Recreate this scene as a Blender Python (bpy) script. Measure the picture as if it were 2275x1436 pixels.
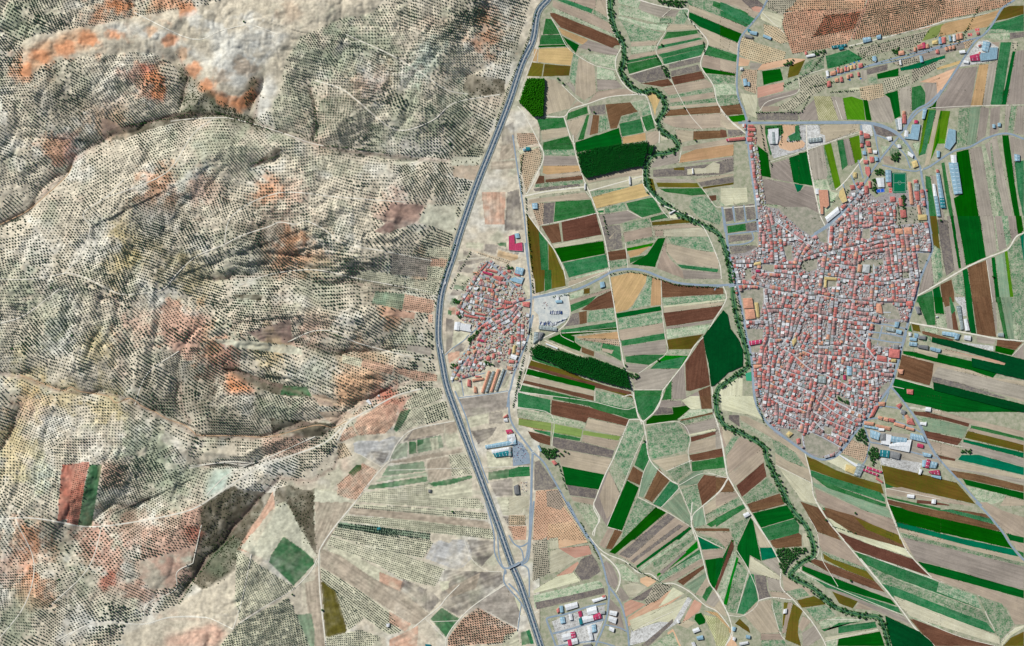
import bpy, math, random
import numpy as np
from mathutils import Vector
random.seed(7); np.random.seed(7)
R=np.random.RandomState(11)
for o in list(bpy.data.objects): bpy.data.objects.remove(o)
sc=bpy.context.scene; COL=sc.collection

# ---------------- camera, sky, sun ----------------
CAMH=15000.0
cam=bpy.data.cameras.new('camera'); cam.sensor_width=36; cam.lens=36*CAMH/4550.0
cam.clip_start=500; cam.clip_end=30000
co=bpy.data.objects.new('camera',cam); co.location=(0,0,CAMH); COL.objects.link(co); sc.camera=co
W=bpy.data.worlds.new('World'); sc.world=W; W.use_nodes=True
SUN_EL=math.radians(43); SUN_AZ=math.atan2(-0.70,0.60)
nt=W.node_tree; bg=nt.nodes['Background']; sky=nt.nodes.new('ShaderNodeTexSky'); sky.sky_type='NISHITA'
sky.sun_disc=False; sky.sun_elevation=SUN_EL; sky.sun_rotation=SUN_AZ
nt.links.new(sky.outputs[0],bg.inputs[0]); bg.inputs[1].default_value=0.055
sl=bpy.data.lights.new('sun','SUN'); sl.energy=4.6; sl.angle=math.radians(0.5); sl.color=(1,0.985,0.96)
so=bpy.data.objects.new('sun',sl); COL.objects.link(so)
sd=Vector((math.sin(SUN_AZ)*math.cos(SUN_EL),math.cos(SUN_AZ)*math.cos(SUN_EL),math.sin(SUN_EL)))
so.rotation_euler=sd.to_track_quat('Z','Y').to_euler(); so.location=(0,0,500)
vs=sc.view_settings; vs.view_transform='Standard'; vs.look='None'; vs.gamma=1; vs.exposure=-0.08; vs.use_curve_mapping=False

# ---------------- survey data: outlines in survey units, grouped by sheet ----------------
D_F="""@1150 0
G 385,0 490,0 752,95 735,135
T 500,0 785,0 775,75 745,90
T 792,0 885,0 898,175 765,95
M 765,105 898,185 912,225 750,135
T 350,5 730,140 915,230 960,340 380,85 345,60
L 345,75 960,345 975,370 340,120
B 322,130 365,130 1010,395 1020,450 975,455 945,482 430,275 385,225 330,160
Y 400,275 700,395 690,440 640,445 440,345
P 705,400 1010,500 985,550 860,540 600,475 640,450
G 280,185 335,190 430,340 250,345
G 235,350 435,345 490,440 215,448
D 210,455 490,443 500,465 200,475
D 445,360 615,450 580,530 490,430
Y 165,490 205,490 190,615 150,615
Y 210,485 515,475 555,535 530,655 200,620
W 145,622 262,635 240,765 95,760
W 268,638 530,660 515,755 250,765
V 95,790 270,782 260,1165 150,1160 15,1020
M 560,530 605,570 570,850 520,805 530,700
T 610,575 765,655 785,930 660,1005 575,940 580,820
L 600,530 985,555 985,695 780,650
L 790,665 960,710 985,800 790,790
P 790,795 985,800 1050,870 990,885 795,905
T 795,912 1000,885 1110,885 1170,935 900,965 690,1035
T 285,790 380,800 440,850 580,995 520,1085 270,1150
Y 1290,950 1340,905 1410,960 1420,1000 1380,1090 1370,1160 1340,1050
P 480,830 520,820 570,870 570,940
T 530,1075 590,1010 640,1020 640,1045
G 500,1130 690,1060 705,1130 490,1200
T 490,1215 690,1150 570,1400 520,1300
G 690,1150 715,1145 660,1390 600,1400
P 720,1150 750,1150 720,1340 690,1350
B 752,1145 815,1150 800,1330 718,1352
M 820,1155 885,1155 920,1280 808,1325
S 710,1060 870,1040 880,1145 740,1140
B 873,1042 1130,1020 1165,1055 1200,1115 1030,1160 990,1280 925,1287
L 1120,1020 1290,985 1310,1020 1230,1110 1180,1100
M 1230,1110 1310,1030 1340,1130 1240,1160
G 1240,1165 1340,1140 1370,1280 1290,1310 1250,1260
M 1030,1170 1210,1115 1225,1180 1010,1230
G 1010,1235 1225,1185 1260,1320 1040,1365
Y 1040,1370 1275,1325 1275,1390 1240,1410 1050,1436
T 1280,1325 1395,1300 1410,1360 1390,1430 1300,1430
D 575,1430 1010,1275 1040,1410 1035,1500 580,1500
G 190,1185 460,1175 485,1270 230,1300
T 230,1305 490,1278 515,1350 245,1400
M 215,1436 500,1360 540,1436
L 1000,0 1210,0 1225,20 1200,85 1020,40 1000,25
L 1000,50 1200,90 1430,190 1410,240 1180,180 1010,150
P 1230,10 1400,60 1525,90 1450,180 1240,110 1205,80
P 1530,95 1610,105 1570,170 1460,160
M 1420,180 1550,185 1545,235 1410,235
M 1610,110 1650,85 1700,90 1695,180 1660,240 1560,240 1575,175
T 1520,245 1750,250 1790,290 1470,305
L 1005,155 1300,240 1500,240 1480,310 1300,290 1080,210 1000,190
M 1010,190 1250,280 1450,330 1390,400 1125,415 1080,300
G 1490,320 1640,310 1790,300 1800,335 1445,395
T 1445,400 1800,345 1810,375 1400,460
T 1130,425 1400,408 1380,450 1130,465
G 1400,460 1810,378 1850,390 1400,490
L 1130,470 1385,455 1370,500 1130,540
T 1130,550 1380,510 1400,500 1860,400 1880,430 1400,540 1085,600
G 1400,545 1875,435 1870,480 1440,580
G 1085,605 1390,545 1400,565 1085,635
G 1085,640 1415,570 1450,645 1110,740
G 1440,585 1865,480 1830,550 1500,645 1460,640
S 1510,645 1830,560 1825,620 1510,690
S 1110,755 1440,660 1510,780 1230,830 1130,770
S 1525,710 1800,645 1830,710 1530,765
B 1530,770 1835,710 1870,785 1560,850
B 1230,835 1500,785 1555,850 1440,870 1330,850
T 1440,880 1880,790 1940,840 1940,870 1500,950
M 1500,960 1940,875 1950,915 1515,985
T 1515,990 1955,920 1970,975 1520,1025
M 1520,1028 1970,980 1985,1020 1520,1060
T 1520,1062 1990,1025 2000,1050 1520,1085
B 1520,1095 2000,1055 2050,1125 1455,1162
T 1455,1170 2050,1130 2170,1260 1790,1290 1560,1270 1450,1220
T 1570,1290 1750,1310 1745,1400 1600,1430
B 1750,1310 2080,1300 2090,1370 1750,1400
S 2095,1295 2200,1290 2240,1350 2100,1370
G 1720,0 1860,30 1920,60 1700,30
T 1700,45 2240,250 2240,350 1710,110
D 1710,120 2240,340 2230,390 2195,430 1810,265 1705,180
M 1690,0 1930,0 2300,120 2300,270 1930,130 1690,40
G 1950,10 2250,110 2300,130 2300,200 1940,60
T 1960,0 2300,0 2300,100
T 1815,270 2120,400 2100,505 1890,450 1870,390 1810,330
C 2120,405 2200,435 2190,545 2105,505
G 1895,455 2190,550 2180,620 1850,545
T 1850,550 2180,625 2175,735 1835,665
D 1835,670 2170,735 2170,758 1860,730
M 1865,735 2165,760 2150,835 1950,840 1880,770
L 1955,845 2165,840 2170,940 1970,960
M 1970,965 2180,945 2210,1035 2010,1055
B 2015,1060 2215,1035 2240,1120 2090,1155
V 2100,1165 2240,1145 2240,1215 2140,1220
@1130 300
D 665,75 880,0 1120,0 1130,80 1000,110 680,175
Y 1130,30 1200,20 1365,-10 1370,55 1140,90
T 1370,-20 1505,-30 1505,50 1470,95 1390,105 1380,60
C 1510,-20 1600,20 1600,45 1520,60
G 345,75 600,10 650,130 660,180 600,210 350,200 340,130
M 350,150 655,145 665,205 350,205
O 80,-20 250,-20 300,80 110,130 85,60
O 105,200 300,125 330,200 320,280 240,430 200,520 175,580 120,340
C 90,160 300,110 305,125 115,190
P 350,210 680,215 705,305 345,310
Y 345,310 705,305 720,360 420,410 335,380
T 350,400 720,360 740,405 370,440
B 305,405 355,410 360,480 265,490
B 365,445 740,405 745,445 440,470 365,475
M 400,480 745,450 740,485 250,525 265,490
S 245,535 700,490 720,510 260,565
C 160,590 350,555 700,510 720,560 400,590 170,640
T 200,645 500,605 760,570 815,640 500,660 200,680
T 765,440 1335,315 1335,400 1100,425 790,480
C 790,490 1200,415 1330,400 1335,440 1300,480 1215,515 815,555 800,520
M 820,562 1215,515 830,615
Y 835,620 1345,480 1370,580 1410,605 870,735
G 1170,680 1440,620 1530,770 1330,825 1200,745
M 960,725 1155,675 1180,745 960,785
C 870,745 955,730 958,785 880,790
G 885,755 950,750 950,775 895,780
P 900,800 1190,755 1300,825 1120,885 925,910
T 1190,755 1330,830 1310,830
O 215,680 350,675 345,900 300,910
S 350,680 460,670 445,880 345,900
G 465,665 820,645 870,780 450,870
B 325,910 500,880 530,1065 430,1085
B 525,870 870,785 930,995 545,1065
C 440,1095 935,1000 945,1045 460,1130
D 455,1130 945,1055 965,1185 520,1270
G 540,1275 970,1190 995,1320 600,1425
L 640,1430 1000,1325 1005,1355 870,1430
W 180,790 310,960 330,1436 250,1436 220,1300 190,1000
G 300,960 390,1070 400,1436 330,1436
W 395,1080 440,1130 560,1400 555,1436 400,1436
S 930,915 1110,895 1140,1130 985,1160
B 990,1165 1165,1140 1180,1235 1000,1255
M 1000,1260 1180,1240 1190,1300 1010,1330
T 1000,1030 1075,950 1010,1040 1040,1070
M 1130,880 1400,830 1420,910 1150,960
T 1140,975 1425,915 1435,1010 1160,1070
M 1160,1070 1450,1015 1470,1045 1200,1100 1165,1100
V 1175,1130 1450,1075 1430,1110 1180,1160
Y 1180,1165 1410,1110 1300,1200 1210,1225
G 1205,1230 1350,1200 1340,1230 1210,1280
D 1490,1030 1565,1025 1460,1320 1220,1290 1380,1190
G 1410,825 1580,780 1585,825 1420,860
W 1425,870 1840,830 1880,870 1430,905
T 1435,910 1900,880 1930,920 1440,950
T 1460,955 1545,950 1540,1010 1460,1015
C 1550,950 1930,925 2000,1010 1540,1010
M 1590,1020 2010,1015 2060,1170 1900,1150 1630,1090
T 1570,1080 1890,1150 2070,1170 2095,1250 2090,1330 1680,1280 1580,1170
T 1480,1320 1570,1030 1570,1170 1610,1240 1740,1360 1750,1436 1480,1330
G 1680,1290 2095,1340 2080,1370 1720,1330
P 1730,1345 2110,1375 2115,1436 1750,1436
L 1450,600 1660,690 1665,740 1620,770 1500,690
C 1590,780 1700,750 1860,830 1610,835
P 1430,290 1520,200 1700,170 1690,280 1420,330
Y 1720,200 1900,130 2244,95 2244,205 1850,260 1695,280
P 1850,270 2244,215 2244,240 1770,290
G 1730,145 2000,110 2010,125 1730,160
T 1730,120 2244,30 2244,90 1730,165
S 1440,350 1750,320 2000,290 2244,230 2244,360 2100,400 1440,420
W 1640,330 1750,320 1755,355 1650,350
C 1780,340 1950,330 2040,270 2110,290 2100,380 2040,380 1850,390 1780,400
P 1450,425 1850,450 1870,475 1460,470
W 1470,475 1880,480 1910,525 1490,520
G 1500,535 1920,530 1970,595 1830,605 1560,570
T 1860,440 2244,385 2244,405 1880,475
S 1890,475 2244,410 2244,475 1920,515
W 1930,520 2244,475 2244,495 1930,540
L 1970,570 2080,545 2100,600 2110,690 2060,710 1990,610
B 1995,605 2070,600 2075,650 2010,665
L 2110,560 2244,510 2244,700 2110,710
M 1830,620 1970,610 2060,720 2140,780 2100,900 1900,830 1800,720
W 1410,430 1440,440 1470,560 1430,580 1400,520
@1150 600
W 160,0 270,0 265,210 180,235
G 270,0 335,0 340,190 270,215
W 335,0 465,0 480,160 340,190
Y 925,75 1120,25 1290,40 1280,120 1150,350 1100,400 980,430
M 1290,60 1340,80 1325,350 1130,390 1280,160
Y 1340,75 1430,95 1430,350 1325,360
B 1435,95 1560,140 2050,180 2055,240 1440,275
M 1440,280 2060,245 2080,290 1450,360
C 1450,360 2070,290 2070,305 1460,385
T 1455,375 2060,320 2040,350 1460,430
B 1450,430 2050,355 1950,495 1480,565
P 1480,570 1950,500 1930,530 1480,590
L 1480,595 1925,545 1870,630 1490,690
W 1490,695 1850,640 1730,790 1490,795
L 1490,800 1720,800 1700,850 1490,840
V 1470,850 1700,855 1620,985 1320,985
G 1410,915 1680,860 1620,980 1320,985
P 1300,985 1600,990 1440,1195 1180,1195 1130,1080 1210,1085 1210,1030
D 980,435 1425,360 1440,405 990,480
M 1000,480 1440,415 1445,525 1010,600
T 1010,600 1450,530 1460,625 1025,700
G 1030,705 1465,630 1470,690 1040,760
P 1040,765 1475,695 1480,825 1400,840 1060,855
G 1070,865 1230,845 1480,845 1310,950 1080,920
P 1080,930 1310,950 1210,1035 1090,1000
L 520,240 660,195 660,250 520,300
W 660,190 720,180 720,235 660,240
T 510,310 930,180 950,195 800,250 520,345
G 525,350 790,255 720,340 530,420
B 630,400 800,265 940,200 965,375 720,405
M 720,410 960,380 970,500 690,525
S 540,440 610,420 620,545 470,565
B 610,420 690,405 690,530 620,545
G 430,600 980,515 990,570 430,630
D 430,635 990,575 1000,605 720,630 430,665
Y 580,665 1000,615 1020,690 600,680
O 600,685 1010,690 1025,755 640,700
D 300,690 430,630 570,660 570,720 640,770 620,815
M 575,690 840,725 820,820 580,720
G 850,730 1020,765 1035,910 830,800
T 840,780 960,800 940,840 840,810
B 640,765 765,815 760,865 635,820
P 770,815 1040,920 1080,990 770,870
T 280,700 660,850 650,870 265,730
S 230,1436 230,1436 235,1436
G 140,850 500,1000 490,1010 140,895
W 130,900 500,1010 680,1090 1140,1240 1145,1275 700,1150 110,950
B 110,950 340,1010 650,1100 1130,1215 1140,1250 780,1175 500,1090 100,975
D 80,980 775,1155 770,1205 60,1035
T 50,1045 770,1210 765,1255 45,1090
B 45,1095 760,1260 760,1305 40,1125
G 20,1140 760,1310 1150,1385 1190,1436 850,1436 590,1290 15,1210
M 780,1200 1145,1275 1160,1370 1080,1385 775,1310
G 0,1220 330,1295 325,1430 0,1370
B 340,1300 600,1340 870,1436 330,1436
L 0,1380 300,1436 0,1436
G 1160,1200 1450,1200 1340,1436 1200,1436
G 1480,1180 1535,1100 1535,1290 1440,1300
P 1540,1090 1660,950 1680,1285 1540,1290
B 1670,930 1850,665 1900,1000 1920,1150 1720,1210 1680,1205
B 1800,1205 1920,1155 1940,1380 1840,1385
P 1640,1290 1800,1210 1835,1385 1640,1390
P 1430,1305 1630,1300 1640,1350 1400,1380
T 1390,1390 1540,1370 1550,1436 1360,1436
D 1540,1370 1690,1355 1720,1385 1650,1436 1550,1436
L 1720,1395 1940,1385 1945,1436 1660,1436
C 2030,1100 2244,1050 2244,1390 2040,1390 2000,1230
T 510,110 900,5 920,25 510,160
@1130 880
B 430,40 800,110 1200,235 1175,300 800,215 770,265 425,185
G 700,25 860,60 1130,130 1265,115 1290,225 1200,230 840,110 440,30 440,0
L 85,125 420,190 770,270 755,325 430,270 90,220
Y 100,220 420,270 425,340 350,350 95,290
U 100,225 425,270 425,350 95,290
U 440,275 740,335 720,415 435,360
U 745,345 1120,405 1100,445 735,385
T 790,220 1175,305 1120,405 760,325
G 250,335 420,360 420,400 260,350
G 435,365 720,420 710,450 435,405
B 190,350 420,405 415,495 300,465 230,420
S 440,410 730,460 1055,545 1030,620 480,520 440,495
T 740,385 1105,450 1055,540 730,455
T 490,525 1030,625 960,785 520,695
D 530,700 960,785 900,935 570,885
S 580,885 885,935 870,1025 610,990
T 620,1000 860,1030 850,1090 640,1045
L 640,1050 850,1095 910,1220 850,1350 790,1290
M 1210,245 1330,260 1350,380 1300,480 1170,820 1050,635 1100,470
L 1060,640 1165,830 1110,970 1000,740
P 1000,740 1110,970 980,1300 850,1090 870,1030 960,790
T 1000,745 900,1000 980,1230 1060,1130 1110,980
G 1330,480 1365,460 1400,640 1345,750 1255,690
B 1240,700 1345,765 1305,890 1180,835
D 1180,840 1300,910 1130,1345 980,1300
K 1410,645 1500,715 1340,1010 1290,1000 1340,780
B 1500,720 1605,845 1430,1060 1350,1020
M 1285,1015 1465,1105 1130,1436 1115,1436 1150,1330
D 1470,1105 1570,1165 1250,1436 1130,1436
T 1580,1165 1820,1310 1600,1436 1250,1436
S 1590,1170 1660,1210 1380,1436 1270,1436
D 1810,1305 1820,1325 1700,1436 1610,1436
G 1360,240 1330,240 1290,150 1250,0 1520,0 1500,80 1430,180
P 1540,40 1720,50 1725,95 1480,130
S 1480,110 1630,120 1640,175 1440,190
D 1640,115 1775,95 1810,125 1680,240 1370,285 1370,250 1440,195 1640,180
C 1725,45 1810,0 1900,0 1920,130 1820,135 1770,95
B 1905,0 2020,0 2030,130 1925,130
L 1680,230 1830,145 2035,130 2035,160 1700,240
B 1700,240 2035,160 2040,180 1720,250
M 1700,255 2040,185 2050,210 1720,285
P 1730,300 2055,220 2085,315 1790,385
C 1790,385 2090,320 2095,340 1800,400
B 1815,410 2095,345 2095,375 1820,460
T 1820,460 2100,395 2125,520 1790,580
B 1800,590 2130,520 2145,605 1815,655
G 1820,660 2150,610 2160,715 1830,755
M 1375,320 1480,280 1690,260 1750,360 1810,410 1805,470 1765,550 1410,635
T 1430,645 1780,575 1800,640 1570,750
M 1580,750 1810,650 1820,740 1690,830 1680,870
K 1700,900 1700,860 1840,760 1940,735 1945,780 1880,880
L 1950,735 2165,720 2180,805 1950,780
B 1950,785 2185,815 2150,900 1930,1095 1880,880
B 2205,825 2244,900 2244,960 2110,960
G 1610,850 1690,890 1690,930 1520,1110 1440,1080
K 1530,1105 1710,960 1820,1220 1810,1290
M 1720,930 1880,885 1925,1100 1830,1220
T 2110,970 2244,960 2244,1030 1950,1190 1940,1110
K 1835,1230 1840,1180 1930,1110 1970,1280 1850,1315
M 1960,1190 2244,1030 2244,1110 1970,1230
G 1970,1280 2244,1120 2244,1180 2020,1310
B 1855,1320 2200,1320 2205,1350 1870,1345
T 1870,1350 2210,1355 2230,1420 2100,1436
L 2100,1310 2244,1190 2244,1330
T 2180,600 2244,520 2244,880 2200,800
M 2165,520 2240,400 2244,500 2170,600
T 2090,300 2244,370 2180,490 2150,520
S 260,660 300,640 480,900 420,940 255,940
O 280,940 500,930 640,1140 680,1260 780,1436 240,1436
A 270,945 470,930 560,1120 640,1230 700,1330 760,1436 240,1436
T 375,945 500,935 560,1090 520,1140 380,1100
C 0,1010 200,1000 205,1100 150,1120 130,1170 0,1180
G 0,740 100,705 210,705 215,800 0,810
O 0,1190 165,1190 165,1290 0,1290
A 30,1300 180,1300 175,1436 50,1436
@1130 1116
B 1060,265 1135,295 1030,470 970,465
T 990,260 1055,265 960,465 900,430
D 1060,520 1000,500 1470,50 1570,100
T 1570,110 1810,240 1270,630 1080,520
S 1590,115 1660,150 1200,560 1100,520
S 1700,220 1210,590 1250,600 1740,240
D 1810,240 1825,265 1280,660 1270,635
L 1290,665 1840,280 1855,310 1430,600 1300,700
M 1440,640 1440,600 1840,330 1850,380 1760,440 1480,670
L 1390,700 1740,480 1740,510 1450,700
V 1480,720 1755,500 1880,385 1890,455 1480,745
P 1500,700 1760,480 1770,500 1530,720
G 1500,750 1900,470 1920,510 1500,800
T 1520,800 1930,560 1945,610 1640,790
M 1530,720 1920,500 1930,555 1500,790
B 1680,790 1950,625 1950,660 1740,830
K 1750,835 1980,690 2000,810 1870,920
T 1860,920 1990,720 2010,840 1920,940
G 1930,950 1970,860 2010,830 2040,860 1970,990
E 1880,335 2120,460 1925,475
M 1880,325 1900,330 2200,400 2150,460
T 1930,480 2150,470 2130,550 1950,570
D 1955,575 2150,550 2055,860 2010,830
D 2225,370 2244,380 2140,620 2140,540
B 2244,390 2244,460 2070,890 2055,860
L 2244,460 2244,640 2140,930 2080,900
V 2244,650 2244,760 2180,1030 2140,1020
G 2244,760 2244,960 2180,1080 2170,1030
T 2040,880 2110,940 2180,1150 1950,1030
P 1960,1010 2040,890 2110,970 2050,1050
D 1860,1120 1920,1100 1965,1170 1960,1210 1900,1230 1850,1170
I 1940,1120 2080,1150 2210,1290 2160,1436 2080,1436 2020,1300
Z 1940,1080 2080,1100 2225,1280 2210,1310 2060,1130
H 1220,1280 1680,1140 1640,1090 1790,940 1830,970 1700,1200 1400,1380 1200,1436
A 1160,1150 1150,1010 1220,970 1370,1020
A 1190,1150 1640,860 1750,910 1620,1010 1190,1240
C 1200,1180 1430,1080 1620,1010 1790,940 1640,1200 1480,1190 1240,1290
C 1640,850 1755,910 1590,1000 1490,1050
S 1260,950 1440,840 1460,880 1340,985 1220,975
C 1130,830 1240,800 1390,840 1240,950 1200,950
P 1080,900 1120,840 1210,960 1130,1000
A 1310,760 1400,730 1475,790 1390,850 1310,800
N 1460,810 1640,820 1520,960 1370,1030 1360,980
A 1780,1100 1850,970 1930,1010 1900,1090 1720,1220
S 1320,1430 1640,1160 1640,1200 1400,1436
T 1680,1220 1780,1170 1870,1200 1780,1260
A 1580,1300 1640,1260 1720,1436 1650,1436
L 1400,1436 1640,1290 1700,1436
P 940,620 970,580 1040,640 1090,760 1090,820 1060,870 1000,820
L 1060,610 1150,620 1290,740 1300,800 1140,780 1080,660
C 415,480 800,430 830,520 700,560 470,700 410,720
A 500,460 800,430 830,520 660,560
A 480,730 690,590 700,610 630,710 480,780
C 245,880 480,740 650,700 720,790 250,910
S 660,690 720,570 830,520 880,590 920,690 800,770 730,780
L 245,930 900,780 960,850 260,1060
S 260,1000 600,930 950,850 960,910 280,1070
N 240,420 380,345 410,700 240,790
C 400,360 490,350 500,460 410,470
A 390,220 640,190 790,400 500,460 490,350 390,350
C 0,880 110,960 130,1130 90,1436 0,1436
G 120,1310 210,1270 255,1410 120,1436
@1590 880
C 45,0 370,0 420,150 470,240 330,190 60,140
S 130,190 235,190 240,310 130,230
T 240,195 300,200 500,300 700,440 880,570 900,640 930,720 810,650 600,460 560,420 250,240
L 245,250 560,420 540,460 480,450 420,380 250,310
M 560,430 640,460 800,570 900,720 700,640 590,560
T 590,570 700,640 930,730 960,860 700,740 600,690
C 620,700 960,870 965,970 1010,1080 860,1050 740,880
T 130,790 480,510 480,660 200,890 160,860
T 110,690 110,590 240,410 400,470 480,520 130,780
M 105,500 190,400 235,400 110,590
B 205,895 480,660 510,800 260,1010
M 270,1010 520,805 560,870 640,965 310,1075
B 310,1080 640,970 690,1080 360,1165 330,1110
D 365,1170 720,1085 790,1215 450,1315
G 450,1320 790,1220 835,1290 830,1370 560,1436 520,1436
T 60,280 180,380 105,500 70,400
P 0,260 20,270 70,520 0,530
B 0,535 75,525 90,600 0,610
G 0,615 90,600 100,710 0,720
B 0,805 120,825 190,950 0,965
T 0,965 200,955 230,1000 0,1110
M 0,1130 240,1010 270,1070 0,1200
G 0,1220 290,1070 310,1110 0,1310
W 900,600 1000,640 1200,740 1440,820 1650,880 1680,980 1400,900 1180,820 940,735
G 945,740 1180,820 1640,960 1690,1020 1690,1060 1200,900 950,800
G 960,800 1200,900 1700,1080 1700,1110 1400,1030 1130,930
K 965,860 1150,930 1720,1120 1760,1220 1500,1150 980,900
T 985,920 1500,1150 1770,1230 1840,1400 1500,1280 1100,1110 1010,1050
G 1060,1110 1300,1180 1850,1400 1840,1420 1380,1250 1080,1140
B 840,1050 1020,1110 1080,1190 1250,1400 1010,1340 930,1200
B 1060,1130 1380,1250 1840,1430 1400,1390 1250,1310 1100,1200
C 1120,1220 1560,1400 1600,1436 1280,1436
T 1270,450 1360,440 1530,500 1510,600 1480,670 1250,560
O 1250,570 1360,435 1530,510 1480,660
C 1090,640 1220,590 1480,700 1390,790 1280,740
W 1640,690 2244,830 2244,1000 1900,930 1770,910 1680,870
T 1690,940 1900,930 2244,1030 2244,1050 2000,1020 1700,990
G 1700,1000 2244,1120 2244,1145 1710,1020
B 1710,1030 2244,1150 2244,1200 1720,1080
D 1725,1085 2244,1210 2244,1370 1790,1240
E 1790,1250 2244,1370 2244,1420 1820,1300
T 1820,1310 2244,1420 2244,1436 1840,1350
M 1840,1360 2244,1436 1850,1436
D 1820,0 2244,0 2244,135 1880,60
T 1960,120 2244,145 2244,170 2140,140
B 1970,160 2244,200 2244,235 1990,190
M 2000,200 2244,240 2244,370 2060,340
B 2070,345 2244,375 2244,455 2110,420
T 2110,430 2244,480 2244,600 2190,560
H 1640,620 1900,610 2060,660 2040,740 1800,700 1660,680
@1590 1116
M 150,230 340,140 210,440 160,330
D 345,150 375,190 455,590 340,530 330,660 210,510 215,440
T 380,200 525,380 560,450 440,455
E 440,455 560,450 610,550 460,585
P 460,590 610,555 650,650 640,740
C 345,540 640,740 640,780 500,740 330,680
S 385,720 500,735 520,880 550,950 430,980
P 510,745 640,775 660,860 720,900 530,880
T 530,890 700,900 760,970 560,950
G 340,710 380,720 425,980 280,1120 210,1110
M 210,570 320,690 200,1110 100,1090
V 205,540 230,560 90,1030 80,1000
L 190,480 215,520 80,980 40,950
B 155,370 185,440 10,880 0,870
D 0,560 70,550 160,370 100,560 0,840
T 0,300 150,300 160,360 100,460 0,350
B 365,0 700,0 400,100 340,80
G 470,260 790,165 835,230 830,300 540,380
B 540,385 830,305 860,330 860,440 600,460 570,440
C 865,310 915,310 940,440 880,445
C 760,640 850,600 860,680 830,700 760,660
M 740,690 870,700 990,830 900,790 780,750
T 660,730 900,820 970,890 975,930 790,970 680,870
M 700,890 860,850 940,930 800,965
W 810,980 980,935 1060,980 1100,1020 860,1055
M 900,1060 1100,1025 1200,1130 1000,1190
L 1020,1195 1220,1140 1480,1170 1440,1190 1060,1260
G 1050,1270 1440,1190 1230,1200 1080,1290
G 1220,1240 1590,1190 1610,1250 1220,1310
C 1090,1350 1620,1260 1630,1285 1100,1390
D 1225,1360 1640,1290 1690,1436 1210,1436
L 1100,1390 1215,1370 1210,1436 1110,1436
T 400,1000 550,970 560,1070 640,1300 450,1310 280,1130
M 570,970 660,1000 660,1300 630,1280 570,1060
W 680,1000 720,1000 690,1210 665,1250
T 720,1000 765,1000 700,1300 665,1310
W 770,1010 870,1080 830,1180 820,1300 850,1436 690,1370 720,1200
T 870,1130 955,1190 860,1290 820,1240
P 860,1300 1000,1220 1060,1350 930,1436 870,1436
T 450,1310 640,1310 680,1370 450,1375
M 455,1380 680,1375 720,1436 455,1436
W 240,1160 330,1250 350,1310 190,1210
I 0,1130 130,1260 140,1330 0,1436
A 120,1400 160,1320 220,1436 100,1436
B 860,0 1000,70 1110,200 1260,390 1000,290 930,150
T 1010,300 1280,390 1360,490 1480,650 1060,480 1020,400
M 1060,490 1480,650 1510,690 1150,560
W 1070,510 1150,560 1510,690 1590,790 1300,680 1080,570
B 930,590 970,560 1070,590 1300,680 1590,790 1690,900 1300,780 1130,700
P 900,600 1130,700 1700,910 1720,950 1200,760 870,630
D 860,630 1150,740 1750,970 1800,1030 1200,850 860,680
L 870,700 1240,860 1860,1110 1880,1130 1230,900 920,760
G 950,740 1240,860 1820,1050 1850,1110 1400,960 1100,850
P 1100,850 1240,890 1880,1140 1960,1230 1660,1110 1420,1000 1150,880
W 1160,890 1420,990 1370,1060 1230,1010
T 1380,1060 1430,1000 1660,1110 1960,1240 1800,1180 1600,1080
C 1120,160 1560,280 1890,460 1980,560 1560,430 1210,280
B 1080,50 1370,130 1840,350 1890,460 1380,320 1120,150
W 1380,150 1830,330 1850,370 1880,430 1500,270
B 1215,295 1560,430 1980,570 2140,740 1700,590 1380,480 1290,390
G 1380,490 1700,590 2140,760 2244,820 2180,860 1600,690 1460,590
L 1500,650 1900,800 2244,900 2244,1000 1640,800 1560,720
G 1650,810 1800,850 2244,1030 2244,1100 1760,930
P 1760,930 2244,1110 2244,1240 1930,1140 1850,1050
L 1900,1090 2244,1210 2244,1260 1930,1145
B 1930,1160 2244,1270 2244,1436 2180,1436 2030,1280
T 1840,350 2244,440 2244,640 2010,580 1880,440
D 2010,590 2244,645 2244,725 2130,710
L 1840,300 2244,400 2244,440 1850,350
P 2130,710 2244,730 2244,800 2150,750
@1600 0
T 100,0 380,0 400,30 440,60 340,180 200,90 90,30
S 210,0 380,0 440,60 400,110 330,110
A 310,80 350,60 430,75 400,130 330,110
G 0,20 60,40 350,190 300,250 270,250 100,170 0,90
G 0,100 280,250 260,270 0,160
T 0,170 260,275 220,340 0,250
D 0,255 215,345 210,385 185,420 0,350
T 0,360 185,430 175,545 90,505 0,450
G 0,500 170,555 160,620 0,580
T 0,590 155,630 155,735 0,700
D 0,705 150,740 150,760 0,735
M 0,750 150,765 145,835 0,830
L 0,840 150,840 165,940 0,940
M 0,950 170,945 200,1040 0,1060
N 470,0 770,0 640,160 470,80 460,40
Q 760,0 1460,0 1430,90 640,110 720,60
Q 640,130 840,90 1440,90 1300,390 1250,460 950,500 720,540 640,330 610,200
Q 1020,150 1400,120 1370,260 1280,320 900,380 960,300 1020,200
Q 1470,0 2244,0 2244,130 2100,240 1670,350 1320,400 1310,380
R 1050,155 1400,115 1340,290 920,370
O 430,240 600,280 650,330 680,420 600,440 440,350
O 200,370 330,370 340,420 660,520 640,590 430,640 280,600 190,540
C 400,100 500,120 640,160 610,280 540,270 400,190
N 1340,480 1700,410 2090,290 2000,420 1940,460 1560,540 1440,570 1360,500
U 2110,270 2220,240 2244,240 2160,370 2010,415 2070,310
Y 2244,230 2244,350 2180,370
A 370,650 700,580 850,590 830,640 700,650 440,700 370,700
D 415,710 600,685 630,800 430,850
W 690,660 850,595 780,750 670,780
M 780,750 860,610 1030,560 1040,690 840,760
G 1050,560 1280,495 1430,590 1200,660 1070,690
A 370,870 640,820 630,910 370,980
L 640,800 780,770 780,880 640,900
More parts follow.
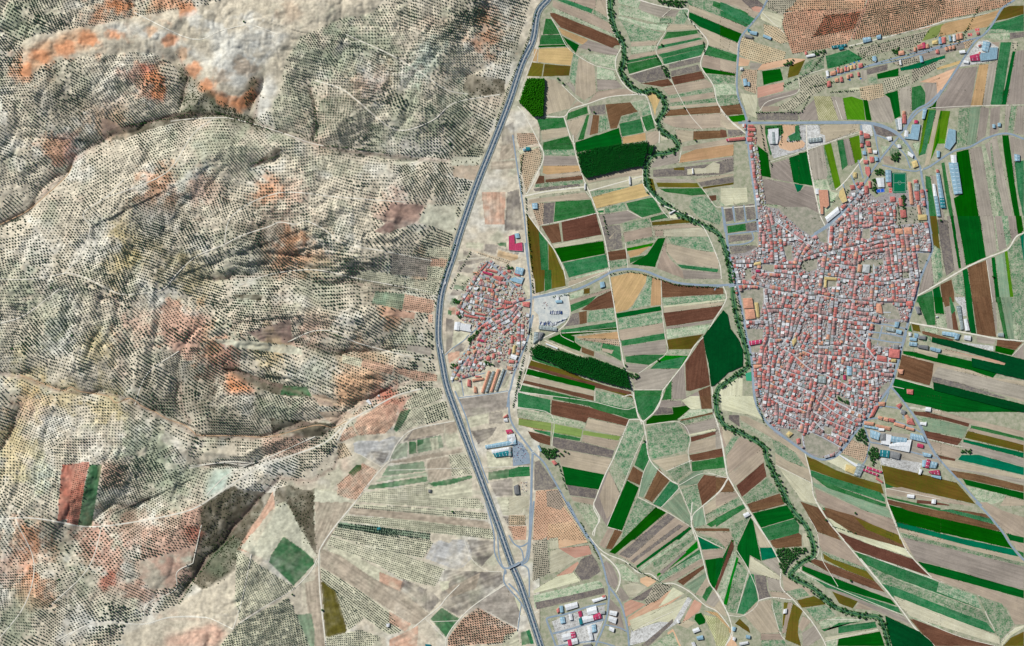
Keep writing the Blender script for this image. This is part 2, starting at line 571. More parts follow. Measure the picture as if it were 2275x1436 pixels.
P 380,980 780,890 760,940 400,1090 380,1050
N 790,790 960,740 1070,790 1060,880 900,960 720,1110 600,1090 580,1060 790,940
C 200,930 370,950 360,1180 260,1130
A 190,570 300,600 280,660 180,660
O 250,690 370,700 360,940 240,900 200,760
P 300,620 420,640 370,700 290,690
T 400,1060 600,1060 580,1110 420,1120
S 370,1130 780,1110 780,1200 370,1200
B 0,1070 200,1035 230,1140 60,1150 30,1110
V 80,1160 240,1145 255,1200 120,1220
T 0,1090 60,1170 200,1290 0,1270
S 75,1300 200,1290 250,1340 80,1370
B 0,1290 60,1300 70,1370 0,1370
T 0,1200 100,1225 260,1220 260,1300 60,1290
P 780,1130 940,990 980,1200 800,1200
I 930,960 1100,960 1180,1200 980,1200
P 1100,960 1220,970 1260,1190 1180,1200
F 1220,980 1310,960 1425,1000 1450,1200 1265,1195
D 1425,995 1470,995 1510,1205 1455,1200
P 1480,1010 1640,950 1700,980 1735,1200 1700,1230 1520,1210
D 1640,940 1770,900 1800,1160 1740,1190 1690,980
P 1790,880 1900,850 1900,1140 1850,1160 1800,1120
G 1910,870 2000,850 2050,930 2040,1060 1910,1110
P 2020,840 2244,760 2244,830 2150,1010 2050,1060 2050,920
L 2160,790 2244,760 2244,850 2170,900
D 2110,1060 2170,990 2150,1090 2070,1080
F 2070,1090 2150,1090 2090,1436 2000,1436
P 2160,1000 2244,900 2244,1090 2150,1300 2120,1436 2090,1436
F 2200,1100 2244,1110 2244,1436 2130,1436
O 1390,870 1620,830 1640,960 1480,1010 1400,980
N 1620,800 1890,740 1880,830 1660,930
N 1910,690 2150,600 2150,680 1910,830
D 1560,740 1780,680 1780,760 1570,790
E 1790,680 2244,550 2244,580 2000,680 1800,710
N 2170,600 2244,590 2244,620 2180,640
S 1460,690 1670,640 1670,700 1460,750
M 1480,780 1560,760 1570,830 1480,830
P 1400,700 1460,700 1470,780 1410,830
C 1280,880 1390,870 1390,920 1290,910
A 590,1240 750,1250 770,1330 650,1436 600,1436
H 780,1250 1050,1260 1050,1436 850,1436
T 1000,1250 1300,1240 1340,1290 1060,1420
T 370,1260 450,1250 450,1436 370,1436
@1775 200
P 200,350 600,350 600,410 250,540
T 90,620 230,560 280,900 140,890
M 170,560 250,545 370,1000 330,1000 280,890
F 250,550 320,530 420,960 360,990
G 380,505 445,490 490,750 430,800
P 440,490 500,480 560,740 490,760
F 500,480 600,450 630,680 560,740
D 0,630 80,620 130,950 0,940
T 0,980 130,970 200,1290 0,1250
G 1260,200 1370,200 1260,640 1190,660
F 1260,210 1300,200 1220,620 1190,650
T 1370,200 1415,200 1310,740 1250,760
F 1410,205 1510,210 1460,500 1400,480 1310,700
V 1400,500 1410,210 1430,210 1340,620 1285,770
M 1600,180 1710,175 1670,560 1560,590
K 1710,175 1815,165 1760,540 1670,560
P 1815,165 1900,180 1860,460 1770,520
P 1910,180 2010,160 1990,420 1900,460
P 1395,185 1530,0 1730,0 1710,160 1480,190
Y 1745,0 1845,0 1825,160 1710,165
P 1850,0 1940,0 1900,150 1830,160
G 1935,0 2040,0 2020,150 1915,150
D 2040,0 2095,0 2060,150 2020,150
P 2100,0 2244,0 2244,140 2070,150
P 2060,160 2120,160 2080,420 2050,430
M 2115,160 2170,160 2130,430 2080,430
P 2180,160 2244,160 2244,450 2140,430
G 1260,850 1310,870 1400,1436 1330,1436 1280,1200
P 1310,850 1370,860 1480,1436 1420,1436
G 1420,730 1450,720 1570,1436 1540,1436 1470,1100
P 1450,720 1480,800 1620,1436 1580,1436
D 1570,620 1690,590 1820,1436 1610,1436 1540,1080 1620,1040
P 1700,590 1820,560 2010,1436 1830,1436
L 1820,560 1900,500 2050,1300 2060,1436 1960,1436
P 1850,540 1970,460 2130,1250 2160,1436 2060,1436 1960,900
M 1920,520 1970,900 2060,1300 2090,1436 2020,1436 1950,1000 1905,560
D 2025,450 2090,450 2150,900 2230,1436 2180,1436 2100,1000 2040,600
P 2100,460 2150,470 2150,900
G 2150,720 2244,700 2244,1300 2180,1000
P 2140,480 2244,500 2244,690 2160,660
W 1380,1290 1480,1300 1500,1436 1400,1436
P 1000,0 1120,0 1115,230 1020,260
E 930,825 1070,825 1080,1030 930,1035
H 620,340 720,340 740,460 640,460
M 900,570 1000,590 1000,720 905,700
L 980,500 1040,500 1180,720 1110,720 960,560
L 820,560 900,560 830,640
T 830,660 940,660 950,750 850,740
L 1130,540 1200,520 1190,640
S 740,350 900,400 980,460 870,470 760,440
L 130,890 280,890 320,1010 390,1030 300,1200 220,1260 170,1000
L 0,1270 200,1290 220,1436 0,1436
P 220,350 560,350 560,420 240,460
H 0,345 200,350 270,540 90,600 0,590
@1775 0
Q 700,0 2140,0 2030,70 1780,130 1480,190 1330,245 1310,250 1000,340 880,350 830,350 540,400
A 1000,340 1310,250 1320,270 870,370
Y 1420,260 1460,230 1800,160 2030,90 1880,270 1660,310 1390,370
W 2040,80 2100,60 2244,55 2244,140 2080,190 1960,210
G 1960,230 2080,200 2244,140 2244,310 2000,320 1850,320 1880,270
M 1860,300 2000,290 2244,320 2100,330 1840,340
L 1830,350 2000,340 2110,330 2100,390 2000,400 1820,370
S 2100,330 2244,320 2244,370 2100,395
A 1530,420 1660,400 1690,480 1560,500
O 1640,400 1740,390 1700,480 1670,480
P 1060,500 1640,420 1660,480 1240,600
N 900,620 1200,545 1240,600 1010,660
T 1460,710 1600,650 1580,690 1460,760
Y 1370,680 1620,600 1600,640 1380,700
A 1200,820 1560,680 1520,750 1380,960 1370,830
P 1250,860 1370,820 1375,970 1270,1040
P 1580,690 1780,660 1710,1070 1390,1080 1530,750
Y 1795,645 1890,640 1830,1060 1720,1060
P 1890,640 1980,600 1910,1050 1830,1060
G 2010,420 2120,420 2020,1040 1910,1040 1985,600
D 2130,510 2160,515 2065,1045 2020,1040
P 2165,510 2244,500 2244,1040 2070,1045
N 2130,410 2180,410 2170,500 2130,490
T 1900,420 2000,420 1990,470 1910,470
H 1600,640 1790,410 1880,400 1990,470 1980,600 1600,670
@1975 480 7.48
W 680,0 790,0 850,560 740,480 700,200
S 800,60 970,70 1090,900 950,1000 870,560
P 960,0 1020,0 1160,890 1100,930 1020,400
D 1020,0 1070,0 1200,870 1160,880 1080,400
P 1070,0 1130,0 1270,830 1210,870
D 1135,0 1510,0 1610,690 1280,830
P 1515,0 1700,0 1790,600 1620,670
P 1705,0 1870,0 1960,500 1960,530 1800,600
L 1735,0 1760,0 1830,590 1800,600
M 1870,0 1970,0 2030,420 1950,520
P 1990,0 2100,0 2145,290 2040,420
D 2105,0 2200,0 2235,250 2150,290
L 2200,0 2244,0 2244,250
M 740,480 850,560 900,1000 800,1110 770,1000
L 700,640 740,500 810,1000 780,1130 720,1160
P 620,830 700,680 750,1130 660,1210 500,1310 520,1160
G 480,1340 720,1240 750,1436 450,1436
D 725,1220 840,1160 890,1436 750,1436
B 850,1140 1040,1050 1090,1300 1090,1436 890,1436
M 1050,1030 1215,940 1260,1290 1270,1340 1090,1270
D 1220,900 1300,870 1390,1436 1280,1436
B 1305,860 1615,730 1710,1436 1390,1436
P 1620,720 1690,690 1780,1436 1710,1436
D 1700,690 1760,680 1850,1436 1780,1436
K 1770,670 1930,600 2030,1436 1850,1436
F 1920,590 1970,580 2080,1436 2020,1436
M 1975,570 2180,340 2244,800 2244,1436 2080,1436
E 2180,340 2244,290 2244,800
@1875 660 5.61
G 920,60 950,0 1115,0 1145,350 1040,350 960,160
D 1120,0 1225,0 1250,215 1140,210
B 1225,0 1310,0 1320,110 1260,130
P 1255,130 1325,115 1360,410 1290,390
B 1340,220 1380,170 1430,420 1360,410
G 1310,0 1330,0 1390,170 1340,220
L 1150,220 1250,220 1290,390 1150,370
H 1380,0 1520,0 1530,240 1480,240 1450,110 1400,60
D 1510,0 1590,0 1650,470 1580,450 1540,240
B 1595,0 1830,0 1900,500 1660,470
P 1835,0 1890,0 1910,500 1890,420
G 1895,0 1970,0 2060,540 2000,520
K 1950,0 2090,0 2180,560 2050,540
M 2085,0 2244,0 2244,560 2180,540 2110,350
L 2110,340 2170,330 2195,530 2120,525
P 1650,490 1900,520 1870,590 1660,570
B 1910,525 2230,565 2140,665 1900,610
D 1890,605 2140,665 2090,730 1880,680
P 2240,580 2244,790 2100,730
H 1390,560 1870,610 1860,680 1500,590
W 840,330 940,350 960,440 860,420
B 965,430 1000,425 1370,530 1350,560 1100,500 980,460
L 1000,380 1170,400 1170,460 1010,430
G 800,420 830,340 850,440
M 850,440 1080,490 1090,560 1000,560
T 870,640 1165,700 1160,765 880,680
D 735,670 870,685 1160,765 1170,705 1600,800 1600,850 1910,950 1860,1010 1580,950 860,750 735,710
T 720,710 1570,910 1860,1010 2244,1050 2244,1310 1700,1130 1090,1000 1070,1100 650,1010
B 720,720 1120,830 1100,1000 1070,1105 660,1000
P 1170,870 2244,1110 2244,1290 1100,990
S 1100,990 1400,1060 2010,1250 2000,1270 1090,1060
D 600,1020 660,1020 1090,1135 1110,1150 2244,1436 1300,1436 760,1300 620,1150
T 2000,850 1210,700 1240,640 1600,730 2020,830
A 1240,650 1900,790 2020,830 1990,850 1600,740
@1925 900 6.411
T 920,50 1480,200 2244,380 2244,460 1500,280 900,90
B 670,90 860,100 1470,265 1455,315 1000,190 680,130
K 870,170 1450,320 1370,480 1250,440 840,370 800,330 850,220
B 800,365 1370,485 1290,585 920,490 860,480
G 1490,290 1700,330 2244,470 2244,510 1950,440 1480,330
T 1470,330 2244,520 2244,570 1450,370
W 1440,370 2244,570 2244,670 1400,470
E 1380,490 2244,680 2244,755 1380,530
P 1330,540 1380,530 1610,590 2244,760 2244,880 1600,710 1480,690 1340,600
E 1350,710 1600,710 2244,890 2244,1000 1300,780
T 880,500 1160,570 1340,620 1340,720 1260,770 1010,700
B 1010,710 1270,770 1260,800 1040,760
T 1060,770 1280,800 2244,1010 2244,1060 1650,960 1150,900
P 1120,870 1700,970 2244,1060 2244,1140 1500,960 1180,930
B 1190,930 1600,990 2244,1150 2244,1240 1380,1050 1270,1030
D 1370,1050 2244,1250 2244,1350 1420,1140
L 1430,1160 2000,1280 1950,1370 1700,1436 1640,1436
T 1980,1300 2244,1360 2244,1436 1900,1436
W 270,870 730,970 1290,1110 1560,1415 1000,1290 500,1170 250,1080 220,900
G 260,1110 400,1170 260,1190
T 270,1200 500,1170 1500,1420 1480,1436 1180,1400 700,1290 290,1280
B 720,1350 930,1370 1180,1420 1180,1436 710,1400
H 200,770 760,800 730,970 210,850
@1925 1116
T 1110,0 1200,0 1350,80 1571,150 1571,350 1400,310 1290,200 1200,80
B 1020,90 1190,120 1240,165 830,70
G 830,70 1240,165 1275,220 700,80
B 240,0 830,100 1280,225 1340,290 900,210 400,80
D 225,30 400,85 1345,295 1460,465 900,340 300,200
E 300,200 900,350 1460,470 1520,545 1000,430 310,250
T 320,255 1000,430 1530,550 1571,600 900,450 340,300
M 340,305 900,440 1571,610 1571,640 900,480 360,350
P 360,350 900,480 1571,640 1571,870 1300,820 900,680 490,580
D 520,590 900,690 1571,880 1571,960 1100,830 610,700
T 615,700 1100,830 1571,970 1571,1220 1480,1220 1400,1050 1100,920 630,750
M 1110,930 1350,1010 1480,1220 1330,1380
D 1390,310 1571,350 1571,410 1430,380
T 1440,380 1571,410 1571,500 1500,470
G 1500,480 1571,505 1571,560
G 0,540 400,670 720,800 1150,1070 900,980 300,760 0,610
M 720,800 1090,930 1160,1070 700,890
M 0,620 300,770 900,990 1170,1090 1240,1230 700,1010 160,800 50,700
G 180,830 500,940 1200,1200 1290,1310 900,1190 250,940
C 270,930 700,1100 1330,1340 1330,1420 900,1290 440,1140 330,1040
B 450,1160 900,1330 1300,1436 690,1436 580,1330
W 1360,1436 1440,1350 1571,1290 1571,1436
C 1340,1400 1480,1250 1571,1225 1571,1250 1440,1330 1350,1436
@1590 260 5.61
H 620,140 640,110 1120,100 1130,410 720,520 680,440 630,250
A 820,100 1010,100 1000,180 900,240 880,300 930,320 1080,290 1115,330 1100,380 930,430 800,395 770,340 800,300 820,230
G 610,110 830,100 850,200 800,240 780,150 660,160 640,250 700,470 680,480 620,250
G 990,110 1040,100 1060,290 1080,290 930,300 900,240 990,200
H 1140,100 1290,100 1290,210 1370,230 1370,320 1150,400
T 1300,100 1780,90 1790,180 1700,200 1370,310 1360,230 1300,210
T 510,100 600,100 640,300 660,450 560,390 500,300
D 520,360 650,450 690,760 570,740
P 680,580 910,520 970,820 850,800 690,760
D 915,510 1135,430 1210,860 970,820
E 975,830 1095,850 1060,920 1020,945
P 1150,420 1340,350 1400,720 1380,770 1220,790
P 590,770 970,830 1020,950 1080,900 1120,860 1220,880 1300,1250 1160,1270 850,1130 600,1080
L 560,1080 800,1100 850,1130 1160,1270 1300,1260 1300,1380 1200,1436 1100,1400 900,1250 700,1150
C 60,890 390,880 400,1060 120,1110 60,1060
S 110,1130 200,1120 230,1290 130,1310
S 235,1110 340,1100 360,1280 260,1300
S 370,1090 480,1080 500,1270 390,1280
G 145,1360 360,1335 370,1420 150,1436
S 375,1330 520,1310 525,1420 380,1430
@1600 460 4.694
S 90,300 330,285 340,340 90,370
S 100,410 380,400 380,440 270,490 120,500
@1130 1116
H 430,1190 590,1120 960,1030 950,1170 900,1300 860,1400 500,1430
P 1010,960 1110,1060 1160,1290 1000,1230 990,1060
@1590 880
P 1500,330 2060,400 2244,640 2244,700 1640,600 1540,460
"""
D_T1="""@950 540 7.006
C 600,0 830,0 770,90 600,70
C 820,0 880,0 850,110 790,90
P 890,20 1100,30 1060,190 880,130
G 1090,0 1220,0 1220,60 1100,40
S 1100,60 1420,150 1410,190 1100,100
Y 1100,110 1410,190 1400,260 1300,280 1080,210
O1 620,90 1300,290 1240,340 1050,260 900,210
S 560,110 830,210 840,230 560,230
P 480,290 890,240 880,290 700,330 500,370
S 560,290 700,270 700,340 600,350
P 480,350 720,390 700,470 460,450
C 470,470 670,530 600,650 420,640
M 420,650 700,680 660,740 400,720
P 400,730 620,760 620,830 340,820
M 380,860 560,900 540,1000 340,960
A 330,1000 480,1000 460,1120 320,1100
G 320,1040 380,1060 370,1130 320,1110
Y 800,540 940,560 950,610 830,650 770,620
Y 960,650 1060,660 1050,720 950,690
P 1080,610 1240,600 1370,690 1340,720 1090,700
Y 1340,830 1430,810 1430,880 1350,880
C 1380,650 1560,660 1590,850 1400,800
S 290,1170 420,1200 410,1380 280,1380
C 400,1370 640,1400 600,1436 400,1436
C1 0,60 370,60 330,250 0,200
C1 0,360 240,380 180,620 0,600
C1 0,620 180,630 120,800 0,800
A 0,880 110,900 100,1060 0,1100
A1 0,1120 80,1120 80,1240 0,1240
@950 700 7.006
S 290,60 420,100 400,260 370,500 280,600
C 410,260 640,300 500,440 390,520
S 500,430 600,480 560,560 480,590 400,540
A 310,600 500,560 500,640 330,760
C 380,1080 520,1050 560,1260 460,1280
C 550,1050 680,1100 690,1230 570,1240
C 620,820 880,660 1030,780 900,860 640,940
Y 880,380 1000,340 990,430 900,560
C 910,480 1300,380 1060,540 930,570
S 1040,640 1190,660 1120,830 1030,820
C 1210,950 1300,930 1240,1140 1130,1150
P 490,1310 1250,1200 1230,1436 540,1436
S 1220,860 1310,880 1200,1100 1130,1130
@750 860
P 1220,120 1700,50 1690,220 1290,300
C 1290,310 1500,270 1500,360 1320,410
S 1510,260 1640,240 1660,360 1510,370
S 1330,440 1590,400 1530,500 1400,570
C 1480,640 1740,700 1740,790 1510,830
S 1740,600 1840,580 1920,780 1750,790
G 1500,850 1910,790 1910,880 1500,930
P 1510,950 1740,910 1750,1080 1580,1090
C 1580,1100 1900,1090 1910,1200 1800,1270 1650,1280
P1 1650,1290 1870,1290 1870,1380 1700,1380
A1 1700,1390 1870,1390 1860,1500 1750,1500
S 1960,740 2060,780 2180,1000 2170,1030 1960,1020
C2 700,130 850,10 1040,10 1040,110 870,190 650,220
C3 860,195 1070,140 1120,310 870,370
C1 720,220 860,195 870,360 600,450
G2 630,240 730,220 680,330 590,450 560,420
A1 200,330 420,180 590,110 630,110 560,380 480,460 210,480 160,380
A 200,310 420,240 430,370 170,400
A1 150,385 200,480 60,540 20,540 60,430
H 160,560 220,530 420,540 540,490 640,500 560,600 520,720 440,790 240,680 170,650
S 330,640 520,650 460,760 380,720
O2 0,560 70,560 150,680 0,720
S 750,430 1060,360 1060,450 900,520 650,540
T 760,420 1060,370 1060,460 700,530
T 1070,360 1180,340 1190,450 1070,460
L 590,570 700,550 700,690 560,720 530,710
G 710,545 780,540 790,660 710,670
M 790,530 1030,480 1060,600 800,660
G 790,530 860,520 860,560 800,590
C 920,510 1000,500 1010,620 940,640
C 1070,480 1200,470 1230,590 1090,610
T 520,740 1240,610 1250,650 700,750 520,760
M 500,790 860,740 880,840 440,890
L 440,900 880,850 890,880 370,950
G 320,980 890,890 900,940 540,1000 300,1020
T 890,730 1100,690 1140,890 1000,930 910,950
C1 1110,680 1280,670 1340,870 1140,890
G 900,960 1340,880 1340,910 1100,980 950,990
C 920,1010 1340,930 1340,1100 910,1120
C1 280,1050 900,960 920,1110 1400,1110 1460,1180 1460,1220 900,1190 560,1180 200,1140
A1 0,970 100,880 250,760 400,830 200,1130 0,1080
D 110,860 180,780 240,780 240,810 160,890
C2 170,1165 600,1190 1300,1240 1490,1260 1500,1330 700,1250 150,1200
T 140,1200 700,1250 1500,1340 1520,1410 1000,1360 110,1260
C1 100,1280 700,1320 1530,1420 1560,1500 900,1450 60,1330
K3 0,1340 380,1400 600,1436 600,1500 0,1400
@700 1116
T 350,50 700,80 1300,160 1740,210 1750,270 1100,190 340,120
C1 300,130 600,150 1000,190 1770,270 1780,370 1100,300 700,240 260,190
K3 240,200 600,240 1150,310 1140,370 640,300 220,240
C2 210,250 700,320 1130,370 1180,400 1070,560 800,510 400,400 170,320
C1 150,330 400,410 900,530 1290,660 1200,840 870,770 600,610 120,420
C 110,430 350,500 600,640 870,800 860,890 600,760 150,500
T 60,460 250,530 600,770 900,900 1130,1110 1050,1200 980,1220 700,1040 60,640
A 640,690 900,800 850,890 640,790
C2 60,650 450,880 740,1090 860,1290 740,1320 400,1090 60,770
W 60,790 220,890 320,1280 100,1340 80,1000
C2 200,870 460,1130 480,1160 330,1280 240,1000
C2 100,1350 450,1270 650,1340 560,1436 100,1436
A 740,1090 960,1210 900,1290 740,1200
S 880,760 1110,870 1050,1030 840,900
S 1110,840 1250,980 1140,1100 1050,1030
H 1180,400 1250,380 1340,410 1370,370 1490,370 1570,470 1560,560 1470,650 1400,670 1100,560
S 1520,370 1790,390 1790,500 1660,640 1570,570
S 1290,680 1860,700 1880,800 1580,1030 1440,1140 1260,1040 1250,950
T 1300,870 1650,700 1600,860 1350,950
P 1450,1120 1890,820 2060,1010 2030,1260 1700,1080
A3 1320,1360 1470,1160 1620,1050 2020,1270 1880,1400 1320,1436
G 1150,1160 1260,1050 1440,1160 1310,1350
A 740,1370 1030,1230 1020,1436 740,1436
C 1890,1330 2020,1280 2040,1436 1860,1436
G 2050,1300 2140,1270 2180,1400 2060,1430
T 0,0 380,0 100,430 40,520 0,400
T 0,650 50,620 100,1436 0,1436
C 1240,790 1340,780 1330,860 1260,890
"""
D_T0="""@0 0 4.488
a 240,410 500,340 860,270 980,260 1300,180 1400,170 1700,110 1900,90 2100,60 2244,0 2700,0 2800,-50 3900,-50 3700,150 3400,200 3200,300 3000,380 2850,620 2800,900 2700,1100 2500,1200 2330,1080 2080,1000 1960,900 1800,720 1700,620 1550,540 1350,530 1000,550 700,590 460,640 350,740 240,800
j 350,470 860,280 1000,370 900,500 600,560 400,700 240,790 240,680
w 980,260 1400,260 1700,350 1900,470 2100,600 2400,650 2244,800 1900,560 1600,420 1200,330
w 2100,400 2600,300 2900,350 2600,700 2400,900 2200,800
s 1090,1300 1200,1260 1500,1200 1900,1090 2000,1110 1900,1190 1500,1290 1200,1400 1080,1390
b 1010,1210 1080,1180 1190,1240 1200,1290 1080,1310 1050,1400 1020,1350
@400 0 2.805
o 90,500 200,560 300,640 420,620 460,480 500,520 470,600 430,670 340,680 200,620 110,540
w 480,540 560,460 610,560 540,740 480,760
d 440,490 490,480 480,620 430,700 400,620
d 0,400 150,540 330,680 480,740 500,820 300,760 0,700
s 1790,460 2030,500 2020,590 1800,600 1760,560
s 0,720 80,690 100,720 0,760
c 1690,980 1880,975 1860,1030 1690,1035
c 1330,1010 1500,970 1480,1010 1340,1030
p 1300,1270 1530,1280 1480,1390 1280,1360
c 1540,1280 1710,1275 1730,1400 1480,1390
t 1700,1035 1870,1030 1850,1130 1700,1100
b 1320,1270 1520,1280 1470,1390 1270,1350
s 430,1060 600,920 640,940 500,1030
A 1880,1200 2030,1200 2020,1400 1900,1400
T 2000,910 2090,890 2090,990 1990,1000
T 1940,1010 2090,1000 2090,1050 1940,1060
S 2000,800 2080,760 2085,890 2010,910
S 2040,1200 2110,1180 2140,1436 2020,1436
@400 480 3.403
c 280,930 500,940 850,980 920,1000 930,1050 800,1040 550,1010 280,960
s 420,590 640,600 620,640 420,620
b 1450,0 1820,0 1800,40 1560,140 1460,120 1560,60
c 1830,0 2090,0 2070,130 1820,50
C1 1340,420 1450,410 1590,440 1700,470 1690,560 1330,510
C1 1710,470 1950,500 1930,600 1700,560
C1 1880,380 1990,390 1980,490 1870,470
P1 1600,290 1900,320 1880,470 1590,440
A1 1900,320 2030,330 1990,385 1890,375
K1 1480,570 1700,590 1680,710 1450,660
A1 1700,590 1930,640 1900,740 1680,710
A 1540,700 1780,730 1770,780 1540,750
A1 1380,1080 1620,1130 1600,1200 1380,1140
C1 1230,1050 1380,1080 1370,1140 1230,1110
A1 1640,1140 1940,1200 1940,1250 1800,1250 1620,1180
P 1720,970 1900,990 1900,1060 1710,1020
s 330,1110 500,1180 700,1250 860,1300 1000,1360 850,1370 700,1340 500,1260 340,1170
G 780,1280 960,1290 1000,1370 760,1350
o 340,1180 470,1240 590,1330 360,1340
t 1000,1350 1100,1350 1210,1436 1060,1436
b 520,880 840,780 860,970 620,950
j 1180,1200 1500,1180 1440,1320 1330,1436 1180,1436
@0 700 2.805
p 1010,0 1330,0 1260,130 1190,260 1090,240 1000,80
r 400,930 490,920 430,1270 370,1280
r1 490,920 570,910 490,1310 420,1290
G 570,930 650,930 570,1320 490,1310
p2 650,910 800,930 780,1060 640,1080
p 1260,1190 1160,1240 1110,1350 1180,1436 1240,1436
a 1210,900 1310,830 1460,800 1480,860 1200,930
a 860,840 930,820 910,880 860,880
c 1030,920 1110,920 1110,960 1040,960
w 1580,880 1860,880 1850,1000 1700,1000 1600,940
m 1330,960 1450,950 1400,1080 1280,1140 1300,1030
t 1980,600 2130,600 2230,620 2080,690
s 1690,640 2080,680 2020,750 1700,790
p1 1640,760 1850,760 1950,800 1860,860 1650,870
C 1950,1080 2080,1090 2200,1170 1990,1436 1960,1300
s 1250,1180 1460,1060 1650,1170 1560,1370 1560,1436 1220,1436
s 1720,1080 1800,1060 1960,1110 1960,1350 1980,1436 1900,1436 1800,1200 1700,1180
A 1700,1100 1620,1250 1540,1350 1540,1436 1600,1436 1720,1200
C 1720,1180 1780,1160 1880,1300 1940,1436 1640,1436 1580,1370
@0 924 2.805
p 1160,580 1270,550 1230,780 1220,870 1110,960 880,1000 850,900 1100,770 1110,680
a 870,900 1220,800 1200,900 1100,960 1090,1060 950,1080 880,1000
c 1060,870 1190,840 1200,900 1070,920
s 1270,550 1460,450 1700,480 1620,620 1500,800 1470,960 1390,1030 1270,1080 1180,1020 1180,960 1240,760
d 1340,800 1520,780 1460,930 1380,1010 1270,960
d 1130,1040 1180,1010 1200,1090 1130,1140
C2 1480,830 1840,1070 1500,1270 1470,1120
G 1690,870 1770,750 1950,880 1960,920 1830,1060 1680,910
A 1700,490 1620,620 1480,830 1560,850 1720,600
c 1680,600 1780,540 1900,740 1980,880 1940,880 1770,740 1670,900 1500,820 1620,680
c 1960,460 2080,470 2210,550 2000,860 1960,700
s 1790,530 1960,450 1960,700 1980,880 1870,700
a 1130,1150 1280,1080 1480,950 1460,1130 1470,1220 1280,1250 1130,1230
a 700,1420 900,1300 1320,1250 1480,1220 1500,1300 1380,1436
p 1040,1380 1350,1280 1420,1350 1350,1436 1040,1436
w 480,1160 520,1180 640,1280 620,1340 400,1430 350,1390 430,1240
T 1900,1040 1970,1020 2020,1436 1940,1436
M 1850,1240 1940,1230 1980,1436 1890,1436
W 2010,1000 2080,1100 2160,1350 2040,1380
C3 1500,1280 1800,1130 1930,1436 1370,1436
"""
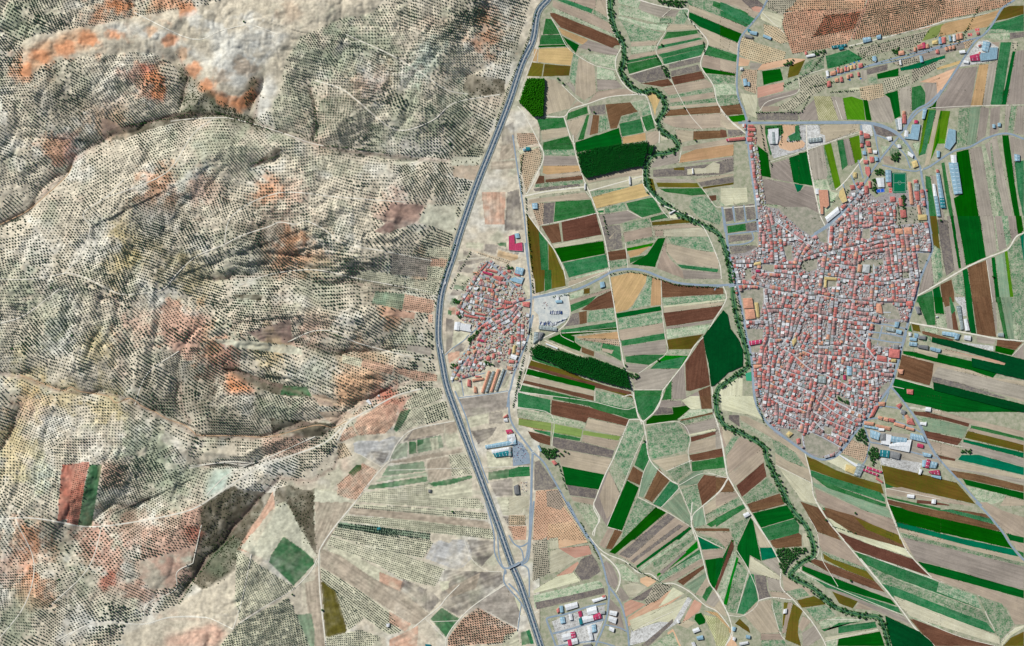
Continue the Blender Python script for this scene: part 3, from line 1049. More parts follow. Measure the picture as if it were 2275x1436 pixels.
D_ROADS="""@1600 460 4.694
a5 20,0 60,250 90,480 130,640 180,830 230,1090 290,1436
a5 2160,-60 2170,150 2210,400 2200,480 2090,740 2040,930 1960,1200 1900,1436
a4 950,310 1100,220 1250,90 1320,10
a3 50,190 240,165 400,130
a3 60,290 400,250
a3 130,0 150,150
a3 250,0 265,150
a3 330,265 345,340 250,385 90,400
a3 -60,870 -40,840 30,820 160,810
@1600 740 4.694
a5 290,60 330,300 350,600 390,780 500,950 660,1080 880,1240 980,1300 1080,1320 1200,1290 1290,1200 1400,1050 1480,960 1560,840 1770,570 1820,430 1870,250 1900,130 1940,0
a4 1780,560 1900,700 2040,900 2160,1130 2253,1290
a3 1620,780 1700,760 1760,610
a3 1700,760 1890,800 1910,900
a3 1490,920 1640,890 1910,950 2100,1040
a3 1510,990 1560,1130 1640,1150 1800,1190 2250,1310
a3 1560,1150 1520,1320 1440,1430
@1150 0
d2 0,1060 60,1130 130,1260 210,1420 240,1500
d2 460,1165 480,1220 530,1380 570,1440
d2 270,1160 460,1165 530,1090 690,1040 900,970 1150,945 1270,950
d2 885,0 900,170 960,330 1020,430 1030,480 985,570 980,690 1050,830 1150,920 1270,950 1310,1030 1350,1180 1410,1300 1410,1430
d1 330,170 400,290 480,450 560,530 700,620 785,660
d1 440,850 600,1000 650,1030
d1 785,660 985,700
d2 1210,0 1400,55 1600,90 1700,95 1700,180 1800,290 1890,400 1890,470 1840,570 1830,670 1950,850 1990,1020 2100,1180 2240,1300
d1 1530,90 1440,170
d1 1480,310 1380,490 1430,610 1520,780 1700,1120 1840,1290
d2 2240,370 2200,430 2190,620 2180,800 2190,950 2240,1060
d1 1110,750 1450,650 1830,560
d1 200,475 80,770 0,1010
d1 705,1050 715,1140
d1 1230,1170 1280,1310
@1130 300
a3 40,0 90,350 130,620 165,900 210,1436
d2 300,80 340,150 345,250 270,420 200,560 170,590
d2 640,0 665,180 745,430 800,560 870,740 930,930 980,1150 1010,1360
d3 160,610 400,560 750,520
d2 150,740 310,960 430,1110 530,1290 570,1436
d1 1165,1080 1190,1330
d2 800,560 1340,410
d1 770,560 830,640
d2 1340,310 1340,480 1400,570 1500,680 1650,750 1850,830 1960,950 2060,1170 2110,1310 2120,1436
d1 1460,620 1530,750 1600,830
d1 1180,750 1330,830
d1 1920,520 1980,600 2060,710 2120,720
d1 320,900 640,840 880,780
d1 1700,270 1720,160
d1 20,240 70,240
@1150 600
a5 150,275 350,240 600,190 820,85 950,15 1120,-10 1280,15 1430,75 1600,130 1800,150 2000,155 2080,150 2244,140
d2 0,-1 0,0
d2 900,-5 930,160 970,400 1000,620 1040,830 1060,950 1120,1090 1190,1400 1240,1540
d2 2050,160 2080,290 1960,500 1870,650 1760,760 1700,870 1600,1010 1450,1200 1440,1270 1350,1436
d2 1865,660 1900,930 1940,1200 1950,1436
d1 1430,80 1440,400 1470,650 1490,820 1310,960 1210,1030
d1 430,620 440,660 560,720
d1 160,265 480,180 900,10
d2 20,1200 90,1000 170,740 410,600 520,460 500,230
d1 15,1215 590,1290 780,1320 1060,1390 1170,1370
d1 270,700 650,870 1080,1000
d1 770,1190 770,1310
d1 1160,1195 1460,1195
d1 430,630 1000,600
@1130 880
d2 1130,10 1240,0 1290,200 1340,260 1370,400 1410,640 1600,830 1690,880
d2 1200,235 1300,235 1340,260
d2 1340,260 1480,130 1530,0
d2 1200,240 1120,440 1040,630 960,790 870,1020 850,1090 910,1220 870,1310 850,1400
d2 2030,0 2040,160 2090,290 2130,500 2170,750 2190,810 2244,900
d2 2190,820 2110,950 1930,1100 1850,1170 1825,1240 1830,1320 1870,1436
d1 1350,270 1350,390 1240,640 1110,980 980,1300
d1 1690,890 1760,1050 1830,1220
d1 1360,290 1700,260 1810,410 1790,560 1820,740
d1 1290,1010 1600,1170 1820,1310
d1 1400,640 1340,780 1290,1010
d1 1700,890 1940,770 2170,815
d1 1570,750 1830,640
d1 1700,920 1520,1110 1470,1100
d1 80,110 430,190 430,500
d1 1940,1100 1970,1280
a4 0,0 10,200 60,320 150,440 240,560
a5 240,560 230,760 225,1000 215,1200 210,1436
a4 240,560 350,660 430,800 520,960 620,1150 700,1280 790,1420
@1130 1116
a4 590,-5 690,190 800,350 900,510 950,660 990,820 1060,920 1120,1020 1160,1150 1190,1300 1200,1436
a4 225,0 210,300 190,470 170,560 110,610 0,650
a3 0,330 60,420 130,440 200,400
a3 0,650 60,640 130,630 190,660 205,760 205,950
a3 60,420 130,480 150,590
a4 0,810 100,910 160,1010
a4 1000,850 1000,960 980,1130 940,1260 880,1400 870,1436
a4 970,1010 800,1040 590,1110 400,1150 380,1180 420,1290 470,1436
a4 440,1310 600,1270 760,1220 950,1170
a3 950,1220 1100,1250 1180,1290
a3 470,1436 700,1400 880,1390 1060,1436
d2 840,330 840,300 900,180 850,70 850,0
d2 800,340 950,500 1160,590 1290,700 1420,720 1530,810 1640,810 1800,890 1960,1030 2080,1090 2200,1240
d2 1830,0 1820,200 1880,350 1940,580 2000,800 2110,950 2190,1130 2230,1260 2230,1330 2160,1430
d3 920,510 1030,600 1100,700 1110,800 1070,900
d1 990,250 1140,290
d1 1870,330 2140,460
d1 1240,1290 1440,1180 1640,1090
d1 180,1140 300,1090 100,1150 120,1436
@1590 880
d2 0,240 60,430 100,680 125,810 230,990 320,1120 420,1280 520,1436
d2 125,810 60,920 0,990
d1 0,805 125,815
d2 890,570 930,720 960,860 975,990 1050,1130 1150,1290 1280,1436
d1 1620,560 1650,700 1690,900 1710,1050 1790,1250 1840,1430
d1 600,690 960,870
d1 1700,920 2244,1030
d1 1900,110 2244,145
@1590 1116
d2 270,0 380,180 520,380 600,520 650,650 650,840 770,970 950,1180 1060,1350 1100,1436
d1 210,480 330,680 430,980 280,1130 130,1130
d2 430,980 560,950 770,975
d2 0,890 60,1000 130,1130 160,1290 100,1430
d1 330,680 210,1110
d2 1000,0 1110,170 1350,470 1600,760 1760,950 1880,1110 1980,1250 2030,1290
d1 1360,480 1800,630 2244,790
d1 1060,500 1060,570 1160,740 1220,840
d1 860,640 870,700 1240,870 1900,1140
d1 920,590 1000,550 1030,470 1010,300 930,150
d1 690,1370 640,1300 560,1020
d1 1090,1390 1620,1270
d1 1100,1170 1440,1170
@1600 0
a4 470,0 400,130 320,230 220,350 190,430 175,620 165,850 190,1000 240,1110 265,1220
a5 180,1225 700,1225 1300,1220 1550,1235 1700,1290 1780,1340 1860,1436
a3 1060,780 1300,710 1600,620 1900,540 2244,450
d2 1290,460 1700,360 2120,250 2244,200
d1 0,1090 60,1170 200,1290 260,1340
a4 265,1225 260,1436
a3 1400,1250 1420,1436
a3 1510,1240 1550,1340 1560,1436
d1 780,770 1040,690
d1 780,780 790,880 740,940 480,1010 390,1110
d1 400,110 650,340
d1 1220,1200 1150,1000
a4 1850,1310 1870,1240 1970,1120 2080,1060 2150,1000 2244,860
@1775 200
a4 990,450 1040,400 1110,270 1180,190 1280,140 1380,50 1420,0
a5 700,330 870,380 990,450 1080,540 1170,700 1210,780 1230,900 1260,1050 1290,1300 1320,1436
a4 1240,790 1310,760 1540,610 1700,570 1850,490 2000,440 2110,440 2244,490
a3 0,330 700,330
a4 990,470 900,580 740,790 560,1080 450,1190 290,1340 150,1436
a3 740,370 780,560 810,720
a3 620,350 650,560 690,780 720,850
a3 830,750 1000,790 1150,810 1200,800
a3 960,550 1060,650 1110,780
a3 770,450 900,500 960,550
d2 75,350 85,600 150,980 200,1200 230,1400
d2 640,680 480,890 370,1000
a3 590,700 640,880
a3 520,850 580,1000
d1 90,600 600,410
d1 1320,180 1720,160 2244,150
a3 440,940 480,1110
@1775 0
a4 2150,0 2020,90 1940,230 1850,340 1750,420 1600,650 1500,800 1400,950
a3 270,780 700,660 1000,600 1400,480 1800,370
d1 1310,250 1480,210 1900,130
@1975 480 7.48
d3 470,1330 900,1080 1300,850 1620,700 1850,610 1990,540 2110,350 2244,280
d1 1620,740 1720,1436
a3 470,600 680,600
@1875 660 5.61
d3 820,320 1100,370 1420,430 1700,480 1900,520 2244,550
a3 300,320 620,360 800,410
a3 480,370 420,590
a3 310,440 480,450 740,500
a3 310,510 570,560 720,570
d1 650,1015 1090,1130
d1 590,1110 750,1145
d1 2244,580 2100,730
@1925 900 6.411
a4 560,0 760,270 850,470 1000,720 1150,900 1300,1060 1500,1290 1640,1436
d1 860,480 1370,600
d1 620,50 830,70
@1925 1116
a4 1090,0 1200,110 1350,290 1440,430 1571,580
d2 210,0 260,150 320,300 390,460 480,580 650,750
d1 0,530 640,760 1110,920 1200,1130 1330,1360
d1 1571,1235 1440,1290 1340,1400
d2 -60,560 150,820 330,1050 480,1250 620,1370 680,1436
d1 350,1010 480,1140 900,1330 1300,1436
@1590 260 5.61
a4 385,0 390,200 420,500 450,740 490,1000 510,1200 530,1436
a5 385,75 900,75 1500,75 1900,80 2100,130 2244,200
d2 1130,100 1140,420 1220,830 1300,1230
d2 490,1110 80,1140
a3 220,1110 240,1310
a3 350,1100 380,1300
a4 80,1140 120,1436
d1 680,560 1140,410 1800,190
d2 150,0 220,90 370,200
d2 1300,1230 1380,1390
@950 540 7.006
a4 1520,0 1560,300 1600,600 1610,850 1600,1100 1580,1436
a3 1640,880 1660,850 1900,790 2200,715 2242,710
a3 950,300 1100,430 1250,580 1400,700
a2 950,310 840,450 780,530 680,720 560,900 500,1060
a2 860,500 1100,590 1250,600
a2 740,650 900,680 1060,720
a2 680,790 900,870 1200,950 1300,960
a2 600,930 900,1000 1130,1060
a2 520,1100 900,1160 930,1190
a3 1600,880 1420,920 1300,980 1000,1160 800,1300 660,1436
a2 1440,960 1280,1160 1060,1280 920,1370 860,1436
a2 1420,1060 1300,1230 1150,1370
a2 1060,640 1040,830 1020,900
d1 470,280 700,240 900,230
@950 700 7.006
a4 1640,0 1600,200 1540,430 1450,640 1350,900 1290,1150 1270,1200 1240,1436
a2 1450,130 1440,300 1450,500 1430,620
a2 1060,150 920,240 840,350 770,450
a2 640,310 560,400 400,510 270,630
a2 790,500 720,700 650,860
a3 640,640 480,860 380,1050
a2 520,1000 900,900
a2 520,1010 560,1260
a2 470,1290 900,1240 1250,1180
a2 880,620 760,680
d1 1150,560 880,620 850,780 780,850
a2 1230,860 1120,1140
@750 860
a3 1170,40 1280,300 1350,560 1400,690 1450,830 1500,960
d2 1190,100 1250,110 1700,45
d3 0,530 100,360 200,290 420,170 600,80 860,10
d2 500,760 600,560 760,420 1160,340
d2 0,1360 150,1180 330,940 470,780 520,740
d1 240,680 440,800
d1 510,830 1900,790
@700 1116
d3 400,0 200,240 70,430 40,540 50,900 110,1436
d1 0,650 40,560
a3 1700,0 1780,300 1790,500 1850,630 1900,680 1900,720
a3 1820,290 1830,500 1870,640 1920,660
a4 1920,660 2080,610 2130,540 2150,300 2180,-10
a3 1890,680 1880,780 1920,850 2050,1000 2130,1150
a2 2020,1290 2040,1120 2060,1000
d2 980,1250 1100,1150 1240,1040 1310,950 1440,820
d2 1900,820 1580,1030 1400,1210 1310,1350 1300,1436
d1 1100,1160 1310,1370
d1 1150,1190 1440,1180
d1 1870,690 1700,680 1560,560 1490,380
@0 0 1
d3 -10,1153 60,1148 120,1155 190,1170 260,1165 350,1150 430,1130 480,1100 540,1060 590,1030 640,1015 720,985 760,950
d2 420,1040 500,1026 560,1030 600,1045
d3 130,1420 200,1385 250,1380 320,1385 380,1370 460,1370
"""
D_STREETS="""@1600 460 4.694
500,70 520,160 550,330 560,560 575,600
640,240 650,400 690,560
430,270 430,480
1290,200 1270,400 1250,580 1220,740 1190,940 1180,1040 1140,1430
1140,200 1120,450 1095,600 1070,760 1050,910 1020,1030 1010,1250 1010,1436
1475,240 1450,400 1420,600 1370,960 1330,1180 1290,1436
1440,0 1440,210
1580,0 1595,200
1345,60 1370,200
1790,0 1810,180 1850,560 1870,760 1900,940
1745,340 1780,600 1810,760 1830,960
1905,220 1960,640 1980,740
2010,220 2040,480 2075,730
940,340 870,430 820,520 790,640 820,710 880,860 880,930 790,1080
1600,600 1610,800 1590,970 1600,1090 1540,1300 1530,1436
455,850 460,980 490,1100 520,1330 480,1436
700,890 650,1080 620,1340
750,1080 700,1370 640,1436
900,1010 820,1190 740,1420
780,710 780,880
130,590 280,590 440,590 580,600 800,600
160,800 370,815 530,860 700,885 900,920 1050,920 1200,945 1370,965 1580,985 2000,1000
840,545 1000,480 1120,465 1270,430 1460,395 1650,340 1830,320
1450,470 1650,430 1750,420
1100,580 1250,600 1420,615
1600,780 1800,770 2080,740
1070,715 1220,735 1400,760 1590,780
430,680 620,690 800,710
530,330 700,320 800,310
560,140 700,240 830,330 940,390
1470,225 1700,200 1820,190
1340,1070 1590,1100 1780,1100
880,1110 1020,1115 1180,1150 1340,1180 1620,1210 1900,1260
1330,1270 1540,1290 1640,1310 1900,1330
500,1060 640,1060 760,1060
500,1370 640,1370 700,1360
260,1180 480,1180
260,600 290,700 350,790
430,590 430,680
1690,1240 1640,1436
1850,480 2040,470 2200,480
1700,610 1840,600
1330,1270 1520,1436
1600,90 1790,100
520,430 400,430
@1600 740 4.694
520,0 450,180 435,320
510,60 500,320
690,60 600,110 560,180 530,320 515,500 500,640 480,760
680,130 610,230 580,320 565,430
470,340 430,420 430,560
770,0 720,130
910,0 830,160
1010,0 1020,180 1000,400 970,500 940,660 900,800 860,1040
1150,0 1120,250 1100,430
1300,0 1270,200 1230,480 1220,500 1200,660
1530,0 1510,220 1490,380 1460,600
1500,120 1620,270
780,250 700,420 640,560 600,660 560,760
770,560 720,690 670,830 630,960
610,720 600,920
430,680 420,770
1160,490 1090,620 1030,760 960,920 910,1020
1640,140 1620,300 1600,480 1620,600 1600,700
1760,150 1750,300
1380,350 1370,580 1350,680 1360,760
1440,640 1430,800
1550,720 1520,850
340,330 470,330 520,330
660,170 780,230 860,180 1010,240
1010,130 1150,130 1300,130 1500,150
1020,220 1260,240 1500,275 1620,300 1850,320
570,350 700,400 840,440 970,470
790,250 900,350 1000,400
1000,410 1100,440 1230,490 1370,570 1480,600 1640,610
1240,330 1480,380 1620,400 1820,420
520,430 660,480 790,540 940,610
510,520 650,570
500,620 620,660 800,720 920,740
560,700 700,760 890,810
660,840 880,950
1090,640 1210,720 1330,780 1480,850
1040,720 1200,830 1400,930 1470,930
970,820 1110,900 1250,960 1380,1010
980,920 1060,1000 1220,1060 1340,1110
910,1020 1060,1080 1260,1190
1370,490 1480,490 1600,480
1700,300 1690,400
1110,900 1060,1000
1250,960 1220,1060
850,1060 880,1200
"""
D_OPEN="""@1600 460 4.694
-50,0 270,0 390,0 400,250 400,400 270,500 100,520
600,0 900,0 1100,100 1100,200 950,300 850,240 700,110 640,60
660,400 740,400 750,540 690,560
1490,230 1560,230 1560,330 1480,330
1290,240 1460,240 1440,380 1280,400
1460,560 1690,540 1700,600 1600,620 1590,690 1400,690
1690,1010 1780,1000 1860,1080 1880,1170 1750,1170 1680,1130
1610,1210 1960,1200 1920,1436 1540,1436 1600,1300
1830,0 2160,0 2160,160 1830,190
210,880 460,840 460,940 400,1180 240,1180
440,600 560,600 560,680 440,650
1080,720 1220,740 1210,830 1070,830
850,560 1010,540 1010,640 920,680 830,640
260,640 320,640 330,760 260,760
270,1270 450,1270 430,1436 300,1436
1890,680 1970,670 1970,740 1890,740
1000,240 1110,230 1120,380 1040,360
2060,480 2190,480 2100,700 2070,600
@1600 740 4.694
1310,340 1380,350 1370,480 1310,480
1180,630 1340,690 1350,760 1230,720
1020,440 1100,440 1100,540 1010,520
1250,430 1330,430 1330,520 1260,520
870,1070 960,1040 1230,1190 1220,1230 1050,1290 900,1240
610,1000 780,1000 850,1040 860,1190 680,1080
300,70 430,60 400,200 320,200
1650,580 1760,500 1760,560 1640,680
1090,970 1170,1000 1150,1060 1080,1040
1000,420 1020,440 1000,430
1640,70 1780,80 1760,150 1650,130
"""
D_GROVES="""@1150 0
v 90,785 270,785 255,1160 160,1165 15,1020
x 1450,650 1500,690 1510,790 1460,760
x 1395,0 1680,0 1670,50 1620,75 1500,60 1410,25
@1130 300
X 680,180 880,125 1380,60 1390,110 1340,310 1200,330 770,435 730,380 700,280
X 1400,110 1460,95 1420,200 1390,180
@1150 600
X 130,790 200,735 380,800 420,800 660,870 740,870 1080,1000 1130,1190 900,1130 500,1010 330,920 150,860
x 1085,1010 1215,1045 1195,1085 1080,1060
z 1850,665 2050,400 2090,440 2120,580 2200,690 2244,800 2244,960 2100,1020 1960,1150 1930,1160 1900,930 1870,800
@1130 880
x 320,520 480,520 485,620 400,635 340,590
@1590 1116
x 590,460 880,450 930,500 860,510 720,640 690,720 650,690 620,560
z 1690,1130 1900,1230 2030,1290 2150,1390 2180,1436 1760,1436 1700,1220
@1590 880
x 1380,400 1440,320 1480,330 1530,500 1400,430
x 1520,560 1540,490 1620,520 1630,600 1560,700 1530,620
x 1210,0 1330,60 1320,90 1240,50
@1600 0
x 660,600 730,590 720,640 620,660
x 900,520 1050,490 1050,540 960,550
x 1700,500 1780,470 1780,530 1740,540
@1775 200
x 905,640 1000,620 1000,715 915,700
x 740,800 840,780 850,850 760,850
x 730,880 765,890 765,1020 730,1010
x 1010,1050 1060,1040 1070,1190 1040,1200
x 610,60 620,60 620,70
@1875 660 5.61
z 1100,500 1370,550 1650,630 2244,780 2244,1030 2020,980 1600,870 1590,760 2000,850 2020,820 1600,700 1090,560
z 1110,1060 2244,1340 2244,1436 2150,1425 1120,1160
@1925 900 6.411
x 1320,620 1420,640 1490,630 1480,690 1340,670
@950 540 7.006
x 460,1120 560,1110 550,1160 480,1170
x 380,860 500,890 520,960 380,930
x 1230,330 1340,380 1330,410 1220,420
@950 700 7.006
x 620,380 820,170 850,200 640,470
x 890,720 960,730 1030,780 900,790
x 330,810 400,740 500,770 380,840
"""
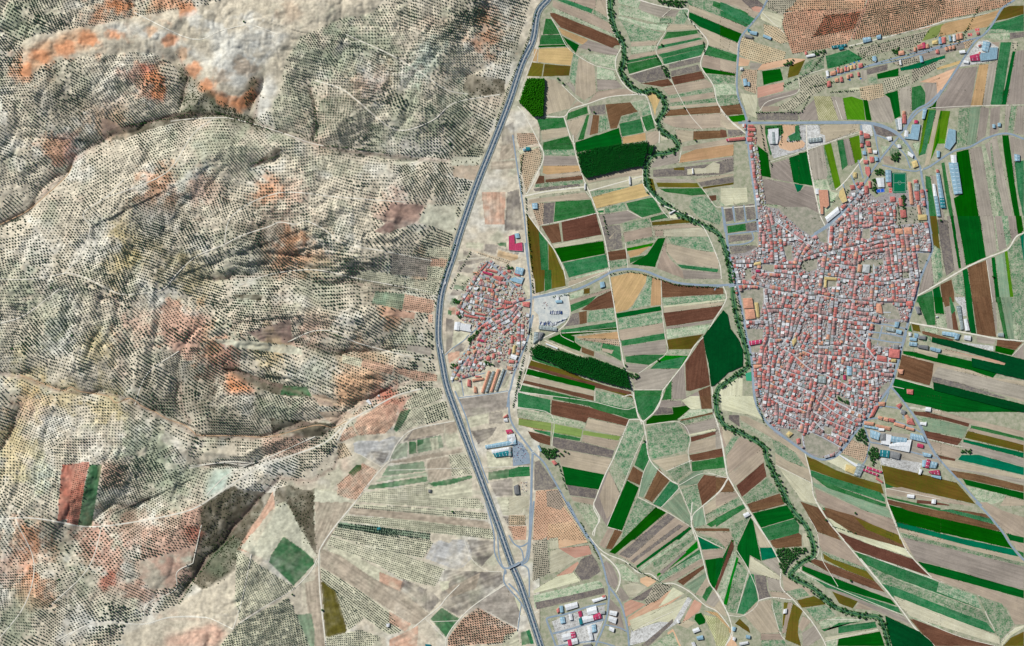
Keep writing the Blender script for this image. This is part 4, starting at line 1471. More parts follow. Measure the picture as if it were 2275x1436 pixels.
D_B1="""@1130 1116
w 830,970 965,935 970,960 845,1000
r 930,930 965,925 970,955 935,960
w 557,1023 680,993 692,1045 575,1080
b 505,1035 540,1030 545,1095 515,1100
r 475,1070 500,1050 510,1090 485,1105
b 510,1145 555,1140 565,1200 520,1210
w 597,1115 630,1110 640,1170 608,1178
w 777,1060 870,1033 885,1105 790,1125
m 690,1092 722,1080 735,1135 705,1145
m 840,1130 915,1095 925,1155 850,1175
w 730,1143 835,1125 850,1178 745,1205
t 697,1160 725,1150 740,1210 710,1220
w 1010,1078 1085,1090 1070,1135 1003,1118
w 1000,1130 1080,1155 1065,1212 990,1180
w 1005,1238 1055,1255 1045,1295 1000,1275
b 825,1225 865,1215 875,1285 835,1298
w 780,1240 825,1228 835,1295 795,1305
w 795,1305 830,1300 845,1370 810,1375
w 528,1322 615,1300 625,1360 540,1380
m 612,1297 660,1287 670,1345 622,1358
m 585,1375 622,1365 635,1425 597,1432
w 622,1365 682,1350 693,1405 635,1422
s 740,1420 820,1408 830,1436 745,1440
c 908,1085 960,1080 960,1110 915,1115
w 1830,1270 1890,1245 1910,1280 1845,1305
b 1870,1340 1935,1325 1940,1365 1880,1372
w 1820,1400 1850,1390 1868,1430 1835,1440
w 1672,1175 1690,1168 1710,1198 1690,1208
@1130 880
r 425,650 455,640 485,675 455,690
b 285,495 305,490 330,545 315,555
r 0,340 30,335 40,370 0,380
w 0,390 60,375 75,465 0,490
c 0,510 20,508 25,595 0,598
s 50,900 95,880 105,975 60,980
@1130 300
b 140,140 165,135 170,160 145,162
t 170,122 210,122 215,152 175,158
b 230,685 285,678 288,735 240,740
m 0,1010 55,990 60,1085 135,1070 140,1160 0,1150
w 1828,335 1838,335 1845,388 1830,388
b 60,985 100,980 110,1025 70,1030
w 1200,415 1212,415 1218,495 1200,497
w 755,485 768,485 768,545 755,548
w 1595,780 1655,750 1665,757 1605,792
@1150 600
w 388,268 410,262 413,295 392,302
b 375,305 440,300 443,325 382,330
g 215,550 390,575 385,610 210,590
g 165,620 205,618 200,700 155,735
s 210,620 260,625 225,690 205,695
w 285,730 400,775 395,790 280,742
b 820,125 860,115 870,165 825,180
@1590 880
b 1480,290 1620,315 1620,335 1480,310
w 1625,320 1680,325 1675,350 1622,345
o 1590,280 1745,310 1735,345 1600,315
o 1480,250 1580,265 1570,295 1480,285
b 1540,335 1640,370 1620,440 1540,410
s 1640,375 1690,370 1690,440 1640,440
w 1690,378 1752,388 1735,490 1645,478 1650,445
b 1752,400 1905,420 1895,480 1745,455
w 1790,415 1895,440 1890,475 1785,455
w 1735,480 1950,435 1925,560 1730,520
b 1765,465 1905,485 1900,512 1770,495
b 1945,370 2060,395 2095,465 1935,425
t 1640,535 1733,545 1725,615 1635,600
s 1740,545 1840,570 1825,630 1740,610
m 2010,470 2070,485 2065,520 2005,505
b 2060,640 2100,640 2090,705 2055,705
m 2105,630 2140,640 2120,720 2085,710
b 2145,650 2210,665 2190,720 2130,715
w 2030,730 2060,735 2040,785 2020,780
m 2120,750 2225,735 2235,790 2130,770
b 2155,790 2244,800 2244,830 2150,805
y 1300,680 1405,715 1380,780 1290,745
g 1415,670 1490,690 1435,805 1375,785
w 1225,590 1240,585 1420,690 1395,705
b 2060,560 2150,580 2140,610 2070,600
r 1905,245 1955,218 1985,290 1905,275
r 1795,95 1840,70 1855,90 1830,130
s 1850,130 1895,150 1880,190 1840,170
o 1880,195 1910,185 1945,235 1915,250
o 1780,260 1890,290 1875,320 1775,290
o 1895,305 1980,325 1975,350 1895,330
r 1580,100 1625,95 1570,200 1530,215
o 1620,195 1670,210 1655,240 1615,225
o 1680,210 1725,220 1715,255 1670,240
r 1730,220 1785,230 1775,265 1725,250
y 700,380 730,350 770,375 730,410
r 800,430 835,420 840,470 810,475
w 2155,1030 2195,1030 2190,1075 2150,1070
w 1910,980 1980,985 1975,1020 1905,1010
w 2095,110 2145,115 2140,155 2085,150
w 2040,260 2100,265 2095,295 2035,285
o 1615,60 1690,60 1680,100 1630,95
m 1510,700 1655,750 1650,770 1505,725
m 1475,725 1620,780 1615,800 1470,745
r 1600,800 1665,855 1660,870 1595,830
@1590 1116
w 270,120 320,95 345,125 290,155
b 165,1240 200,1245 190,1285 165,1280
w 170,1340 200,1350 190,1385 165,1370
w 235,1400 320,1385 325,1410 240,1430
b 300,1320 345,1330 340,1360 300,1355
w 675,1070 710,1060 705,1105 672,1110
@1600 0
b 290,310 370,320 360,355 295,340
t 270,290 300,295 300,325 275,320
b 430,345 510,375 500,400 425,370
s 240,340 325,365 315,385 240,370
r 840,520 860,515 870,545 845,550
w 855,555 940,535 945,560 860,575
t 1110,460 1255,440 1255,462 1115,485
t 1180,480 1225,470 1230,490 1185,500
b 1420,380 1495,370 1505,410 1425,430
b 1555,360 1600,345 1600,385 1560,390
r 1160,680 1180,675 1190,725 1168,730
o 1190,690 1220,680 1225,720 1195,730
r 1235,670 1255,665 1260,710 1240,715
o 1262,670 1282,665 1285,705 1265,710
y 1290,655 1315,650 1320,690 1295,695
o 1325,650 1345,645 1350,685 1330,690
r 1375,640 1415,630 1420,670 1380,680
w 1050,710 1075,705 1085,760 1060,765
o 1095,720 1150,705 1150,745 1100,755
o 1140,785 1175,780 1180,815 1145,820
r 1190,770 1215,765 1225,815 1195,820
o 1258,750 1282,745 1285,785 1262,790
r 1290,740 1315,735 1320,765 1295,770
r 1065,815 1095,805 1105,860 1065,870
r 1365,725 1385,720 1390,760 1370,765
o 1775,515 1830,505 1835,545 1780,555
b 1515,565 1550,560 1560,605 1520,610
w 1520,575 1555,590 1550,620 1520,610
r 1960,455 2030,430 2040,480 1970,495
m 2010,430 2040,425 2045,480 2015,485
o 2045,445 2075,440 2080,480 2050,485
o 1930,475 1950,470 1955,515 1930,515
r 2205,375 2244,370 2244,430 2210,435
b 2175,385 2200,380 2210,440 2180,440
y 2110,410 2165,400 2165,440 2115,445
r 2145,500 2175,495 2180,535 2150,535
b 1985,560 2010,555 2025,620 1995,625
w 1785,605 1800,600 1810,650 1790,650
m 60,1385 200,1370 205,1395 65,1410
r 80,1380 240,1365 245,1395 85,1410
w 475,1290 580,1280 580,1380 570,1436 490,1436
g 515,1320 540,1320 550,1436 520,1436
g 880,1385 1005,1370 1010,1410 880,1425
r 275,1245 325,1245 350,1270 280,1270
r 270,1275 350,1280 350,1310 275,1305
r 270,1335 330,1330 335,1360 275,1360
r 265,1370 320,1370 320,1410 270,1410
w 200,675 225,675 230,700 200,705
b 225,790 260,785 270,850 235,860
b 270,820 295,820 295,860 275,860
@1775 200
w 955,295 1020,280 1025,395 980,400
g 955,295 990,290 1000,395 975,400
o 1030,210 1060,212 1060,245 1028,245
r 1028,245 1065,250 1068,335 1030,335
b 1235,195 1275,190 1250,290 1225,290
m 1150,300 1185,305 1180,335 1145,335
b 1125,345 1210,345 1185,500 1050,485 1055,440 1110,440
w 1055,405 1090,410 1085,470 1045,465
b 1490,385 1560,400 1560,520 1500,600 1450,575
b 1370,610 1405,610 1400,670 1375,675
b 1365,835 1400,835 1460,1175 1410,1175
t 1400,1080 1445,1080 1460,1175 1410,1175
w 1330,940 1355,940 1375,1060 1340,1060
b 1345,1065 1380,1060 1410,1260 1375,1260
b 1490,730 1580,730 1625,1030 1545,1040
w 1510,650 1565,650 1570,730 1520,730
r 1540,725 1570,730 1565,745 1540,745
r 1365,795 1390,795 1395,825 1370,825
b 2145,640 2200,650 2200,710 2150,710
b 1925,345 1955,345 1955,380 1930,380
b 1980,330 2010,330 2010,365 1980,365
r 605,405 630,410 635,450 605,450
r 645,430 700,440 705,480 650,485
r 660,510 705,510 710,560 670,560
o 680,580 720,580 725,630 690,630
w 735,605 775,605 775,635 740,635
b 630,610 665,610 670,645 635,645
r 700,665 745,670 745,720 710,725
b 750,665 785,670 790,705 760,710
r 640,700 690,700 685,735 645,735
r 610,535 640,540 640,570 610,575
s 605,460 645,465 645,530 610,530
r 655,765 700,765 710,830 690,870 660,830
w 870,470 920,465 925,500 890,510
w 980,545 1010,545 1020,575 985,580
w 1085,610 1140,650 1130,680 1085,650
y 1120,720 1170,700 1190,760 1140,780
b 860,800 915,800 920,920 865,920
w 765,880 845,875 850,970 790,970
r 880,925 920,925 920,965 885,960
o 1085,920 1115,925 1140,1140 1105,1140
r 1140,900 1180,895 1180,930 1145,935
g 1150,930 1195,935 1195,1010 1150,1010
r 1145,1015 1195,1015 1200,1100 1165,1100
o 1175,1150 1200,1150 1220,1240 1190,1240
y 1185,1245 1270,1245 1275,1295 1190,1300
o 190,995 285,995 300,1150 270,1180 240,1160 240,1240 215,1240
w 160,985 200,985 205,1040 165,1040
w 385,1165 405,1220 285,1320 260,1270
y 440,970 455,1020 480,1110 430,1130 390,1060 400,1010
y 540,825 575,825 575,875 545,875
r 600,925 640,920 640,950 610,960
r 505,950 550,950 555,990 515,995
w 520,1030 560,1025 560,1060 530,1065
r 690,910 715,910 720,975 695,980
r 650,960 685,955 690,1030 655,1035
r 905,1065 955,1065 960,1110 910,1115
r 990,1080 1030,1075 1040,1155 1000,1155
r 1005,1200 1060,1195 1070,1270 1015,1275
o 960,1385 1030,1385 1035,1436 960,1436
o 1045,1375 1120,1370 1125,1436 1050,1436
@1775 0
b 1835,415 1905,425 1880,525 1820,500
b 1900,475 1980,475 1970,590 1810,610 1800,560 1810,530 1890,525
m 1700,560 1790,535 1800,605 1710,610
r 1790,520 1810,520 1805,560 1785,550
r 1785,450 1815,445 1810,465 1790,470
r 1220,430 1250,425 1260,480 1230,485
o 1375,500 1390,500 1390,530 1370,530
b 1490,360 1510,358 1520,410 1500,415
w 1530,350 1555,347 1560,410 1535,415
o 1562,340 1590,335 1598,395 1570,400
o 1595,335 1625,330 1632,385 1602,392
o 1450,475 1480,470 1485,505 1460,508
o 1490,465 1515,462 1520,495 1495,498
o 1525,458 1550,455 1555,490 1530,495
w 1595,510 1650,500 1660,530 1600,535
r 1680,340 1700,345 1695,350 1680,350
r 1765,325 1795,320 1800,345 1770,350
w 1640,605 1690,610 1690,635 1640,630
@1875 660 5.61
g 1395,115 1450,110 1480,330 1445,330
g 1445,310 1480,310 1490,400 1450,410
w 1490,280 1530,270 1565,415 1510,420
b 1225,430 1380,445 1385,500 1220,470
b 1385,450 1445,465 1420,530 1375,525
w 1500,480 1580,485 1575,545 1495,530
b 820,505 905,510 900,550 815,540
b 815,560 910,570 905,615 810,605
s 915,595 1045,605 1040,655 915,630
b 1075,625 1140,635 1135,680 1070,660
b 1145,640 1205,650 1195,690 1140,685
s 880,120 930,120 950,200 910,210
w 805,445 840,445 835,490 805,485
b 875,450 925,460 920,510 875,500
s 930,480 1020,485 1010,530 920,520
g 1920,450 1985,450 1990,495 1915,490
w 1145,240 1170,240 1170,255 1145,255
r 780,1150 860,1155 855,1215 785,1205
b 635,310 690,310 670,380 625,375
g 525,370 630,400 625,435 520,415
b 650,405 720,420 710,465 645,450
r 770,55 850,50 855,110 775,110
r 560,650 690,660 685,760 555,750
r 570,640 700,660 695,685 575,670
y 590,770 650,775 645,815 585,810
r 415,720 530,750 530,810 405,790
r 290,550 330,560 330,660 280,620
s 620,590 680,600 670,650 610,650
o 400,80 460,90 480,210 400,190
o 655,900 740,905 730,960 700,960
@1925 900 6.411
w 840,240 855,240 850,290 835,290
@950 540 7.006
b 1380,370 1500,400 1470,500 1360,470
r 1350,460 1440,490 1430,520 1345,490
b 1360,530 1500,540 1460,640 1300,590 1270,560
w 1390,530 1480,560 1475,580 1380,550
r 1370,640 1430,650 1430,680 1370,665
r 1240,420 1300,430 1290,465 1245,455
m 855,435 1010,475 1000,510 860,470
r 935,400 1085,440 1080,470 930,430
r 870,350 930,300 925,320 830,430 805,420
r 1030,510 1190,530 1130,600 1020,540
o 820,465 700,460 780,450 770,520
w 720,700 800,690 760,740 720,730
o 910,570 975,580 970,610 925,600
w 425,1230 510,1230 490,1360 410,1350
w 510,1245 680,1270 660,1330 690,1390 500,1355
w 640,970 690,980 670,1040 630,1030
r 560,1040 640,1080 640,1100 560,1060
r 570,1110 790,1150 785,1180 570,1140
r 740,1080 900,1110 900,1135 735,1105
o 790,1020 840,1030 830,1070 790,1060
r 880,880 930,890 920,930 880,920
o 740,890 790,900 780,950 740,940
r 1170,960 1220,950 1220,1000 1070,1040 1060,1010 1150,1000
r 1190,1010 1330,960 1330,985 1200,1035
r 1475,920 1590,920 1580,1000 1480,980
w 2000,830 2040,835 2050,890 2010,890
g 1730,1290 1990,1330 1980,1370 1730,1320
r 820,1150 900,1160 890,1200 820,1190
r 440,1070 500,1060 490,1110 440,1120
o 510,920 540,910 530,960 500,960
@950 700 7.006
o 940,870 980,880 870,1210 830,1200
g 1010,875 1045,880 930,1200 895,1195
o 1080,845 1125,850 1010,1190 970,1185
g 1170,840 1200,850 1080,1180 1045,1170
o 700,1000 870,975 870,1010 700,1040
r 740,940 830,950 820,970 740,970
r 625,1000 670,1010 670,1115 615,1110
o 720,1110 760,1120 770,1210 720,1210
o 1240,795 1320,810 1320,860 1240,850
r 1270,700 1350,710 1340,750 1260,745
w 1300,610 1400,640 1370,700 1290,670
r 1270,520 1300,530 1280,620 1250,610
y 1330,480 1370,470 1360,590 1320,600
r 1090,180 1150,200 1140,230 1090,220
r 1190,240 1260,215 1270,240 1210,270
m 810,375 880,390 870,420 810,410
r 890,270 960,260 960,300 900,310
r 1300,320 1340,320 1330,440 1290,440
r 700,480 740,490 720,530 690,520
o 700,560 760,530 770,560 720,610
o 620,560 670,570 640,620 610,610
y 420,980 470,970 470,1010 420,1010
w 360,960 410,970 390,1020 360,1010
w 480,720 540,700 530,750 480,760
r 920,640 980,650 960,710 910,700
r 1010,600 1050,600 1040,680 1000,670
@750 860
b 1475,580 1775,525 1780,570 1480,615
w 1535,625 1725,595 1730,625 1545,665
t 1550,655 1725,625 1735,680 1570,700
m 1675,430 1730,420 1750,455 1690,470
w 1690,480 1760,465 1780,520 1690,535
r 1650,300 1690,270 1695,300 1655,310
w 1655,320 1690,310 1700,345 1660,345
o 1765,985 1810,980 1810,1030 1765,1030
o 1765,1035 1805,1035 1800,1065 1765,1065
s 905,1020 935,1020 930,1050 905,1050
w 285,140 310,120 345,170 330,180
w 400,85 415,75 425,90 405,97
@700 1116
t 620,255 650,245 655,270 625,280
w 710,1210 745,1205 740,1240 715,1240
t 1100,1410 1150,1415 1155,1436 1100,1436
@1600 460 4.694
o 235,955 330,950 345,1050 245,1060
o 255,1070 350,1065 365,1160 265,1175
y 355,1000 395,1000 410,1150 380,1150
y 1085,732 1215,738 1210,768 1088,762
y 1088,762 1112,764 1108,840 1084,838
c 1490,600 1560,605 1550,690 1480,680
o 1440,600 1478,605 1465,680 1430,675
r 1500,715 1550,720 1545,775 1495,770
m 368,655 412,655 412,680 370,682
y 350,585 420,570 425,600 355,610
w 850,715 910,710 905,740 860,745
@1600 740 4.694
g 1020,450 1100,452 1095,525 1015,515
m 1280,440 1308,435 1310,488 1280,485
b 1318,345 1368,350 1368,440 1322,440
m 300,85 430,68 425,108 308,130
o 345,332 430,330 432,350 352,372
y 745,80 790,45 795,90 760,140
"""
D_LINES="""valley 0,495 60,470 100,430 150,380 160,360 230,310 280,285 350,265 420,255 500,255 560,275 620,290 680,315 760,335 850,345 950,355 1060,360
valley 0,830 60,840 110,860 150,870 200,870 260,880 300,895 370,930 400,945 440,968 580,972 700,935 750,930 800,900 860,865 960,830
valley 440,1035 560,1030 660,1000 720,970 760,930
valley 400,1330 450,1250 520,1170 590,1090 620,1060 690,1070 740,1040 760,1000
valley 560,275 572,240 578,180
valley 690,310 702,260 690,200
valley 400,130 420,180 400,230
valley 510,820 640,865 760,910
valley 620,345 560,370
valley 1160,60 1100,150 1050,170
valley 420,940 400,890 405,850
valley 0,1000 30,950 50,900
valley 200,1180 260,1130 330,1110
valley 460,620 600,610 760,625 900,640
valley 640,760 760,780 900,770
ridge 0,625 50,622 140,610 200,615 280,655 340,655 400,600 520,540 640,500 700,495 800,540 960,580
ridge 430,40 500,130 530,90 600,60
ridge 700,80 800,190 760,300
ridge 100,430 250,480 400,380 600,340
ridge 340,720 420,740 500,740 700,700 850,700
ridge 150,700 200,780 150,850
ridge 60,1160 200,1080 300,950
ridge 100,1300 250,1250 420,1180
track 0,620 50,622 100,618 140,610 160,608 200,620 250,645 280,655 340,650 370,640 400,605 440,570 500,545 540,525 600,505 625,495 660,500 680,492 720,510 760,540 800,550 860,560 960,580
track 150,608 180,570 205,510 190,475 240,440 280,400
track 380,270 420,265 500,262 560,275 640,300 680,315 720,325
track 620,80 560,60 500,70 430,90 300,30
track 0,1152 60,1148 120,1155 190,1170 260,1165 350,1150 430,1130 480,1100 540,1060 590,1030 640,1015 720,985 760,950
track 700,970 560,1030 500,1028 420,1035
track 140,1420 200,1385 250,1380 320,1385 380,1370 460,1370 520,1395
track 320,1380 330,1340 390,1310 395,1270 430,1250
track 530,1385 600,1340 650,1310 690,1270 705,1240
stream 160,368 150,390 110,430 60,470 20,490 0,500
stream 45,833 90,850 140,868 160,860 180,870 240,880 260,895 290,885 320,905 345,915 370,930 410,945 430,960 445,968 520,968 600,970 700,945 740,950 770,935
track 700,180 760,200 800,230 880,290 960,270 1010,230 1110,210
track 770,80 860,120 930,160 990,200 1040,210
track 0,720 60,700 140,640
track 520,640 600,610 700,600 800,620 960,650
track 640,760 700,735 760,740 790,760 900,790 960,800
track 560,1028 500,1060 460,1100
track 300,900 330,830 400,780
track 450,1165 430,1250
track 520,1395 540,1330 560,1230
track 40,1150 80,1250 60,1340 0,1420
track 230,1160 200,1260 120,1340
track 480,260 430,300 380,380 300,420 240,440
track 500,550 520,480 620,430 760,440 900,450
"""
D_MISC="""river 1355,-10 1358,30 1368,70 1385,100 1385,140 1380,160 1400,190 1425,205 1450,200 1470,215 1478,240 1462,270 1475,295 1500,310 1505,330 1480,340 1450,345 1435,370 1438,410 1450,430 1500,470 1560,500 1590,515 1602,530 1613,562 1622,600 1628,635 1629,662 1640,716 1652,758 1661,793 1663,813 1643,830 1619,847 1597,862 1591,885 1592,910 1597,925 1612,947 1646,962 1679,980 1700,996 1702,1014 1715,1045 1733,1080 1760,1132 1790,1168 1802,1195 1808,1232 1786,1247 1765,1265 1757,1281 1808,1308 1846,1343 1880,1359 1924,1368 1951,1372 1964,1395 1973,1428 1976,1450
highway 1221,-12 1217,0 1195,28 1184,89 1159,143 1131,228 1095,321 1059.5,410 1024,512 1007,568 992.5,611 980.5,654 975.5,700 974,745 977,773 984,814 993,858 1017,927 1046,1005 1071,1072 1108,1172 1137,1254 1159,1308 1190,1401 1206,1450
row 1168,440 1172,500 1180,580 1184,650
row 1193,20 1165,110 1130,190 1100,280
row 1010,545 990,600 965,680
row 1355,610 1400,603 1440,612 1500,633 1600,640
row 1170,760 1160,810 1150,860 1140,900
row 1155,820 1145,880 1140,905
row 1160,345 1155,390 1160,430
row 1626,580 1634,640 1648,700 1658,760
row 1180,730 1178,790
row 1230,660 1262,655
row 1672,800 1678,850 1682,900 1700,945
row 1240,1030 1250,1060 1258,1090
row 1290,1160 1310,1200 1330,1240
row 1390,1250 1430,1275 1480,1300
row 1850,1170 1900,1185
row 1340,480 1350,520
row 1440,330 1440,400
row 1455,120 1480,170
row 1520,30 1560,80 1565,120
row 1680,250 1780,250 1800,210
row 1740,190 1800,160 1830,120
row 1860,105 1880,110 1900,100
row 1845,205 1915,200
row 1800,195 1860,180
row 1045,560 1000,640
row 1080,790 1150,730
row 1845,450 1880,430 1900,390
row 2175,15 2150,60 2120,110
row 1995,455 2000,520
row 2010,440 2012,490
row 1690,280 1698,330 1715,370
row 1700,285 1735,280 1735,320
row 1775,290 1780,310 1750,315
row 480,250 560,275 600,290
row 700,240 705,320
row 720,325 780,330 860,340
row 290,280 420,255
row 630,345 560,365
row 690,745 720,735 760,750
row 400,1340 430,1290 480,1230 520,1190
trees 1238,1000 1246,1008 1254,1003 1250,1012 1240,1012 1262,1007 1231,1003 1470,100 1308,110 1240,175 1251,186 1320,250 1520,240 1431,980 1462,801 1390,812 1386,818 1545,312 1835,1155 1000,320 165,745 208,770 30,775 650,1320 135,1285 120,640 1005,1137 716,1355 1890,1290 1640,1250 1900,1140 2206,615 545,52 2090,490 1850,690 1710,1010
cars 1184,98 994,632 972,766 974,782 1085,1110 1090,1108 1160,1300 1120,1222 1002,905 1045,1000 1017,930 1066,1070 980,700 1150,180
"""
D_BLOBS="""240,60,70,o 380,20,60,o 270,20,40,o 60,160,50,o 330,175,45,o 350,200,30,r 240,260,60,j 130,330,50,r 110,320,40,j
240,200,50,w 170,190,60,c 560,95,60,w 60,20,80,g 30,40,60,g 130,220,90,s 780,60,100,g 1080,70,60,o 1150,110,50,d 1020,30,60,d
820,100,120,g 830,190,60,p 760,270,70,d 700,130,60,g 640,250,80,g 900,250,100,g 1000,240,60,g 1050,330,60,d 960,130,60,m
880,460,50,p 650,430,40,p 600,420,40,o 480,330,80,g 350,320,60,c 300,180,40,p 350,420,60,o 450,430,50,p 350,480,90,s
300,540,60,y 260,580,60,y 200,560,50,w 80,540,60,w 340,500,50,w 420,620,80,y 600,520,60,b 700,560,50,j 640,570,60,o
560,540,90,s 520,600,80,c 350,670,40,w 420,720,60,o 150,740,50,w 130,760,60,w 210,760,60,y 100,700,80,g 40,640,60,g
300,720,60,p 500,800,60,r 700,730,60,p 640,760,60,p 620,680,50,b 850,880,60,r 800,820,80,j 750,780,60,s 880,690,50,o
560,860,60,s 430,860,80,s 520,930,90,s 620,910,60,g 60,900,60,j 30,950,50,s 100,960,60,w 330,980,90,g 210,1000,50,w
100,1050,50,m 30,1000,80,y 200,1100,60,g 380,1100,80,g 330,1000,60,g 420,1060,60,g 60,1200,50,o 80,1230,50,o 30,1250,60,p
220,1220,60,r 260,1290,50,p 90,1310,50,o 230,1190,60,p 130,1200,60,s 180,1280,60,g 30,1400,60,g 60,1360,60,g 300,1180,60,p
380,1180,50,p 280,1140,50,s 350,1310,50,p 250,1350,50,c 150,870,40,y 60,840,60,y 320,900,70,s 240,900,50,y 450,750,50,j
370,570,70,s 900,630,60,m 950,600,50,j 820,640,60,s 700,640,70,g 560,660,50,g 900,760,50,g 700,820,60,g 600,790,60,y
"""
# ---------------- data parsing ----------------
PX=2.0
def wx(x): return (np.asarray(x,float)-1137.5)*PX
def wy(y): return (718-np.asarray(y,float))*PX
def parse(txt):
    out=[]; ox=oy=0.0; s=4.488
    for ln in txt.strip().split('\n'):
        ln=ln.strip()
        if not ln or ln[0]=='#' or ln=='@@': continue
        if ln[0]=='@':
            t=ln[1:].split(); ox,oy=float(t[0]),float(t[1]); s=float(t[2]) if len(t)>2 else 4.488; continue
        t=ln.split(); code=''
        if ',' not in t[0]: code=t[0]; t=t[1:]
        p=np.array([[float(v) for v in q.split(',')] for q in t])
        p=p/s+np.array([ox,oy])
        keep=[0]+[i for i in range(1,len(p)) if abs(p[i]-p[i-1]).sum()>0.05]
        p=p[keep]
        out.append((code,p))
    return out
def lines(txt):
    out=[]
    for ln in txt.strip().split('\n'):
        if ln.startswith('@') or not ln.strip(): continue
        t=ln.split(); out.append((t[0],np.array([[float(v) for v in q.split(',')] for q in t[1:]])))
    return out
def smooth(p,n=6):
    if len(p)<3: return resample(p,8)
    q=np.vstack([2*p[0]-p[1],p,2*p[-1]-p[-2]]); out=[]
    for i in range(1,len(q)-2):
        for k in range(n):
            t=k/n; a,b,c,d=q[i-1],q[i],q[i+1],q[i+2]
            out.append(0.5*((2*b)+(c-a)*t+(2*a-5*b+4*c-d)*t*t+(-a+3*b-3*c+d)*t**3))
    out.append(p[-1]); return np.array(out)
def resample(p,step):
    d=np.r_[0,np.cumsum(np.hypot(*np.diff(p,axis=0).T))]
    n=max(2,int(d[-1]/step)+1); s=np.linspace(0,d[-1],n)
    return np.c_[np.interp(s,d,p[:,0]),np.interp(s,d,p[:,1])]
def densify(p,step):
    out=[]; 
    for i in range(len(p)):
        a=p[i]; b=p[(i+1)%len(p)]; k=max(1,int(np.hypot(*(b-a))/step))
        for j in range(k): out.append(a+(b-a)*j/k)
    return np.array(out)
def inpoly(X,Y,p):
    ins=np.zeros(X.shape,bool); n=len(p); j=n-1
    for i in range(n):
        xi,yi=p[i]; xj,yj=p[j]
        if yi!=yj:
            c=((yi>Y)!=(yj>Y))&(X<(xj-xi)*(Y-yi)/(yj-yi)+xi); ins^=c
        j=i
    return ins
def segdist(X,Y,p):
    d=np.full(X.shape,1e9)
    for i in range(len(p)-1):
        a=p[i]; b=p[i+1]; ab=b-a; L=(ab**2).sum()+1e-9
        t=np.clip(((X-a[0])*ab[0]+(Y-a[1])*ab[1])/L,0,1)
        d=np.minimum(d,(X-a[0]-t*ab[0])**2+(Y-a[1]-t*ab[1])**2)
    return np.sqrt(d)
def vnoise(X,Y,scale,seed):
    r=np.random.RandomState(seed); G=r.rand(128,128)
    x=X/scale+1000; y=Y/scale+1000; xi=np.floor(x).astype(int); yi=np.floor(y).astype(int); fx=x-xi; fy=y-yi
    fx=fx*fx*(3-2*fx); fy=fy*fy*(3-2*fy)
    g=lambda a,b:G[a%128,b%128]
    return (g(xi,yi)*(1-fx)+g(xi+1,yi)*fx)*(1-fy)+(g(xi,yi+1)*(1-fx)+g(xi+1,yi+1)*fx)*fy-0.5

FIELDS=parse(D_F); TPOL=parse(D_T1); T0=parse(D_T0); ROADS=parse(D_ROADS); STREETS=parse(D_STREETS)
OPEN=parse(D_OPEN); GROVES=parse(D_GROVES); BLD=parse(D_B1); LIN=lines(D_LINES); MISC=lines(D_MISC)
BLOBS=[b.split(',') for b in D_BLOBS.split()]
HW=smooth(dict((k,v) for k,v in MISC if k=='highway')['highway'],8)
RIV=smooth(dict((k,v) for k,v in MISC if k=='river')['river'],6)

# ---------------- materials ----------------
def lin(c): return tuple(((v/255)/12.92 if v/255<=0.04045 else ((v/255+0.055)/1.055)**2.4) for v in c)
MATS={}
def nodemat(name,rough=0.9):
    m=bpy.data.materials.new(name); m.use_nodes=True; n=m.node_tree; b=n.nodes['Principled BSDF']
    b.inputs['Roughness'].default_value=rough; b.inputs['Specular IOR Level'].default_value=0.04
    return m,n,b
def N(n,t,**k):
    x=n.nodes.new(t)
    for a,v in k.items(): setattr(x,a,v)
    return x
def mix(n,a,b,f,mode='MIX'):
    x=N(n,'ShaderNodeMix',data_type='RGBA',blend_type=mode)
    for s,v in ((x.inputs[6],a),(x.inputs[7],b),(x.inputs[0],f)):
        if isinstance(v,(int,float)): s.default_value=v
        elif isinstance(v,tuple): s.default_value=(*v[:3],1)
        else: n.links.new(v,s)
    return x.outputs[2]
def noise(n,vec,scale,detail=3,rough=0.6):
    x=N(n,'ShaderNodeTexNoise'); x.inputs['Scale'].default_value=scale; x.inputs['Detail'].default_value=detail
    x.inputs['Roughness'].default_value=rough; n.links.new(vec,x.inputs['Vector']); return x.outputs['Fac']
def ramp(n,f,a,b,lo=0.0,hi=1.0):
    x=N(n,'ShaderNodeMapRange'); x.inputs[1].default_value=a; x.inputs[2].default_value=b; x.inputs[3].default_value=lo; x.inputs[4].default_value=hi
    n.links.new(f,x.inputs[0]); return x.outputs[0]
def mapping(n,vec,sc_):
    x=N(n,'ShaderNodeMapping'); x.inputs['Scale'].default_value=sc_; n.links.new(vec,x.inputs[0]); return x.outputs[0]
